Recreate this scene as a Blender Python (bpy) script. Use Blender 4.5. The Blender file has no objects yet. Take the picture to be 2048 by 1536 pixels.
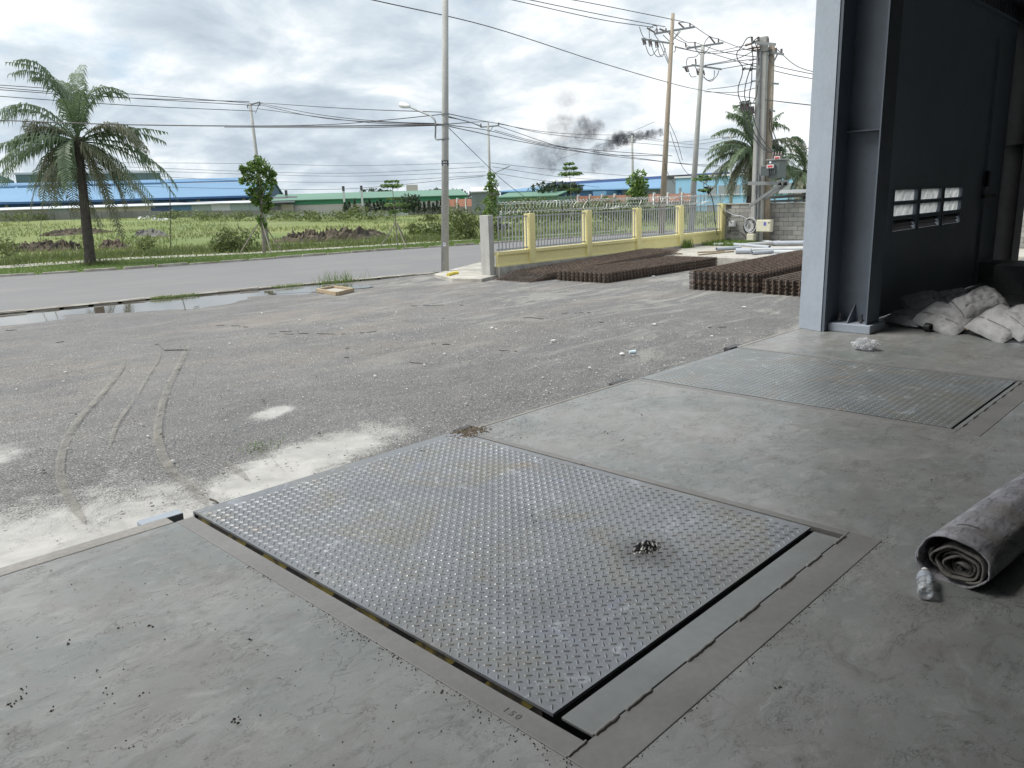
import bpy, math, random
from mathutils import Vector, Matrix, noise as mnoise
random.seed(7)
sc = bpy.context.scene
COL = sc.collection
R = math.radians

# ------------------------------------------------------------------ camera
CAMH = 1.6
cam_d = bpy.data.cameras.new("camera"); cam = bpy.data.objects.new("camera", cam_d); COL.objects.link(cam)
cam_d.sensor_width = 36.0; cam_d.lens = 36.0*1574.0/2048.0
cam_d.clip_start = 0.05; cam_d.clip_end = 6000
cam.matrix_world = Matrix([[0.696, 0.186, -0.694, 0], [-0.718, 0.139, -0.682, 0], [-0.03, 0.973, 0.23, 1.6]] + [[0,0,0,1]])
sc.camera = cam

# ------------------------------------------------------------------ light
sc.render.engine = 'CYCLES'
sc.view_settings.view_transform = 'Standard'; sc.view_settings.look = 'None'
sc.view_settings.gamma = 1.0; sc.view_settings.use_curve_mapping = False
sc.view_settings.exposure = 1.18
SUN_EL, SUN_AZ = 58.0, 135.0            # azimuth measured from +X towards +Y
w = bpy.data.worlds.new("World"); sc.world = w; w.use_nodes = True
nt = w.node_tree; nt.nodes.clear(); N = nt.nodes.new; L = nt.links.new
out = N('ShaderNodeOutputWorld'); bg = N('ShaderNodeBackground'); L(bg.outputs[0], out.inputs[0])
bg.inputs['Strength'].default_value = 0.05
sky = N('ShaderNodeTexSky'); sky.sky_type = 'NISHITA'; sky.sun_disc = False
sky.sun_elevation = R(SUN_EL); sky.sun_rotation = R(90-SUN_AZ); sky.air_density = 1.2; sky.dust_density = 2.0
tc = N('ShaderNodeTexCoord'); sp = N('ShaderNodeSeparateXYZ'); L(tc.outputs['Generated'], sp.inputs[0])
def wm(op, a, b=None, c=None, clamp=False):
    n = N('ShaderNodeMath'); n.operation = op; n.use_clamp = clamp
    for i, v in enumerate((a, b, c)):
        if v is None: continue
        if isinstance(v, (int, float)): n.inputs[i].default_value = v
        else: L(v, n.inputs[i])
    return n.outputs[0]
zc = wm('MAXIMUM', sp.outputs[2], 0.0); zz = wm('ADD', zc, 0.30)
ux = wm('DIVIDE', sp.outputs[0], zz); uy = wm('DIVIDE', sp.outputs[1], zz)
cb = N('ShaderNodeCombineXYZ'); L(ux, cb.inputs[0]); L(uy, cb.inputs[1])
def wnoise(scale, det, rough, dist=0.0, off=0.0, v=None):
    n = N('ShaderNodeTexNoise'); n.noise_dimensions = '4D'; n.inputs['W'].default_value = off
    n.inputs['Scale'].default_value = scale; n.inputs['Detail'].default_value = det
    n.inputs['Roughness'].default_value = rough; n.inputs['Distortion'].default_value = dist
    L(v or cb.outputs[0], n.inputs['Vector']); return n.outputs['Fac']
def wramp(v, stops):
    r = N('ShaderNodeValToRGB'); L(v, r.inputs[0]); e = r.color_ramp.elements
    while len(e) > 1: e.remove(e[-1])
    e[0].position, e[0].color = stops[0][0], (*stops[0][1], 1)
    for p, c in stops[1:]:
        q = e.new(p); q.color = (*c, 1)
    return r.outputs[0]
n1 = wnoise(1.5, 8, 0.58, 0.25, 3.1)          # cover
n2 = wnoise(3.3, 10, 0.58, 0.25, 8.4)           # brightness of the cloud bases
n3 = wnoise(0.6, 4, 0.5, 0.1, 1.7)            # large grey decks
shade = wm('ADD', wm('MULTIPLY', n2, 0.62), wm('MULTIPLY', n3, 0.38))
ccol = wramp(shade, [(0.39, (4.7, 5.5, 6.3)), (0.45, (5.8, 6.6, 7.3)), (0.50, (7.1, 7.8, 8.3)), (0.54, (8.7, 9.1, 9.4)), (0.61, (10.2, 10.4, 10.5))])
cov = wramp(n1, [(0.33, (0.1,)*3), (0.43, (1, 1, 1))])
skb = N('ShaderNodeMix'); skb.data_type = 'RGBA'; skb.blend_type = 'MIX'; skb.inputs[0].default_value = 0.75
L(sky.outputs[0], skb.inputs[6]); skb.inputs[7].default_value = (4.9, 6.9, 8.9, 1)
mx = N('ShaderNodeMix'); mx.data_type = 'RGBA'; L(cov, mx.inputs[0]); L(skb.outputs[2], mx.inputs[6]); L(ccol, mx.inputs[7])
L(mx.outputs[2], bg.inputs[0])
sun_d = bpy.data.lights.new("sun", 'SUN'); sun = bpy.data.objects.new("sun", sun_d); COL.objects.link(sun)
sun_d.energy = 1.9; sun_d.angle = R(32); sun_d.color = (1.0, 0.965, 0.91)
sv = Vector((math.cos(R(SUN_AZ))*math.cos(R(SUN_EL)), math.sin(R(SUN_AZ))*math.cos(R(SUN_EL)), math.sin(R(SUN_EL))))
sun.rotation_euler = sv.to_track_quat('Z', 'Y').to_euler()

# ------------------------------------------------------------------ mesh helpers
WL = {}
class MB:
    def __init__(s): s.v = []; s.f = []; s.mi = []; s.cur = 0
    def add(s, vs, fs):
        o = len(s.v); s.v += [tuple(v) for v in vs]
        for f in fs: s.f.append([i+o for i in f]); s.mi.append(s.cur)
        return s
    def box(s, x0, x1, y0, y1, z0, z1):
        return s.add([(x0,y0,z0),(x1,y0,z0),(x1,y1,z0),(x0,y1,z0),(x0,y0,z1),(x1,y0,z1),(x1,y1,z1),(x0,y1,z1)],
            [(0,3,2,1),(4,5,6,7),(0,1,5,4),(1,2,6,5),(2,3,7,6),(3,0,4,7)])
    def bar(s, a, b, w, h, up=(0,0,1)):
        a = Vector(a); b = Vector(b); d = (b-a).normalized(); u = Vector(up)
        if abs(d.dot(u)) > 0.98: u = Vector((1,0,0))
        r = d.cross(u).normalized()*(w/2); t = r.cross(d).normalized()*(h/2)
        return s.add([a-r-t,a+r-t,a+r+t,a-r+t,b-r-t,b+r-t,b+r+t,b-r+t],
            [(0,1,2,3),(7,6,5,4),(4,5,1,0),(5,6,2,1),(6,7,3,2),(7,4,0,3)])
    def tube(s, pts, r, n=8, cap=True):
        P = [Vector(p) for p in pts]; m = len(P)
        rs = r if isinstance(r, (list, tuple)) else [r]*m
        o = len(s.v); pr = None
        for i, p in enumerate(P):
            d = (P[min(i+1,m-1)]-P[max(i-1,0)])
            d = d.normalized() if d.length > 1e-9 else Vector((0,0,1))
            if pr is None:
                u = Vector((0,0,1)) if abs(d.z) < 0.95 else Vector((1,0,0)); pr = d.cross(u).normalized()
            else:
                pr = (pr-d*pr.dot(d)); pr = pr.normalized() if pr.length > 1e-9 else d.orthogonal().normalized()
            q = d.cross(pr)
            for k in range(n):
                a = 2*math.pi*k/n; s.v.append(tuple(p+(pr*math.cos(a)+q*math.sin(a))*rs[i]))
        for i in range(m-1):
            for k in range(n):
                s.f.append([o+i*n+k, o+i*n+(k+1)%n, o+(i+1)*n+(k+1)%n, o+(i+1)*n+k]); s.mi.append(s.cur)
        if cap:
            s.f.append([o+k for k in range(n)][::-1]); s.f.append([o+(m-1)*n+k for k in range(n)]); s.mi += [s.cur]*2
        return s
    def prism(s, pts, z0, z1):
        n = len(pts)
        return s.add([(x,y,z0) for x,y in pts]+[(x,y,z1) for x,y in pts],
            [tuple(range(n))[::-1], tuple(range(n,2*n))]+[(i,(i+1)%n,n+(i+1)%n,n+i) for i in range(n)])
    def lathe(s, c, prof, n=16, axis=(0,0,1)):
        ax = Vector(axis).normalized(); u = ax.orthogonal().normalized(); v = ax.cross(u); o = len(s.v); c = Vector(c)
        for r, h in prof:
            for k in range(n):
                a = 2*math.pi*k/n; s.v.append(tuple(c+ax*h+(u*math.cos(a)+v*math.sin(a))*r))
        for i in range(len(prof)-1):
            for k in range(n):
                s.f.append([o+i*n+k,o+i*n+(k+1)%n,o+(i+1)*n+(k+1)%n,o+(i+1)*n+k]); s.mi.append(s.cur)
        return s
    def build(s, name, mat, parent=None, base=(0,0,0), smooth=False, bevel=0, kind=None):
        b = Vector(WL[parent.name]) if parent is not None else Vector(base)
        me = bpy.data.meshes.new(name); me.from_pydata([(x-b.x,y-b.y,z-b.z) for x,y,z in s.v], [], s.f)
        ms = mat if isinstance(mat, (list, tuple)) else [mat]
        for q in ms: me.materials.append(q)
        if len(ms) > 1: me.polygons.foreach_set('material_index', s.mi)
        if smooth: me.polygons.foreach_set('use_smooth', [True]*len(me.polygons))
        me.update()
        o = bpy.data.objects.new(name, me); COL.objects.link(o)
        if parent is not None: o.parent = parent
        else: o.location = b
        WL[o.name] = tuple(b)
        if bevel:
            m = o.modifiers.new('bevel', 'BEVEL'); m.width = bevel; m.segments = 2; m.limit_method = 'ANGLE'
        if kind: o['kind'] = kind
        return o
def tag(o, label, cat, group=None, kind=None):
    o['label'] = label; o['category'] = cat
    if group: o['group'] = group
    if kind: o['kind'] = kind
    return o
def thing(name, loc, label, cat, group=None):
    o = bpy.data.objects.new(name, None); COL.objects.link(o); o.location = loc; o.empty_display_size = 0.1
    WL[o.name] = tuple(loc); return tag(o, label, cat, group)
def inst(src, name, parent, loc, rot=(0,0,0), scale=(1,1,1)):
    o = bpy.data.objects.new(name, src.data); COL.objects.link(o); o.parent = parent
    o.location = loc; o.rotation_euler = rot; o.scale = scale
    WL[o.name] = WL[parent.name]; return o
def smoothpath(pts, n=8):
    P = [Vector(p) for p in pts]; out = []
    P = [P[0]*2-P[1]]+P+[P[-1]*2-P[-2]]
    for i in range(1, len(P)-2):
        for k in range(n):
            t = k/n; a,b,c,d = P[i-1],P[i],P[i+1],P[i+2]
            out.append(0.5*((2*b)+(-a+c)*t+(2*a-5*b+4*c-d)*t*t+(-a+3*b-3*c+d)*t**3))
    out.append(P[-2]); return out
def lerp(a, b, t): return a+(b-a)*t
def sstep(a, b, x):
    t = min(1, max(0, (x-a)/(b-a))); return t*t*(3-2*t)

# ------------------------------------------------------------------ material helpers
class NT:
    def __init__(s, name):
        s.m = bpy.data.materials.new(name); s.m.use_nodes = True; s.t = s.m.node_tree; s.t.nodes.clear()
        s.out = s.n('ShaderNodeOutputMaterial'); s.b = s.n('ShaderNodeBsdfPrincipled'); s.t.links.new(s.b.outputs[0], s.out.inputs[0])
        g = s.n('ShaderNodeNewGeometry'); s.pos = g.outputs['Position']
    def n(s, k): return s.t.nodes.new(k)
    def l(s, a, b): s.t.links.new(a, b)
    def setv(s, sock, v):
        if isinstance(v, (int, float)): sock.default_value = v
        elif isinstance(v, (tuple, list)): sock.default_value = (*v, 1) if len(v) == 3 and sock.type == 'RGBA' else v
        else: s.l(v, sock)
    def math(s, op, a, b=None, c=None, clamp=False):
        n = s.n('ShaderNodeMath'); n.operation = op; n.use_clamp = clamp
        for i, v in enumerate((a,b,c)):
            if v is not None: s.setv(n.inputs[i], v)
        return n.outputs[0]
    def map(s, scale=(1,1,1), rot=(0,0,0), loc=(0,0,0), src=None):
        n = s.n('ShaderNodeMapping'); s.l(src or s.pos, n.inputs[0]); n.inputs['Scale'].default_value = scale
        n.inputs['Rotation'].default_value = rot; n.inputs['Location'].default_value = loc; return n.outputs[0]
    def noise(s, scale, det=4, rough=0.55, dist=0, vec=None, col=False):
        n = s.n('ShaderNodeTexNoise'); s.l(vec or s.pos, n.inputs['Vector'])
        n.inputs['Scale'].default_value = scale; n.inputs['Detail'].default_value = det
        n.inputs['Roughness'].default_value = rough; n.inputs['Distortion'].default_value = dist
        return n.outputs['Color' if col else 'Fac']
    def voro(s, scale, vec=None, feat='F1', out='Distance', rnd=1):
        n = s.n('ShaderNodeTexVoronoi'); n.feature = feat; s.l(vec or s.pos, n.inputs['Vector'])
        n.inputs['Scale'].default_value = scale; n.inputs['Randomness'].default_value = rnd; return n.outputs[out]
    def ramp(s, v, a, b, lo=0.0, hi=1.0):
        n = s.n('ShaderNodeMapRange'); n.clamp = True; s.setv(n.inputs[0], v)
        n.inputs[1].default_value = a; n.inputs[2].default_value = b; n.inputs[3].default_value = lo; n.inputs[4].default_value = hi
        return n.outputs[0]
    def mix(s, f, a, b, mode='MIX'):
        n = s.n('ShaderNodeMix'); n.data_type = 'RGBA'; n.blend_type = mode
        s.setv(n.inputs[0], f); s.setv(n.inputs[6], a); s.setv(n.inputs[7], b); return n.outputs[2]
    def bump(s, h, strength=0.3, dist=0.01):
        n = s.n('ShaderNodeBump'); n.inputs['Strength'].default_value = strength; n.inputs['Distance'].default_value = dist
        s.l(h, n.inputs['Height']); s.l(n.outputs[0], s.b.inputs['Normal'])
    def set(s, **k):
        for a, v in k.items(): s.setv(s.b.inputs[a.replace('_', ' ')], v)
        return s
    def sep(s, v):
        n = s.n('ShaderNodeSeparateXYZ'); s.l(v, n.inputs[0]); return n.outputs
def pm(name, col, rough=0.7, var=0.25, scale=3, col2=None, bump=0.15, bs=40, metal=0, fine=0.12, streak=0, spec=0.5):
    s = NT(name); c2 = col2 or tuple(c*(1-var) for c in col)
    f = s.ramp(s.noise(scale, 5, 0.6, 0.4), 0.32, 0.68)
    c = s.mix(f, col, c2)
    if streak:
        v = s.map((6, 6, 0.35)); k = s.ramp(s.noise(1.5, 4, 0.6, vec=v), 0.5, 0.75, 0, streak)
        c = s.mix(k, c, tuple(q*0.45 for q in col))
    fn = s.ramp(s.noise(scale*14, 3, 0.6), 0.3, 0.7, 1-fine, 1+fine)
    n = s.n('ShaderNodeVectorMath'); n.operation = 'SCALE'; s.l(c, n.inputs[0]); s.l(fn, n.inputs['Scale'])
    s.set(Base_Color=n.outputs[0], Roughness=s.ramp(s.noise(scale*3, 3), 0.3, 0.7, rough-0.06, min(1, rough+0.06)), Metallic=metal)
    s.b.inputs['Specular IOR Level'].default_value = spec
    if bump: s.bump(s.noise(bs, 4, 0.6), bump, 0.01)
    return s.m
M = {}
M['conc_pole'] = pm('conc_pole', (.43,.43,.41), .85, .2, 1.2, streak=.25)
M['conc_post'] = pm('conc_post', (.46,.455,.43), .85, .15, 2, streak=.35)
M['conc_pale'] = pm('conc_pale', (.50,.48,.43), .85, .25, 2.2, col2=(.30,.285,.25), bump=.3)
M['conc_dark'] = pm('conc_dark', (.16,.155,.145), .9, .3, .9, streak=.4)
M['kerb'] = pm('kerb', (.46,.44,.39), .9, .4, 1.7, col2=(.25,.22,.18), bump=.6, bs=18)
M['yellow'] = pm('yellow', (.86,.77,.38), .75, .06, 1.5, streak=.06, bump=.08)
M['yellow_bright'] = pm('yellow_bright', (.75,.62,.10), .6, .1, 3)
M['picket'] = pm('picket', (.42,.44,.45), .55, .1, 3)
M['galv'] = pm('galv', (.27,.285,.29), .45, .2, 4, metal=.3)
M['razor'] = pm('razor', (.55,.57,.56), .4, .2, 5, metal=.4)
M['dark_steel'] = pm('dark_steel', (.07,.07,.075), .5, .3, 4)
M['black'] = pm('black', (.012,.012,.014), .6, .3, 6, bump=.1)
M['paint_blue_grey'] = pm('paint_blue_grey', (.35,.395,.455), .5, .14, 1.3, bump=.06, bs=12, fine=.05, streak=.12)
M['column_shade_paint'] = pm('column_shade_paint', (.125,.15,.185), .5, .2, 1.5, bump=.06, fine=.05, streak=.2)  # column paint darkened for web and flanges, recess shade put into the colour
M['gate_paint'] = pm('gate_paint', (.30,.35,.41), .55, .12, .6, bump=.03, fine=.04)
M['clad'] = pm('clad', (.18,.20,.22), .4, .1, 2)
M['rust'] = pm('rust', (.33,.26,.205), .9, .4, 5, col2=(.11,.078,.06), bump=.3)
M['rust_grey'] = pm('rust_grey', (.33,.29,.25), .85, .4, 3, col2=(.10,.085,.075), bump=.3)
M['rust_dark'] = pm('rust_dark', (.13,.09,.07), .9, .4, 4)
M['wood_pole'] = pm('wood_pole', (.40,.335,.26), .85, .2, .7, streak=.35)
M['timber'] = pm('timber', (.42,.33,.22), .8, .25, 4, streak=.3)
M['pvc'] = pm('pvc', (.42,.45,.50), .4, .12, 3)
M['pvc_pale'] = pm('pvc_pale', (.56,.58,.60), .4, .12, 3)
def sack_mat():
    s = NT('woven_sack'); c = s.mix(s.ramp(s.noise(4, 6, .65, .8), .35, .7), (.37,.37,.38), (.24,.238,.235)); c = s.mix(s.ramp(s.noise(14, 6, .75, 1.5), .55, .7, 0, .5), c, (.22,.21,.20)); s.set(Base_Color=c, Roughness=.6)
    s.bump(s.math('ADD', s.math('MULTIPLY', s.noise(7, 4, .6, 2.2), 1.0), s.math('MULTIPLY', s.noise(22, 5, .7, 1.5), .35)), .55, .03); return s.m
M['bag'] = sack_mat()
M['seam'] = pm('seam', (.12,.12,.12), .8)
M['beige_box'] = pm('beige_box', (.62,.60,.47), .6, .12, 6, streak=.25)
M['transformer'] = pm('transformer', (.13,.15,.155), .55, .2, 4)
M['porcelain'] = pm('porcelain', (.16,.12,.11), .25, .2, 8)
M['white'] = pm('white', (.75,.76,.76), .6, .08, 6)
M['red'] = pm('red', (.55,.05,.05), .6, .1, 6)
M['blue_ink'] = pm('blue_ink', (.12,.12,.45), .6, .1, 6)
M['wire'] = pm('wire', (.035,.036,.042), .6, .1, 2, bump=0)
M['brown_wood'] = pm('brown_wood', (.10,.085,.07), .9, .4, 6, bump=.5, bs=15)
M['palm_trunk'] = pm('palm_trunk', (.10,.085,.075), .95, .5, 7, bump=.8, bs=9)
M['stem'] = pm('stem', (.30,.27,.23), .9, .3, 6, bump=.3)
M['earth'] = pm('earth', (.125,.10,.068), .95, .5, 1.2, col2=(.042,.037,.03), bump=.8, bs=5)
M['cardboard'] = pm('cardboard', (.22,.225,.235), .8, .15, 3)
def leaf(name, c1, c2, c3=None, sc=2.5, tr=0.25):
    s = NT(name); g = s.n('ShaderNodeObjectInfo')
    f = s.ramp(s.noise(sc, 3, 0.6), 0.35, 0.65); c = s.mix(f, c1, c2)
    if c3: c = s.mix(s.ramp(s.noise(sc*5, 2), 0.55, 0.72), c, c3)
    s.set(Base_Color=c, Roughness=0.5)
    t = s.n('ShaderNodeBsdfTranslucent'); s.setv(t.inputs[0], c); mx = s.n('ShaderNodeMixShader'); mx.inputs[0].default_value = tr
    s.l(s.b.outputs[0], mx.inputs[1]); s.l(t.outputs[0], mx.inputs[2]); s.l(mx.outputs[0], s.out.inputs[0]); return s.m
M['palm'] = leaf('palm', (.09,.145,.075), (.15,.21,.11), (.28,.33,.21), sc=6)
M['palm_dry'] = leaf('palm_dry', (.16,.16,.10), (.13,.15,.085), (.24,.23,.15), sc=6)
M['leaf'] = leaf('leaf', (.055,.105,.03), (.12,.20,.05), (.24,.34,.09), sc=3, tr=.35)
M['leaf_bright'] = leaf('leaf_bright', (.11,.20,.06), (.18,.29,.08), (.28,.38,.11), sc=4, tr=.4)
M['leaf_dark'] = leaf('leaf_dark', (.03,.055,.028), (.045,.075,.035))
M['bush'] = leaf('bush', (.10,.145,.05), (.16,.20,.07), (.25,.27,.12), sc=.8)
def lset(n, c, tr=.3):
    return [leaf(n+'_a', tuple(v*.55 for v in c), tuple(v*.8 for v in c), sc=3, tr=tr), leaf(n+'_b', c, tuple(v*.85 for v in c), sc=3, tr=tr), leaf(n+'_c', tuple(v*1.7 for v in c), tuple(v*1.35 for v in c), sc=3, tr=tr)]
M['leaf'] = lset('leaf', (.155,.25,.06), .4); M['leaf_bright'] = lset('leaf_bright', (.15,.245,.07), .4); M['leaf_dark'] = lset('leaf_dark', (.038,.065,.032), .2); M['bush'] = lset('bush', (.15,.19,.065), .3)
M['grass'] = leaf('grass', (.13,.21,.05), (.17,.25,.06), (.22,.28,.10), sc=.6, tr=.35)
M['weeds'] = leaf('weeds', (.15,.20,.06), (.20,.23,.08), (.26,.26,.13), sc=.35, tr=.3)

def face_cards(mb, c, n, rad, size, seed=0, squash=(1,1,1), up=0.3, shell=0.55):
    rg = random.Random(seed); c = Vector(c)
    for _ in range(n):
        while True:
            p = Vector((rg.uniform(-1,1), rg.uniform(-1,1), rg.uniform(-1,1)))
            if p.length <= 1: break
        if rg.random() < shell and p.length > 0: p = p.normalized()*rg.uniform(0.7, 1)
        q = c+Vector((p.x*rad*squash[0], p.y*rad*squash[1], p.z*rad*squash[2]))
        nn = Vector((rg.gauss(0,1), rg.gauss(0,1), rg.gauss(0,1)+up)).normalized()
        u = nn.orthogonal().normalized(); u.rotate(Matrix.Rotation(rg.uniform(0,6.28), 3, nn)); v = nn.cross(u)
        s = size*rg.uniform(0.5, 1.4); mb.cur = rg.choice((0,0,1,1,2))
        mb.add([q-u*s, q+v*s*.38+nn*s*.1, q+u*s, q-v*s*.38+nn*s*.1], [(0,1,2,3)])

# ================================================================== DOCK FLOOR (warehouse slab)
FX0, FX1, FY0, FYE = -9.0, 26.0, -15.0, 4.0
def floor_mat():
    s = NT('polished_concrete')
    base = s.mix(s.ramp(s.noise(.9, 7, .62, .9), .36, .64), (.27,.268,.262), (.175,.195,.19))
    base = s.mix(s.ramp(s.noise(2.6, 7, .7, .7, s.map((1,1,1), loc=(7,3,0))), .45, .68, 0, .8), base, (.20,.188,.176))
    base = s.mix(s.ramp(s.noise(5.5, 8, .72, 1.0, s.map((.8,1.6,1), rot=(0,0,.5), loc=(2,4,0))), .52, .70, 0, .55), base, (.36,.362,.355))
    base = s.mix(s.ramp(s.noise(3.8, 9, .75, 1.6, s.map((.8,1.9,1), rot=(0,0,.9), loc=(3,1,0))), .53, .67, 0, .65), base, (.125,.122,.114))
    base = s.mix(s.ramp(s.noise(14, 6, .75, 1.2, s.map((1,1.7,1), rot=(0,0,.3))), .58, .74, 0, .45), base, (.13,.125,.115))
    def lines(sc, rot, th, mlo, loc, ms=2.3, dist=.9):
        a = s.noise(sc, 4, .6, dist, s.map((1,2.0,1), rot=(0,0,rot), loc=loc))
        k = s.ramp(s.math('ABSOLUTE', s.math('SUBTRACT', a, .5)), 0, th, 1, 0)
        m = s.ramp(s.noise(ms, 5, .65, 0, s.map((1,1,1), loc=(loc[1]+5, loc[0], 0))), mlo, mlo+.07)
        return s.math('MULTIPLY', k, m)
    dk = lines(3.0, .5, .007, .52, (1,2,0))
    for a in ((7.5, 1.2, .014, .53, (4,9,0), 3.1), (13, -.3, .025, .54, (8,1,0), 4.0), (20, .8, .035, .56, (3,17,0), 5.2)): dk = s.math('MAXIMUM', dk, lines(*a))
    base = s.mix(s.math('MULTIPLY', dk, .7), base, (.06,.055,.05))
    l1 = s.math('MAXIMUM', lines(1.1, 1.9, .0026, .55, (14,3,0), 1.7, .3), lines(2.2, 2.4, .003, .58, (2,19,0), 1.9, .3))
    base = s.mix(s.math('MULTIPLY', l1, .42), base, (.46,.46,.45))
    wv = s.n('ShaderNodeVectorMath'); wv.operation = 'MULTIPLY_ADD'; s.l(s.noise(2.2, 5, .6, 0, None, True), wv.inputs[0]); wv.inputs[1].default_value = (.55,.55,.55); s.l(s.pos, wv.inputs[2])
    crk = s.ramp(s.voro(1.15, wv.outputs[0], 'DISTANCE_TO_EDGE'), .0, .0055, 1, 0)
    crk = s.math('MULTIPLY', crk, s.ramp(s.noise(1.0, 3, .6, 0, s.map((1,1,1), loc=(31,6,0))), .50, .56))
    base = s.mix(s.math('MULTIPLY', crk, .6), base, (.08,.075,.07))
    v = s.voro(26); dots = s.ramp(v, .03, .085, 1, 0)
    dm = s.ramp(s.noise(1.3, 3, .6, 0, s.map((1,1,1), loc=(0,6,0))), .48, .60)
    base = s.mix(s.math('MULTIPLY', s.math('MULTIPLY', dots, dm), .85), base, (.03,.03,.028))
    base = s.mix(s.ramp(s.noise(170, 3, .7), .40, .72, 0, .30), base, (.12,.12,.115))
    ro = s.math('ADD', s.ramp(s.noise(2.4, 7, .7, .8), .3, .7, .27, .50), s.math('MULTIPLY', dk, .2))
    s.set(Base_Color=base, Roughness=ro)
    h = s.math('ADD', s.math('MULTIPLY', s.noise(6, 8, .7, .6), .8), s.math('MULTIPLY', s.math('ADD', dk, crk), -.4))
    s.bump(h, .16, .015)
    return s.m
M['floor'] = floor_mat()
PITS = [(1.60, 3.545), (5.675, 7.45)]       # leveller pit X ranges
PY = 1.305                                  # pit back edge
fl = MB()
def slab(x0, x1, y0, y1, z0=-0.25, z1=0.0): fl.box(x0, x1, y0, y1, z0, z1)
slab(FX0, 1.505, FY0, 3.975); slab(1.505, 3.60, FY0, 1.155); slab(3.60, 5.60, FY0, 3.975)
slab(5.60, 7.50, FY0, 1.255); slab(7.50, FX1, FY0, 3.975)
floor = fl.build('dock_floor', M['floor'], kind='structure')
M['edge_conc'] = pm('edge_conc', (.28,.268,.252), .7, .25, 2.5, bump=.25)
for x0, x1, y1 in ((FX0,1.50,4.085),(3.66,5.60,4.02),(7.52,FX1,4.035)):
    MB().box(x0, x1, 3.983, y1, -0.2, 0.001).build('edge_strip', M['edge_conc'], floor, bevel=.008)
M['frame_steel'] = pm('frame_steel', (.205,.200,.195), .5, .2, 2.4, col2=(.165,.160,.154), bump=.08, bs=30, fine=.07)
MB().box(1.507, 1.598, 1.305, 3.98, -.03, 0.002).build('pit_frame', M['frame_steel'], floor, bevel=.003)
MB().box(1.507, 3.598, 1.157, 1.303, -.03, 0.002).build('pit_frame', M['frame_steel'], floor, bevel=.003)
MB().box(3.550, 3.598, 1.305, 3.98, -.03, 0.002).build('pit_frame', M['frame_steel'], floor, bevel=.003)
MB().box(5.602, 5.672, 1.405, 3.98, -.03, 0.002).build('pit_frame', M['frame_steel'], floor, bevel=.003)
MB().box(5.602, 7.498, 1.257, 1.403, -.03, 0.002).build('pit_frame', M['frame_steel'], floor, bevel=.003)
MB().box(7.452, 7.498, 1.405, 3.98, -.03, 0.002).build('pit_frame', M['frame_steel'], floor, bevel=.003)
# pits and dock face
pit = MB()
for (a, b), y0 in zip(PITS, (1.307, 1.407)):
    pit.box(a-.02, b+.02, y0-.3, 4.0, -.75, -.7)
    pit.box(a-.03, a-.02, y0, 3.9, -.7, -.035); pit.box(b+.02, b+.03, y0, 3.9, -.7, -.035); pit.box(a, b, y0-.06, y0-.05, -.7, -.035)
pit.build('pit', M['dark_steel'], floor)
dw = MB()
for x0, x1 in ((FX0,1.58),(3.57,5.65),(7.47,FX1)): dw.box(x0, x1, 3.80, 3.97, -1.25, -.251)
dw.box(1.58, 3.57, 3.8, 3.97, -1.25, -.76); dw.box(5.65, 7.47, 3.8, 3.97, -1.25, -.76)
dw.build('dock_wall', M['conc_dark'], floor)
# weld beads
def bead(a, b, r=.008):
    n = max(4, int((Vector(b)-Vector(a)).length/.012)); pts = [Vector(a).lerp(Vector(b), i/n) for i in range(n+1)]
    rg = random.Random(int(a[0]*1000)); pts = [p+Vector((rg.uniform(-.002,.002), rg.uniform(-.002,.002), 0)) for p in pts]
    return MB().tube(pts, [r*rg.uniform(.75,1.15) for _ in pts], 6).build('weld_bead', M['frame_steel'], floor, smooth=True)
for x0, x1 in ((1.64,1.76),(1.80,1.94),(2.16,2.34),(2.52,2.68),(2.86,3.00),(3.12,3.26),(3.42,3.53)): bead((x0,1.303,.003), (x1,1.303,.003))
bead((1.512,1.304,.003), (1.60,1.304,.003), .006)
for k in range(7): bead((5.75+k*.25,1.404,.003), (5.86+k*.25,1.404,.003))

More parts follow.
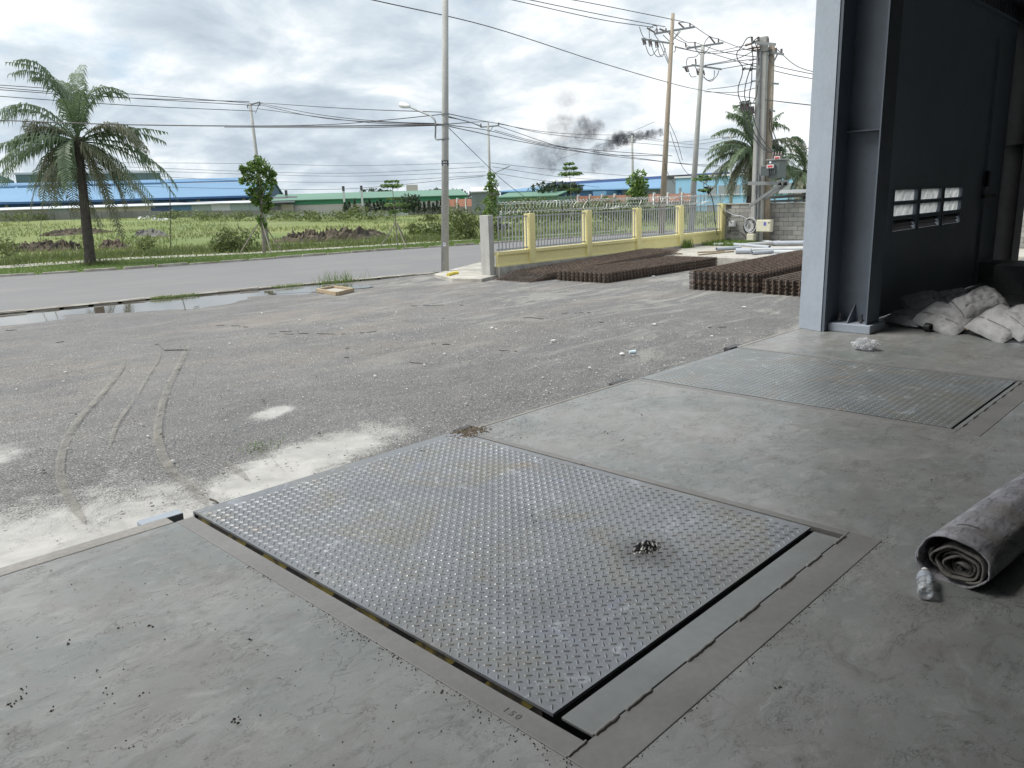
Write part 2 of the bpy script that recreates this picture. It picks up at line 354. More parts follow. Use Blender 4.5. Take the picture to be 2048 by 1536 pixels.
# ------------------------------------------------------------------ dock levellers
def plate_mat(name, tint):
    s = NT(name)
    c = s.mix(s.ramp(s.noise(1.3, 6, .65, .6), .3, .7), tuple(v*1.08 for v in tint), tuple(v*.78 for v in tint))
    c = s.mix(s.ramp(s.noise(1.7, 6, .65, .9, s.map((1,1,1), loc=(3,8,0))), .48, .66, 0, .75), c, (.225,.215,.185))
    c = s.mix(s.ramp(s.noise(2.1, 5, .6, .5, s.map((1,1,1), loc=(13,8,0))), .62, .72, 0, .5), c, (.27,.21,.15))
    c = s.mix(s.ramp(s.noise(4.5, 9, .78, 1.6, s.map((1,1,1), loc=(1,5,0))), .56, .66, 0, .8), c, (.42,.45,.48))
    c = s.mix(s.ramp(s.noise(7, 9, .8, 1.8, s.map((1,1,1), loc=(9,2,0))), .60, .70, 0, .8), c, (.085,.075,.06))
    c = s.mix(s.ramp(s.noise(40, 6, .75), .5, .75, 0, .55), c, (.12,.12,.11))
    c = s.mix(s.ramp(s.noise(3.0, 6, .7, 1, s.map((1,1,1), loc=(5,15,0))), .6, .66, 0, .35), c, (.22,.24,.32))
    di = s.n('ShaderNodeVectorMath'); di.operation = 'DISTANCE'; s.l(s.pos, di.inputs[0]); di.inputs[1].default_value = (2.786, 1.911, 0.0)
    st = s.math('ADD', di.outputs['Value'], s.math('MULTIPLY', s.math('SUBTRACT', s.noise(12, 7, .75), .5), .35))
    c = s.mix(s.ramp(st, .04, .20, .75, 0), c, (.07,.062,.052))
    s.set(Base_Color=c, Roughness=s.ramp(s.noise(3.4, 8, .72, .5), .3, .7, .22, .52), Metallic=.25)
    s.bump(s.math('ADD', s.noise(14, 5, .6), s.math('MULTIPLY', s.noise(1.2, 2), 2.5)), .10, .012); return s.m
M['plate'] = plate_mat('plate_paint', (.235,.245,.262)); M['plate_b'] = plate_mat('plate_paint_far', (.22,.235,.238))
M['plate_side'] = pm('plate_side', (.20,.21,.22), .5, .2, 5)
def hazard():
    s = NT('hazard'); x = s.sep(s.map((1,1,1)))
    w_ = s.math('FRACT', s.math('MULTIPLY', s.math('ADD', x[1], x[2]), 2.6))
    c = s.mix(s.math('GREATER_THAN', w_, .55), (.22,.18,.05), (.02,.02,.02)); c = s.mix(s.ramp(s.noise(12, 5), .45, .6), c, (.05,.045,.04))
    s.set(Base_Color=c, Roughness=.6); return s.m
M['hazard'] = hazard()
def lozenge_field(x0, x1, y0, y1, pitch, z, hh=.005):
    mb = MB(); nx = int((x1-x0)/pitch); ny = int((y1-y0)/pitch)
    def loz(cx, cy, a):
        u = Vector((math.cos(a), math.sin(a), 0)); v = Vector((-u.y, u.x, 0)); c = Vector((cx, cy, z)); Lh, Wh, h = pitch*.36, pitch*.11, hh
        pts = [c-u*Lh, c-u*Lh*.45-v*Wh, c+u*Lh*.45-v*Wh, c+u*Lh, c+u*Lh*.45+v*Wh, c-u*Lh*.45+v*Wh,
               c-u*Lh*.5+Vector((0,0,h)), c+u*Lh*.5+Vector((0,0,h))]
        mb.add(pts, [(0,1,6),(1,2,7,6),(2,3,7),(3,4,7),(4,5,6,7),(5,0,6)])
    for i in range(nx):
        for j in range(ny):
            x = x0+pitch*(i+.3); y = y0+pitch*(j+.3)
            loz(x, y, R(45)); loz(x+pitch/2, y+pitch/2, R(135)) if x+pitch*.7 < x1 and y+pitch*.7 < y1 else None
    return mb
def leveller(x0, x1, y0, ym, y1, hinge, label, mat, hazard_side=True):
    t = thing('dock_leveller', ((x0+x1)/2, y0, 0), label, 'dock leveller', 'steel dock levellers set in the warehouse floor')
    if ym:
        MB().box(x0, x1, y0, ym-.0015, -.012, 0.0).build('deck_plate', mat, t)
        MB().box(x0, x1, ym+.0015, y1, -.012, 0.0).build('deck_plate', mat, t)
    else: MB().box(x0, x1, y0, y1, -.012, 0.0).build('deck_plate', mat, t)
    o = lozenge_field(x0+.008, x1-.008, y0+.01, y1-.05, .0497, 0.0, hh=.0040 if not ym else .0026).build('tread_pattern', mat, t, smooth=False, kind='stuff')
    MB().box(x0, x1, y1+.003, y1+.02, -.10, -.004).build('lip', M['plate_side'], t)
    MB().box(x0+.004, x0+.012, y0+.05, y1-.03, -.10, -.013).build('side_skirt', M['hazard'], t)
    MB().box(x1-.012, x1-.004, y0+.05, y1-.03, -.10, -.013).build('side_skirt', M['hazard'], t)
    hx0, hx1, hy0, hy1 = hinge
    MB().box(hx0, hx1, hy0, hy1, -.012, -.001).build('hinge_plate', M['hinge'], t, bevel=.002)
    return t
M['hinge'] = pm('hinge', (.215,.228,.228), .42, .15, 1.8, col2=(.175,.18,.175), bump=.05, bs=12, fine=.06)
lev1 = leveller(1.634, 3.535, 1.468, None, 4.045, (1.640, 3.50, 1.311, 1.438), 'dock leveller with chequered steel deck in the foreground, splattered with a dirt clump', M['plate'])
lev2 = leveller(5.695, 7.435, 1.455, 2.62, 3.975, (5.70, 7.43, 1.409, 1.438), 'farther dock leveller with two-piece chequered deck near the blue-grey column', M['plate_b'])
for (x, y) in (((2.181, 3.025), (1.672, 2.897), (3.107, 3.904), (1.958, 3.83))):
    MB().lathe((x, y, .0015), [(0.0,0),(.012 if y < 3 else .006,0)], 12).build('lifting_hole', M['black'], lev1)
# stamped number on the frame
M['stamp'] = pm('stamp', (.12,.115,.11), .6, .3, 40)
cu = bpy.data.curves.new('stamp', 'FONT'); cu.body = '150'; cu.size = .036; cu.space_character = 1.5; cu.extrude = .0006
tx = bpy.data.objects.new('stamped_number', cu); COL.objects.link(tx); tx.parent = floor
tx.location = (1.578, 1.62, .0028); tx.rotation_euler = (0, 0, R(-90)); cu.materials.append(M['stamp'])
tx.location = (1.535, 1.60, .0028)
# buffers at the dock edge
tag(MB().box(1.375, 1.592, 4.088, 4.17, -.32, -.004).build('dock_bumper', M['paint_blue_grey'], base=(1.48,4.12,-.3), bevel=.006),
    'blue-grey steel bumper block on the dock edge left of the near leveller', 'dock bumper', 'bumper blocks on the dock edge')
tag(MB().box(3.56, 3.72, 4.045, 4.11, -.32, -.004).build('dock_bumper', M['dark_steel'], base=(3.6,4.08,-.3), bevel=.006),
    'dark bumper at the far corner of the near leveller, under dried mud', 'dock bumper', 'bumper blocks on the dock edge')
tag(MB().box(5.38, 5.62, 4.025, 4.10, -.32, -.003).build('dock_bumper', M['dark_steel'], base=(5.5,4.08,-.3), bevel=.006),
    'dark bumper at the near corner of the farther leveller', 'dock bumper', 'bumper blocks on the dock edge')
tag(MB().box(7.40, 7.66, 4.04, 4.12, -.32, -.003).build('dock_bumper', M['dark_steel'], base=(7.5,4.08,-.3), bevel=.006),
    'black bumper at the far corner of the farther leveller, nearest the column', 'dock bumper', 'bumper blocks on the dock edge')

# ================================================================== WAREHOUSE SHELL
M['roof_in'] = pm('roof_in', (.34,.35,.37), .6, .1, 1)
M['wall_in'] = pm('wall_in', (.34,.35,.37), .7, .1, 1)
EAVE = 6.6
wh = thing('warehouse', (8,3.9,0), 'dark steel warehouse shell around the loading dock, open towards the yard', 'building')
MB().box(FX0, FX1, FY0, 4.6, 7.2, 7.3).build('roof', M['roof_in'], wh)
MB().box(FX0, FX1, 4.0, 4.12, EAVE, 7.2).build('lintel_wall', M['wall_in'], wh)
MB().box(FX0, FX1, FY0-.15, FY0, 0, 7.2).build('back_wall', M['wall_in'], wh)
MB().box(FX0-.15, FX0, FY0, 4.0, 0, 7.2).build('side_wall', M['wall_in'], wh)
MB().box(FX1, FX1+.15, FY0, 4.0, 0, 7.2).build('side_wall', M['wall_in'], wh)
# ribbed cladding above the gate
for k in range(34):
    x = 9.6+k*.19; m = MB(); m.prism([(x,3.62),(x+.05,3.57),(x+.11,3.57),(x+.16,3.62),(x+.186,3.62),(x+.186,3.63),(x,3.63)], 4.02, 7.2)
    m.build('cladding_rib', M['clad'], wh)
MB().box(9.4, 15.75, 3.50, 3.56, 4.3, 4.38).build('girt', M['clad'], wh)

# columns
def column(x0, label, pal, tall=7.19, dark=False):
    t = thing('steel_column', (x0+.2,3.5,0), label, 'column', 'steel columns on the dock edge')
    m = M['paint_blue_grey'] if not dark else M['dark_steel']; m2 = M['column_shade_paint'] if not dark else M['dark_steel']; fx = .40 if not dark else .53  # dark: unlit column gets a near-black material, its shade painted in
    MB().prism([(x0-.11,3.70),(x0+.26,3.70),(x0+.36,4.02),(x0+.02,4.02)], .0, tall).build('jamb', m, t, bevel=.004)
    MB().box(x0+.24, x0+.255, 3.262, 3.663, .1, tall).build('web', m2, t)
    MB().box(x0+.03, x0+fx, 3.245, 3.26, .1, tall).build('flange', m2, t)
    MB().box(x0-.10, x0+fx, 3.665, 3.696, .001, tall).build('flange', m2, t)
    MB().box(x0+.14, x0+.238, 3.265, 3.66, 2.19, 2.203).build('stiffener', m2, t)
    MB().box(x0-.01, x0+.46, 3.19, 3.662, .0, .098).build('base_block', M['paint_blue_grey'], t, bevel=.008)
    for y in (3.34, 3.58):
        MB().tube([(x0+.12,y,.1),(x0+.12,y,.2)], .016, 8).build('anchor_bolt', M['dark_steel'], t)
        MB().tube([(x0+.12,y,.115),(x0+.12,y,.14)], .03, 6).build('nut', M['dark_steel'], t)
    MB().add([(x0+.02,3.458,.1),(x0+.235,3.458,.1),(x0+.235,3.458,.3),(x0+.02,3.47,.1),(x0+.235,3.47,.1),(x0+.235,3.47,.3)],
             [(0,1,2),(5,4,3),(0,3,4,1),(1,4,5,2),(2,5,3,0)]).build('gusset', m2, t)
    return t
column(8.95, 'tall blue-grey steel column with bolted base block, right of the loading bays', True)
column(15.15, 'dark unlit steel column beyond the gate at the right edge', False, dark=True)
# gate with louvre vents
gt = thing('sliding_gate', (12.2,3.5,0), 'tall dark grey steel gate panel with six lit vent openings behind the column', 'gate')
GX0, GX1, GZ1 = 9.50, 15.13, 4.0
vx = [(10.27,11.08),(11.22,12.05),(12.20,12.99)]; vz = [(1.42,1.55),(1.24,1.37),(1.06,1.19)]
g = MB(); xs = [GX0]+[q for v in vx for q in v]+[GX1]
for a, b in zip(xs[0::2], xs[1::2]): g.box(a, b, 3.50, 3.55, .02, GZ1)
for a, b in vx:
    zs = [.02]+[q for v in reversed(vz) for q in v]+[GZ1]
    for c, d in zip(zs[0::2], zs[1::2]): g.box(a, b, 3.50, 3.55, c, d)
g.build('gate_panel', M['gate_paint'], gt)
def film():
    s = NT('vent_film'); c = s.mix(s.ramp(s.noise(3, 4, .6, 1), .35, .65), (.60,.61,.60), (.36,.37,.37))
    t = s.n('ShaderNodeBsdfTranslucent'); s.setv(t.inputs[0], c); s.set(Base_Color=c, Roughness=.4)
    mx = s.n('ShaderNodeMixShader'); mx.inputs[0].default_value = .75; s.l(s.b.outputs[0], mx.inputs[1]); s.l(t.outputs[0], mx.inputs[2]); s.l(mx.outputs[0], s.out.inputs[0]); return s.m
M['film'] = film()
for a, b in vx:
    for r_, (c, d) in enumerate(vz):
        if r_ < 2:
            m = MB(); nseg = 10
            for i in range(nseg+1):
                x = lerp(a+.002, b-.002, i/nseg); dy = .008*math.sin(i*2.1+a*5)
                m.v += [(x,3.535+dy,c+.001),(x,3.53-dy,d-.001)]
            m.f = [[2*i,2*i+2,2*i+3,2*i+1] for i in range(nseg)]; m.mi = [0]*nseg
            m.build('vent_film', M['film'], gt)
        else:
            for q in range(3): MB().add([(a,3.51,c+.043*q),(b,3.51,c+.043*q),(b,3.54,c+.043*(q+1)),(a,3.54,c+.043*(q+1))],[(0,1,2,3)]).build('louvre_blade', M['dark_steel'], gt)
        fr = MB(); fr.box(a-.02,b+.02,3.488,3.498,d+.001,d+.018); fr.box(a-.02,b+.02,3.488,3.498,c-.018,c-.001)
        fr.box(a-.02,a-.001,3.488,3.498,c,d); fr.box(b+.001,b+.02,3.488,3.498,c,d); fr.build('vent_frame', M['gate_paint'], gt)
MB().box(14.1,14.16,3.46,3.499,.02,GZ1-.3).build('gate_stile', M['gate_paint'], gt)
MB().box(14.02,14.14,3.42,3.47,1.55,1.78).build('latch_box', M['black'], gt)
MB().box(13.85,14.5,3.40,3.45,1.38,1.43).build('bolt', M['black'], gt)
MB().box(GX0,GX1,3.46,3.60,GZ1+.001,GZ1+.03).build('top_rail', M['gate_paint'], gt)

# ================================================================== YARD, ROAD, FIELD
def yard_mat():
    s = NT('yard_asphalt'); x = s.sep(s.pos)
    c = s.mix(s.ramp(s.noise(.35, 6, .6, .5), .3, .7), (.135,.132,.129), (.085,.084,.083))
    c = s.mix(s.ramp(s.noise(.8, 7, .65, 1.2, s.map((1,1,1), loc=(5,9,0))), .54, .72, 0, .5), c, (.185,.168,.145))
    rub = s.ramp(s.noise(.5, 6, .65, .8, s.map((.5,1.3,1), rot=(0,0,-.6), loc=(2,2,0))),   .50, .62, 0, .48)
    c = s.mix(s.math('MULTIPLY', rub, s.ramp(x[1], 10, 14, .25, 1)), c, (.235,.185,.145))
    rd = s.noise(1.5, 7, .7, .6, s.map((.55,2.4,1), rot=(0,0,.22), loc=(6,1,0)))
    rk = s.ramp(s.math('ABSOLUTE', s.math('SUBTRACT', rd, .5)), 0, .012, 1, 0)
    rk = s.math('MULTIPLY', rk, s.math('MULTIPLY', s.ramp(s.noise(.45, 4, .6), .48, .60), s.ramp(x[1], 9, 13)))
    c = s.mix(s.math('MULTIPLY', rk, .75), c, (.05,.045,.04))
    big = s.ramp(s.noise(.28, 5, .65, 0, s.map((.6,1.6,1), rot=(0,0,.4), loc=(3,11,0))), .42, .62, 0, .55); c = s.mix(big, c, (.07,.07,.072))
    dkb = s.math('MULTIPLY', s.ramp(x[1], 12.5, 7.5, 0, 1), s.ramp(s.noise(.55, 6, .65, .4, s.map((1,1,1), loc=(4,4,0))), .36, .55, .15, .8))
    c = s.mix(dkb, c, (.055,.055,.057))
    # crushed stones
    v1 = s.voro(38, out='Color'); n = s.n('ShaderNodeSeparateColor'); s.l(v1, n.inputs[0])
    dens = s.ramp(s.noise(.6, 5, .6, .4, s.map((1,1,1), loc=(1,7,0))), .36, .62, .95, .72)
    wh_ = s.math('MULTIPLY', s.math('GREATER_THAN', n.outputs[0], dens), s.ramp(s.voro(38), .25, .5, 1, 0))
    c = s.mix(s.math('MULTIPLY', wh_, .8), c, s.mix(n.outputs[1], (.24,.235,.225), (.52,.51,.49)))
    v2 = s.voro(75, out='Color'); n2 = s.n('ShaderNodeSeparateColor'); s.l(v2, n2.inputs[0])
    c = s.mix(s.ramp(n2.outputs[0], .55, 1, 0, .7), c, (.055,.055,.055))
    c = s.mix(s.ramp(n2.outputs[1], .80, 1, 0, .5), c, (.24,.235,.22))
    # dried cement dust along the dock front and loose patches further out
    def patch(cx, cy, rx, ry, rot=0, warp=1.0):
        m = s.map((1/rx,1/ry,0), loc=(0,0,0)); n_ = s.n('ShaderNodeVectorMath'); n_.operation = 'SUBTRACT'
        rr = s.n('ShaderNodeVectorRotate'); rr.rotation_type = 'Z_AXIS'
        s.l(s.pos, n_.inputs[0]); n_.inputs[1].default_value = (cx,cy,-1.2); s.l(n_.outputs[0], rr.inputs['Vector']); rr.inputs['Angle'].default_value = -rot
        sc_ = s.n('ShaderNodeVectorMath'); sc_.operation = 'MULTIPLY'; s.l(rr.outputs[0], sc_.inputs[0]); sc_.inputs[1].default_value = (1/rx,1/ry,0)
        ln = s.n('ShaderNodeVectorMath'); ln.operation = 'LENGTH'; s.l(sc_.outputs[0], ln.inputs[0])
        d = s.math('ADD', ln.outputs['Value'], s.math('MULTIPLY', s.math('SUBTRACT', wn, .5), warp))
        return s.ramp(d, .55, 1.2, 1, 0)
    wn = s.noise(1.6, 8, .72, .4)
    ps = [patch(1.1, 5.9, 3.1, 2.75, 0, 1.7), patch(4.3, 7.55, 1.6, .62, .25, 1.9), patch(5.2, 9.8, .42, .24, .5, 1.3), patch(1.4, 10.6, .95, .6, .3, 1.6),
          ]
    q = ps[0]
    for p_ in ps[1:]: q = s.math('MAXIMUM', q, p_)
    sp_ = s.ramp(s.voro(60), .15, .6, .0, 1)
    q2 = s.ramp(s.math('ADD', q, s.math('MULTIPLY', s.math('SUBTRACT', sp_, .75), s.math('MULTIPLY', s.math('SUBTRACT', 1, q), 1.2))), .05, .85)
    c = s.mix(s.math('MULTIPLY', q2, .93), c, s.mix(s.ramp(s.noise(2.5, 6, .6, .6), .35, .65), (.47,.462,.44), (.35,.345,.33)))
    # pale silt drift near the fence
    silt = s.math('MULTIPLY', s.ramp(s.noise(.9, 7, .7, 1, s.map((.4,1.5,1), rot=(0,0,-.7))), .5, .66), s.ramp(x[0], 6, 18, .15, .8))
    c = s.mix(silt, c, (.31,.30,.275))
    s.set(Base_Color=c, Roughness=s.ramp(s.noise(1.2, 5), .35, .65, .75, .95))
    h = s.math('ADD', s.math('MULTIPLY', s.noise(3, 6, .7), .6), s.math('MULTIPLY', s.math('SUBTRACT', 1, s.voro(38)), .25))
    s.bump(s.math('ADD', s.math('MULTIPLY', h, s.math('SUBTRACT', 1.1, q)), s.math('MULTIPLY', s.noise(.8, 4, .6), 2.2)), .6, .035); return s.m
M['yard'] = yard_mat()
ZY = -1.2
NK = [(2.525, 26.9), (5.814, 26.229), (9.907, 25.859), (14.116, 25.147), (17.896, 24.423), (20.107, 23.826)]   # near kerb line
FK = [(4.403, 43.647), (9.367, 41.129), (14.109, 39.362), (19.987, 38.391), (27.325, 37.6), (34.139, 35.998), (45.948, 33.586), (57.206, 29.978)]   # far kerb line
yd = MB()
# yard sheet with gentle undulation
gx = [-12+.3*i for i in range(0, 191)]; gy = [3.9+.3*j for j in range(0, 80)]
for j, y in enumerate(gy):
    for i, x in enumerate(gx):
        z = ZY+(.018*mnoise.noise(Vector((x*.35, y*.35, 0)))+.008*mnoise.noise(Vector((x*1.6, y*1.6, 4))))*sstep(4, 7, y)
        kd = 26.9-.165*x-y; z -= .05*sstep(3.4, 1.2, kd)*sstep(21, 16, x)*(.75+.7*mnoise.noise(Vector((x*.45, y*.8, 12)))) if kd > -1 else 0
        yd.v.append((x, y, z))
W_ = len(gx)
for j in range(len(gy)-1):
    for i in range(W_-1): yd.f.append([j*W_+i, j*W_+i+1, (j+1)*W_+i+1, (j+1)*W_+i])
yd.mi = [0]*len(yd.f)
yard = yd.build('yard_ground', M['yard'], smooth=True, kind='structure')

def field_mat():
    s = NT('field')
    c = s.mix(s.ramp(s.noise(.045, 6, .6, .4), .35, .65), (.215,.245,.075), (.135,.19,.05))
    c = s.mix(s.ramp(s.noise(.12, 7, .65, .6, s.map((.5,1,1), rot=(0,0,-.8), loc=(5,2,0))), .55, .68, 0, .7), c, (.27,.24,.14))
    c = s.mix(s.ramp(s.noise(.5, 6, .7), .4, .7, 0, .6), c, (.09,.12,.04))
    c = s.mix(s.ramp(s.noise(.09, 6, .7, .3, s.map((.5,1,1), rot=(0,0,-.8), loc=(9,12,0))), .66, .74, 0, .7), c, (.17,.125,.09))
    s.set(Base_Color=c, Roughness=.9); s.bump(s.noise(2.5, 6, .7), .8, .15); return s.m
M['field'] = field_mat()
def terr(x, y):
    r = math.hypot(x, y); a = math.degrees(math.atan2(y, x))
    z = -1.24 + 1.25*sstep(60, 185, r)*sstep(50, 73, a) + .25*sstep(60,185,r)*sstep(40,52,a)
    if r > 58: z += .12*mnoise.noise(Vector((x*.09, y*.09, 3)))*sstep(58, 80, r)
    return z
fm = MB(); radii = [1.5,6,15,25,35,45,50,55,60,66,72,80,88,96,105,115,125,136,148,162,178,200,240,320,450,700,1200,2200,4500]; na = 150
for r_ in radii:
    for k in range(na): 
        a = R(-60)+R(230)*k/(na-1); x, y = r_*math.cos(a), r_*math.sin(a); fm.v.append((x, y, terr(x, y)-.02 if r_ < 300 else terr(x,y)-.3))
for i in range(len(radii)-1):
    for k in range(na-1): fm.f.append([i*na+k, (i+1)*na+k, (i+1)*na+k+1, i*na+k+1])
fm.mi = [0]*len(fm.f)
fm.build('field_ground', M['field'], smooth=True, kind='structure')

def road_mat():
    s = NT('road'); d = s.map((.25,2.2,1), rot=(0,0,.22))
    c = s.mix(s.ramp(s.noise(1, 5, .6, 0, d), .35, .65), (.205,.20,.20), (.175,.172,.175))
    c = s.mix(s.ramp(s.noise(.3, 5, .6, .5), .5, .7, 0, .5), c, (.24,.23,.215)); c = s.mix(s.ramp(s.noise(90, 2), .35, .7, 0, .35), c, (.11,.11,.11))
    s.set(Base_Color=c, Roughness=.8); s.bump(s.noise(60, 3), .2, .01); return s.m
M['road'] = road_mat()
def strip(name, A, B, z0, z1, mat, kind='structure', ext=0):
    m = MB(); n = 60
    def at(P, t):
        L_ = len(P)-1; k = min(int(t*L_), L_-1); u = t*L_-k; return (lerp(P[k][0],P[k+1][0],u), lerp(P[k][1],P[k+1][1],u))
    for i in range(n+1):
        a, b = at(A, i/n), at(B, i/n); m.v += [(*a, z0), (*b, z1)]
    m.f = [[2*i,2*i+2,2*i+3,2*i+1] for i in range(n)]; m.mi = [0]*n
    return m.build(name, mat, kind=kind)
NKx = NK[:]+[(27,22.4),(45,21.8),(75,20.5)]
FKx = FK[:]
strip('road', NKx, FKx+[(90,22)], ZY+.05, ZY+.05, M['road'])
def along(P, step):
    out = []
    for a, b in zip(P[:-1], P[1:]):
        L_ = math.hypot(b[0]-a[0], b[1]-a[1]); n = max(1, int(L_/step))
        for i in range(n): out.append((lerp(a[0],b[0],i/n), lerp(a[1],b[1],i/n), math.atan2(b[1]-a[1], b[0]-a[0])))
    return out
def kerb(P, name, side, hgt, mat, seed, broken=.15, step=1.0):
    rg = random.Random(seed); c0 = None; root = None
    root = bpy.data.objects.new(name, None); COL.objects.link(root); root['kind'] = 'structure'; WL[root.name] = (0,0,0)
    for (x, y, a) in along(P, step):
        if rg.random() < broken: continue
        u = Vector((math.cos(a), math.sin(a), 0)); v = Vector((-u.y, u.x, 0))
        p = Vector((x, y, ZY-.05+hgt/2)); q = p+u*(step*rg.uniform(.97,1.0)); dz = rg.uniform(-.03,.02); p.z += dz; q.z += dz+rg.uniform(-.01,.01)
        w0 = v*rg.uniform(-.03,.03)
        MB().bar(p+w0, q+w0, .16*rg.uniform(.7,1.1), hgt+.1).build('kerb_stone', mat, root, bevel=.015)
    return root
kerb(NK[0:5]+[NK[5]], 'near_kerb', 1, .055, M['kerb'], 3, .0, .7)
strip('kerb_bed', [(a, b-.12) for a, b in NK], [(a, b+.10) for a, b in NK], ZY+.035, ZY+.054, M['kerb'])
kerb([p for p in FK], 'far_kerb', 1, .16, M['kerb'], 5, .04, 1.4)
# verge and footpath across the road
SWn = [(4.975, 48.669), (10.68, 46.603), (16.777, 46.586), (22.53, 43.187), (30.043, 41.302), (37.649, 39.68), (50.08, 36.608)]
SWf = [(5.318, 51.727), (11.316, 49.271), (17.584, 48.777), (23.39, 44.813), (31.102, 42.746), (38.354, 40.42), (51.491, 37.639)]
M['verge'] = pm('verge', (.10,.15,.04), .95, .3, .8, col2=(.13,.15,.06), bump=.6, bs=6)
strip('verge', FK[:7], SWn, ZY+.06, ZY+.06, M['verge'])
strip('footpath', SWn, SWf, ZY+.09, ZY+.09, M['conc_pale'])
# pavement pad by the lamp pole and fence
pd = MB().prism([(19.227, 22.841), (18.406, 20.875), (18.791, 19.755), (20.241, 20.351), (23.031, 23.138), (23.768, 25.104)], ZY-.1, ZY+.12)
pd.build('pavement_pad', M['conc_pale'], kind='structure', bevel=.02)

def water_mat():
    s = NT('puddle_water'); s.set(Base_Color=(.10,.085,.065), Roughness=.03); s.b.inputs['IOR'].default_value = 1.33; s.b.inputs['Specular IOR Level'].default_value = .8
    s.bump(s.noise(1.6, 3), .03, .02); return s.m
M['water'] = water_mat()
def puddle(center, wid, name, seed, z=ZY-.014):
    P = smoothpath([(x,y,0) for x,y in center], 14); m = MB(); n = len(P)
    for i, p in enumerate(P):
        d = (P[min(i+1,n-1)]-P[max(i-1,0)]).normalized(); v = Vector((-d.y, d.x, 0)); t = i/(n-1)
        w_ = wid*math.sin(math.pi*min(1, max(0, .04+t*.95)))**.4
        a = w_*(1+.3*mnoise.noise(Vector((p.x*1.3, p.y*1.3, seed)))); b = w_*(1+.3*mnoise.noise(Vector((p.x*1.1, p.y*1.1, seed+9))))
        m.v += [tuple(p-v*max(.02,a)+Vector((0,0,z))), tuple(p+v*max(.02,b)+Vector((0,0,z)))]
    m.f = [[2*i,2*i+2,2*i+3,2*i+1] for i in range(n-1)]; m.mi = [0]*len(m.f)
    return m.build(name, M['water'], kind='structure')
puddle([(3.177, 24.147), (5.372, 24.377), (7.107, 24.003), (9.154, 23.965), (10.827, 23.592), (12.456, 23.5), (14.15, 23.262)], 1.7, 'puddle', 2)
puddle([(13.013, 23.864), (14.322, 23.54), (15.418, 23.084), (16.011, 22.311)], .9, 'puddle', 7, ZY-.010)
# wheel tracks of dried mud
def track_mat():
    s = NT('dried_mud'); c = s.mix(s.ramp(s.noise(6, 5, .6), .35, .65), (.30,.285,.25), (.235,.22,.19)); s.set(Base_Color=c, Roughness=.95)
    t = s.n('ShaderNodeBsdfTransparent'); mx = s.n('ShaderNodeMixShader')
    a = s.ramp(s.noise(2.2, 8, .78), .34, .62, .1, 1); s.l(s.math('MULTIPLY', a, .6), mx.inputs[0]); s.l(t.outputs[0], mx.inputs[1]); s.l(s.b.outputs[0], mx.inputs[2]); s.l(mx.outputs[0], s.out.inputs[0])
    s.bump(s.noise(30, 4), .12, .006); return s.m
M['track'] = track_mat()
def track(P, wd):
    Q = smoothpath([(x,y,ZY+.028) for x,y in P], 8); m = MB(); n = len(Q)
    for i, p in enumerate(Q):
        d = (Q[min(i+1,n-1)]-Q[max(i-1,0)]).normalized(); v = Vector((-d.y, d.x, 0)); k = wd/2*(1+.12*mnoise.noise(p*1.5))*min(1, .15+min(i, n-1-i)*.25)
        m.v += [tuple(p-v*k), tuple(p+v*k)]
    m.f = [[2*i,2*i+2,2*i+3,2*i+1] for i in range(n-1)]; m.mi = [0]*len(m.f); return m.build('wheel_track', M['track'], kind='structure')
TR = [[(2.047, 7.546), (2.163, 8.362), (2.353, 9.274), (2.765, 10.467), (3.289, 11.608), (4.039, 12.938), (4.874, 14.518), (5.359, 15.553)], [(3.094, 9.899), (3.536, 10.899), (4.239, 12.167)], [(4.327, 12.302), (5.127, 13.839), (5.756, 15.0), (6.272, 16.162)], [(2.999, 7.116), (3.09, 7.564), (3.145, 7.946), (3.194, 8.372), (3.451, 9.3), (3.895, 10.443), (4.759, 12.254), (5.728, 14.054), (6.503, 15.469), (6.743, 15.962)], [(3.593, 7.403), (3.749, 8.214)]]
for P, wd in zip(TR, (.09,.055,.05,.10,.10)): track(P, wd)
# scattered stones (geometry) near the dock
st = MB(); rg = random.Random(11)
for _ in range(12000):
    y = 4.15+13*rg.random()**1.6; x = rg.uniform(-.5, 15); 
    if mnoise.noise(Vector((x*.8, y*.8, 5))) < rg.uniform(-.6,.5): continue
    if x < 3.2 and y < 7.2 and rg.random() < .95: continue
    s_ = rg.uniform(.005,.019)*(1 if rg.random() < .96 else 1.9); z = ZY+.03; a = rg.uniform(0,6.28); c, d = math.cos(a)*s_, math.sin(a)*s_
    st.cur = rg.choice((0,0,1,2)); st.add([(x+c,y+d,z),(x-d*.8,y+c*.8,z),(x-c,y-d,z),(x+d*.7,y-c*.7,z),(x,y,z+s_*.6)], [(0,1,4),(1,2,4),(2,3,4),(3,0,4)])
M['stone_a'] = pm('stone_a', (.42,.41,.39), .9, .3, 9); M['stone_b'] = pm('stone_b', (.62,.60,.57), .9, .2, 9); M['stone_c'] = pm('stone_c', (.10,.095,.09), .9, .2, 9)
st.build('loose_stones', [M['stone_a'], M['stone_b'], M['stone_c']], kind='stuff')
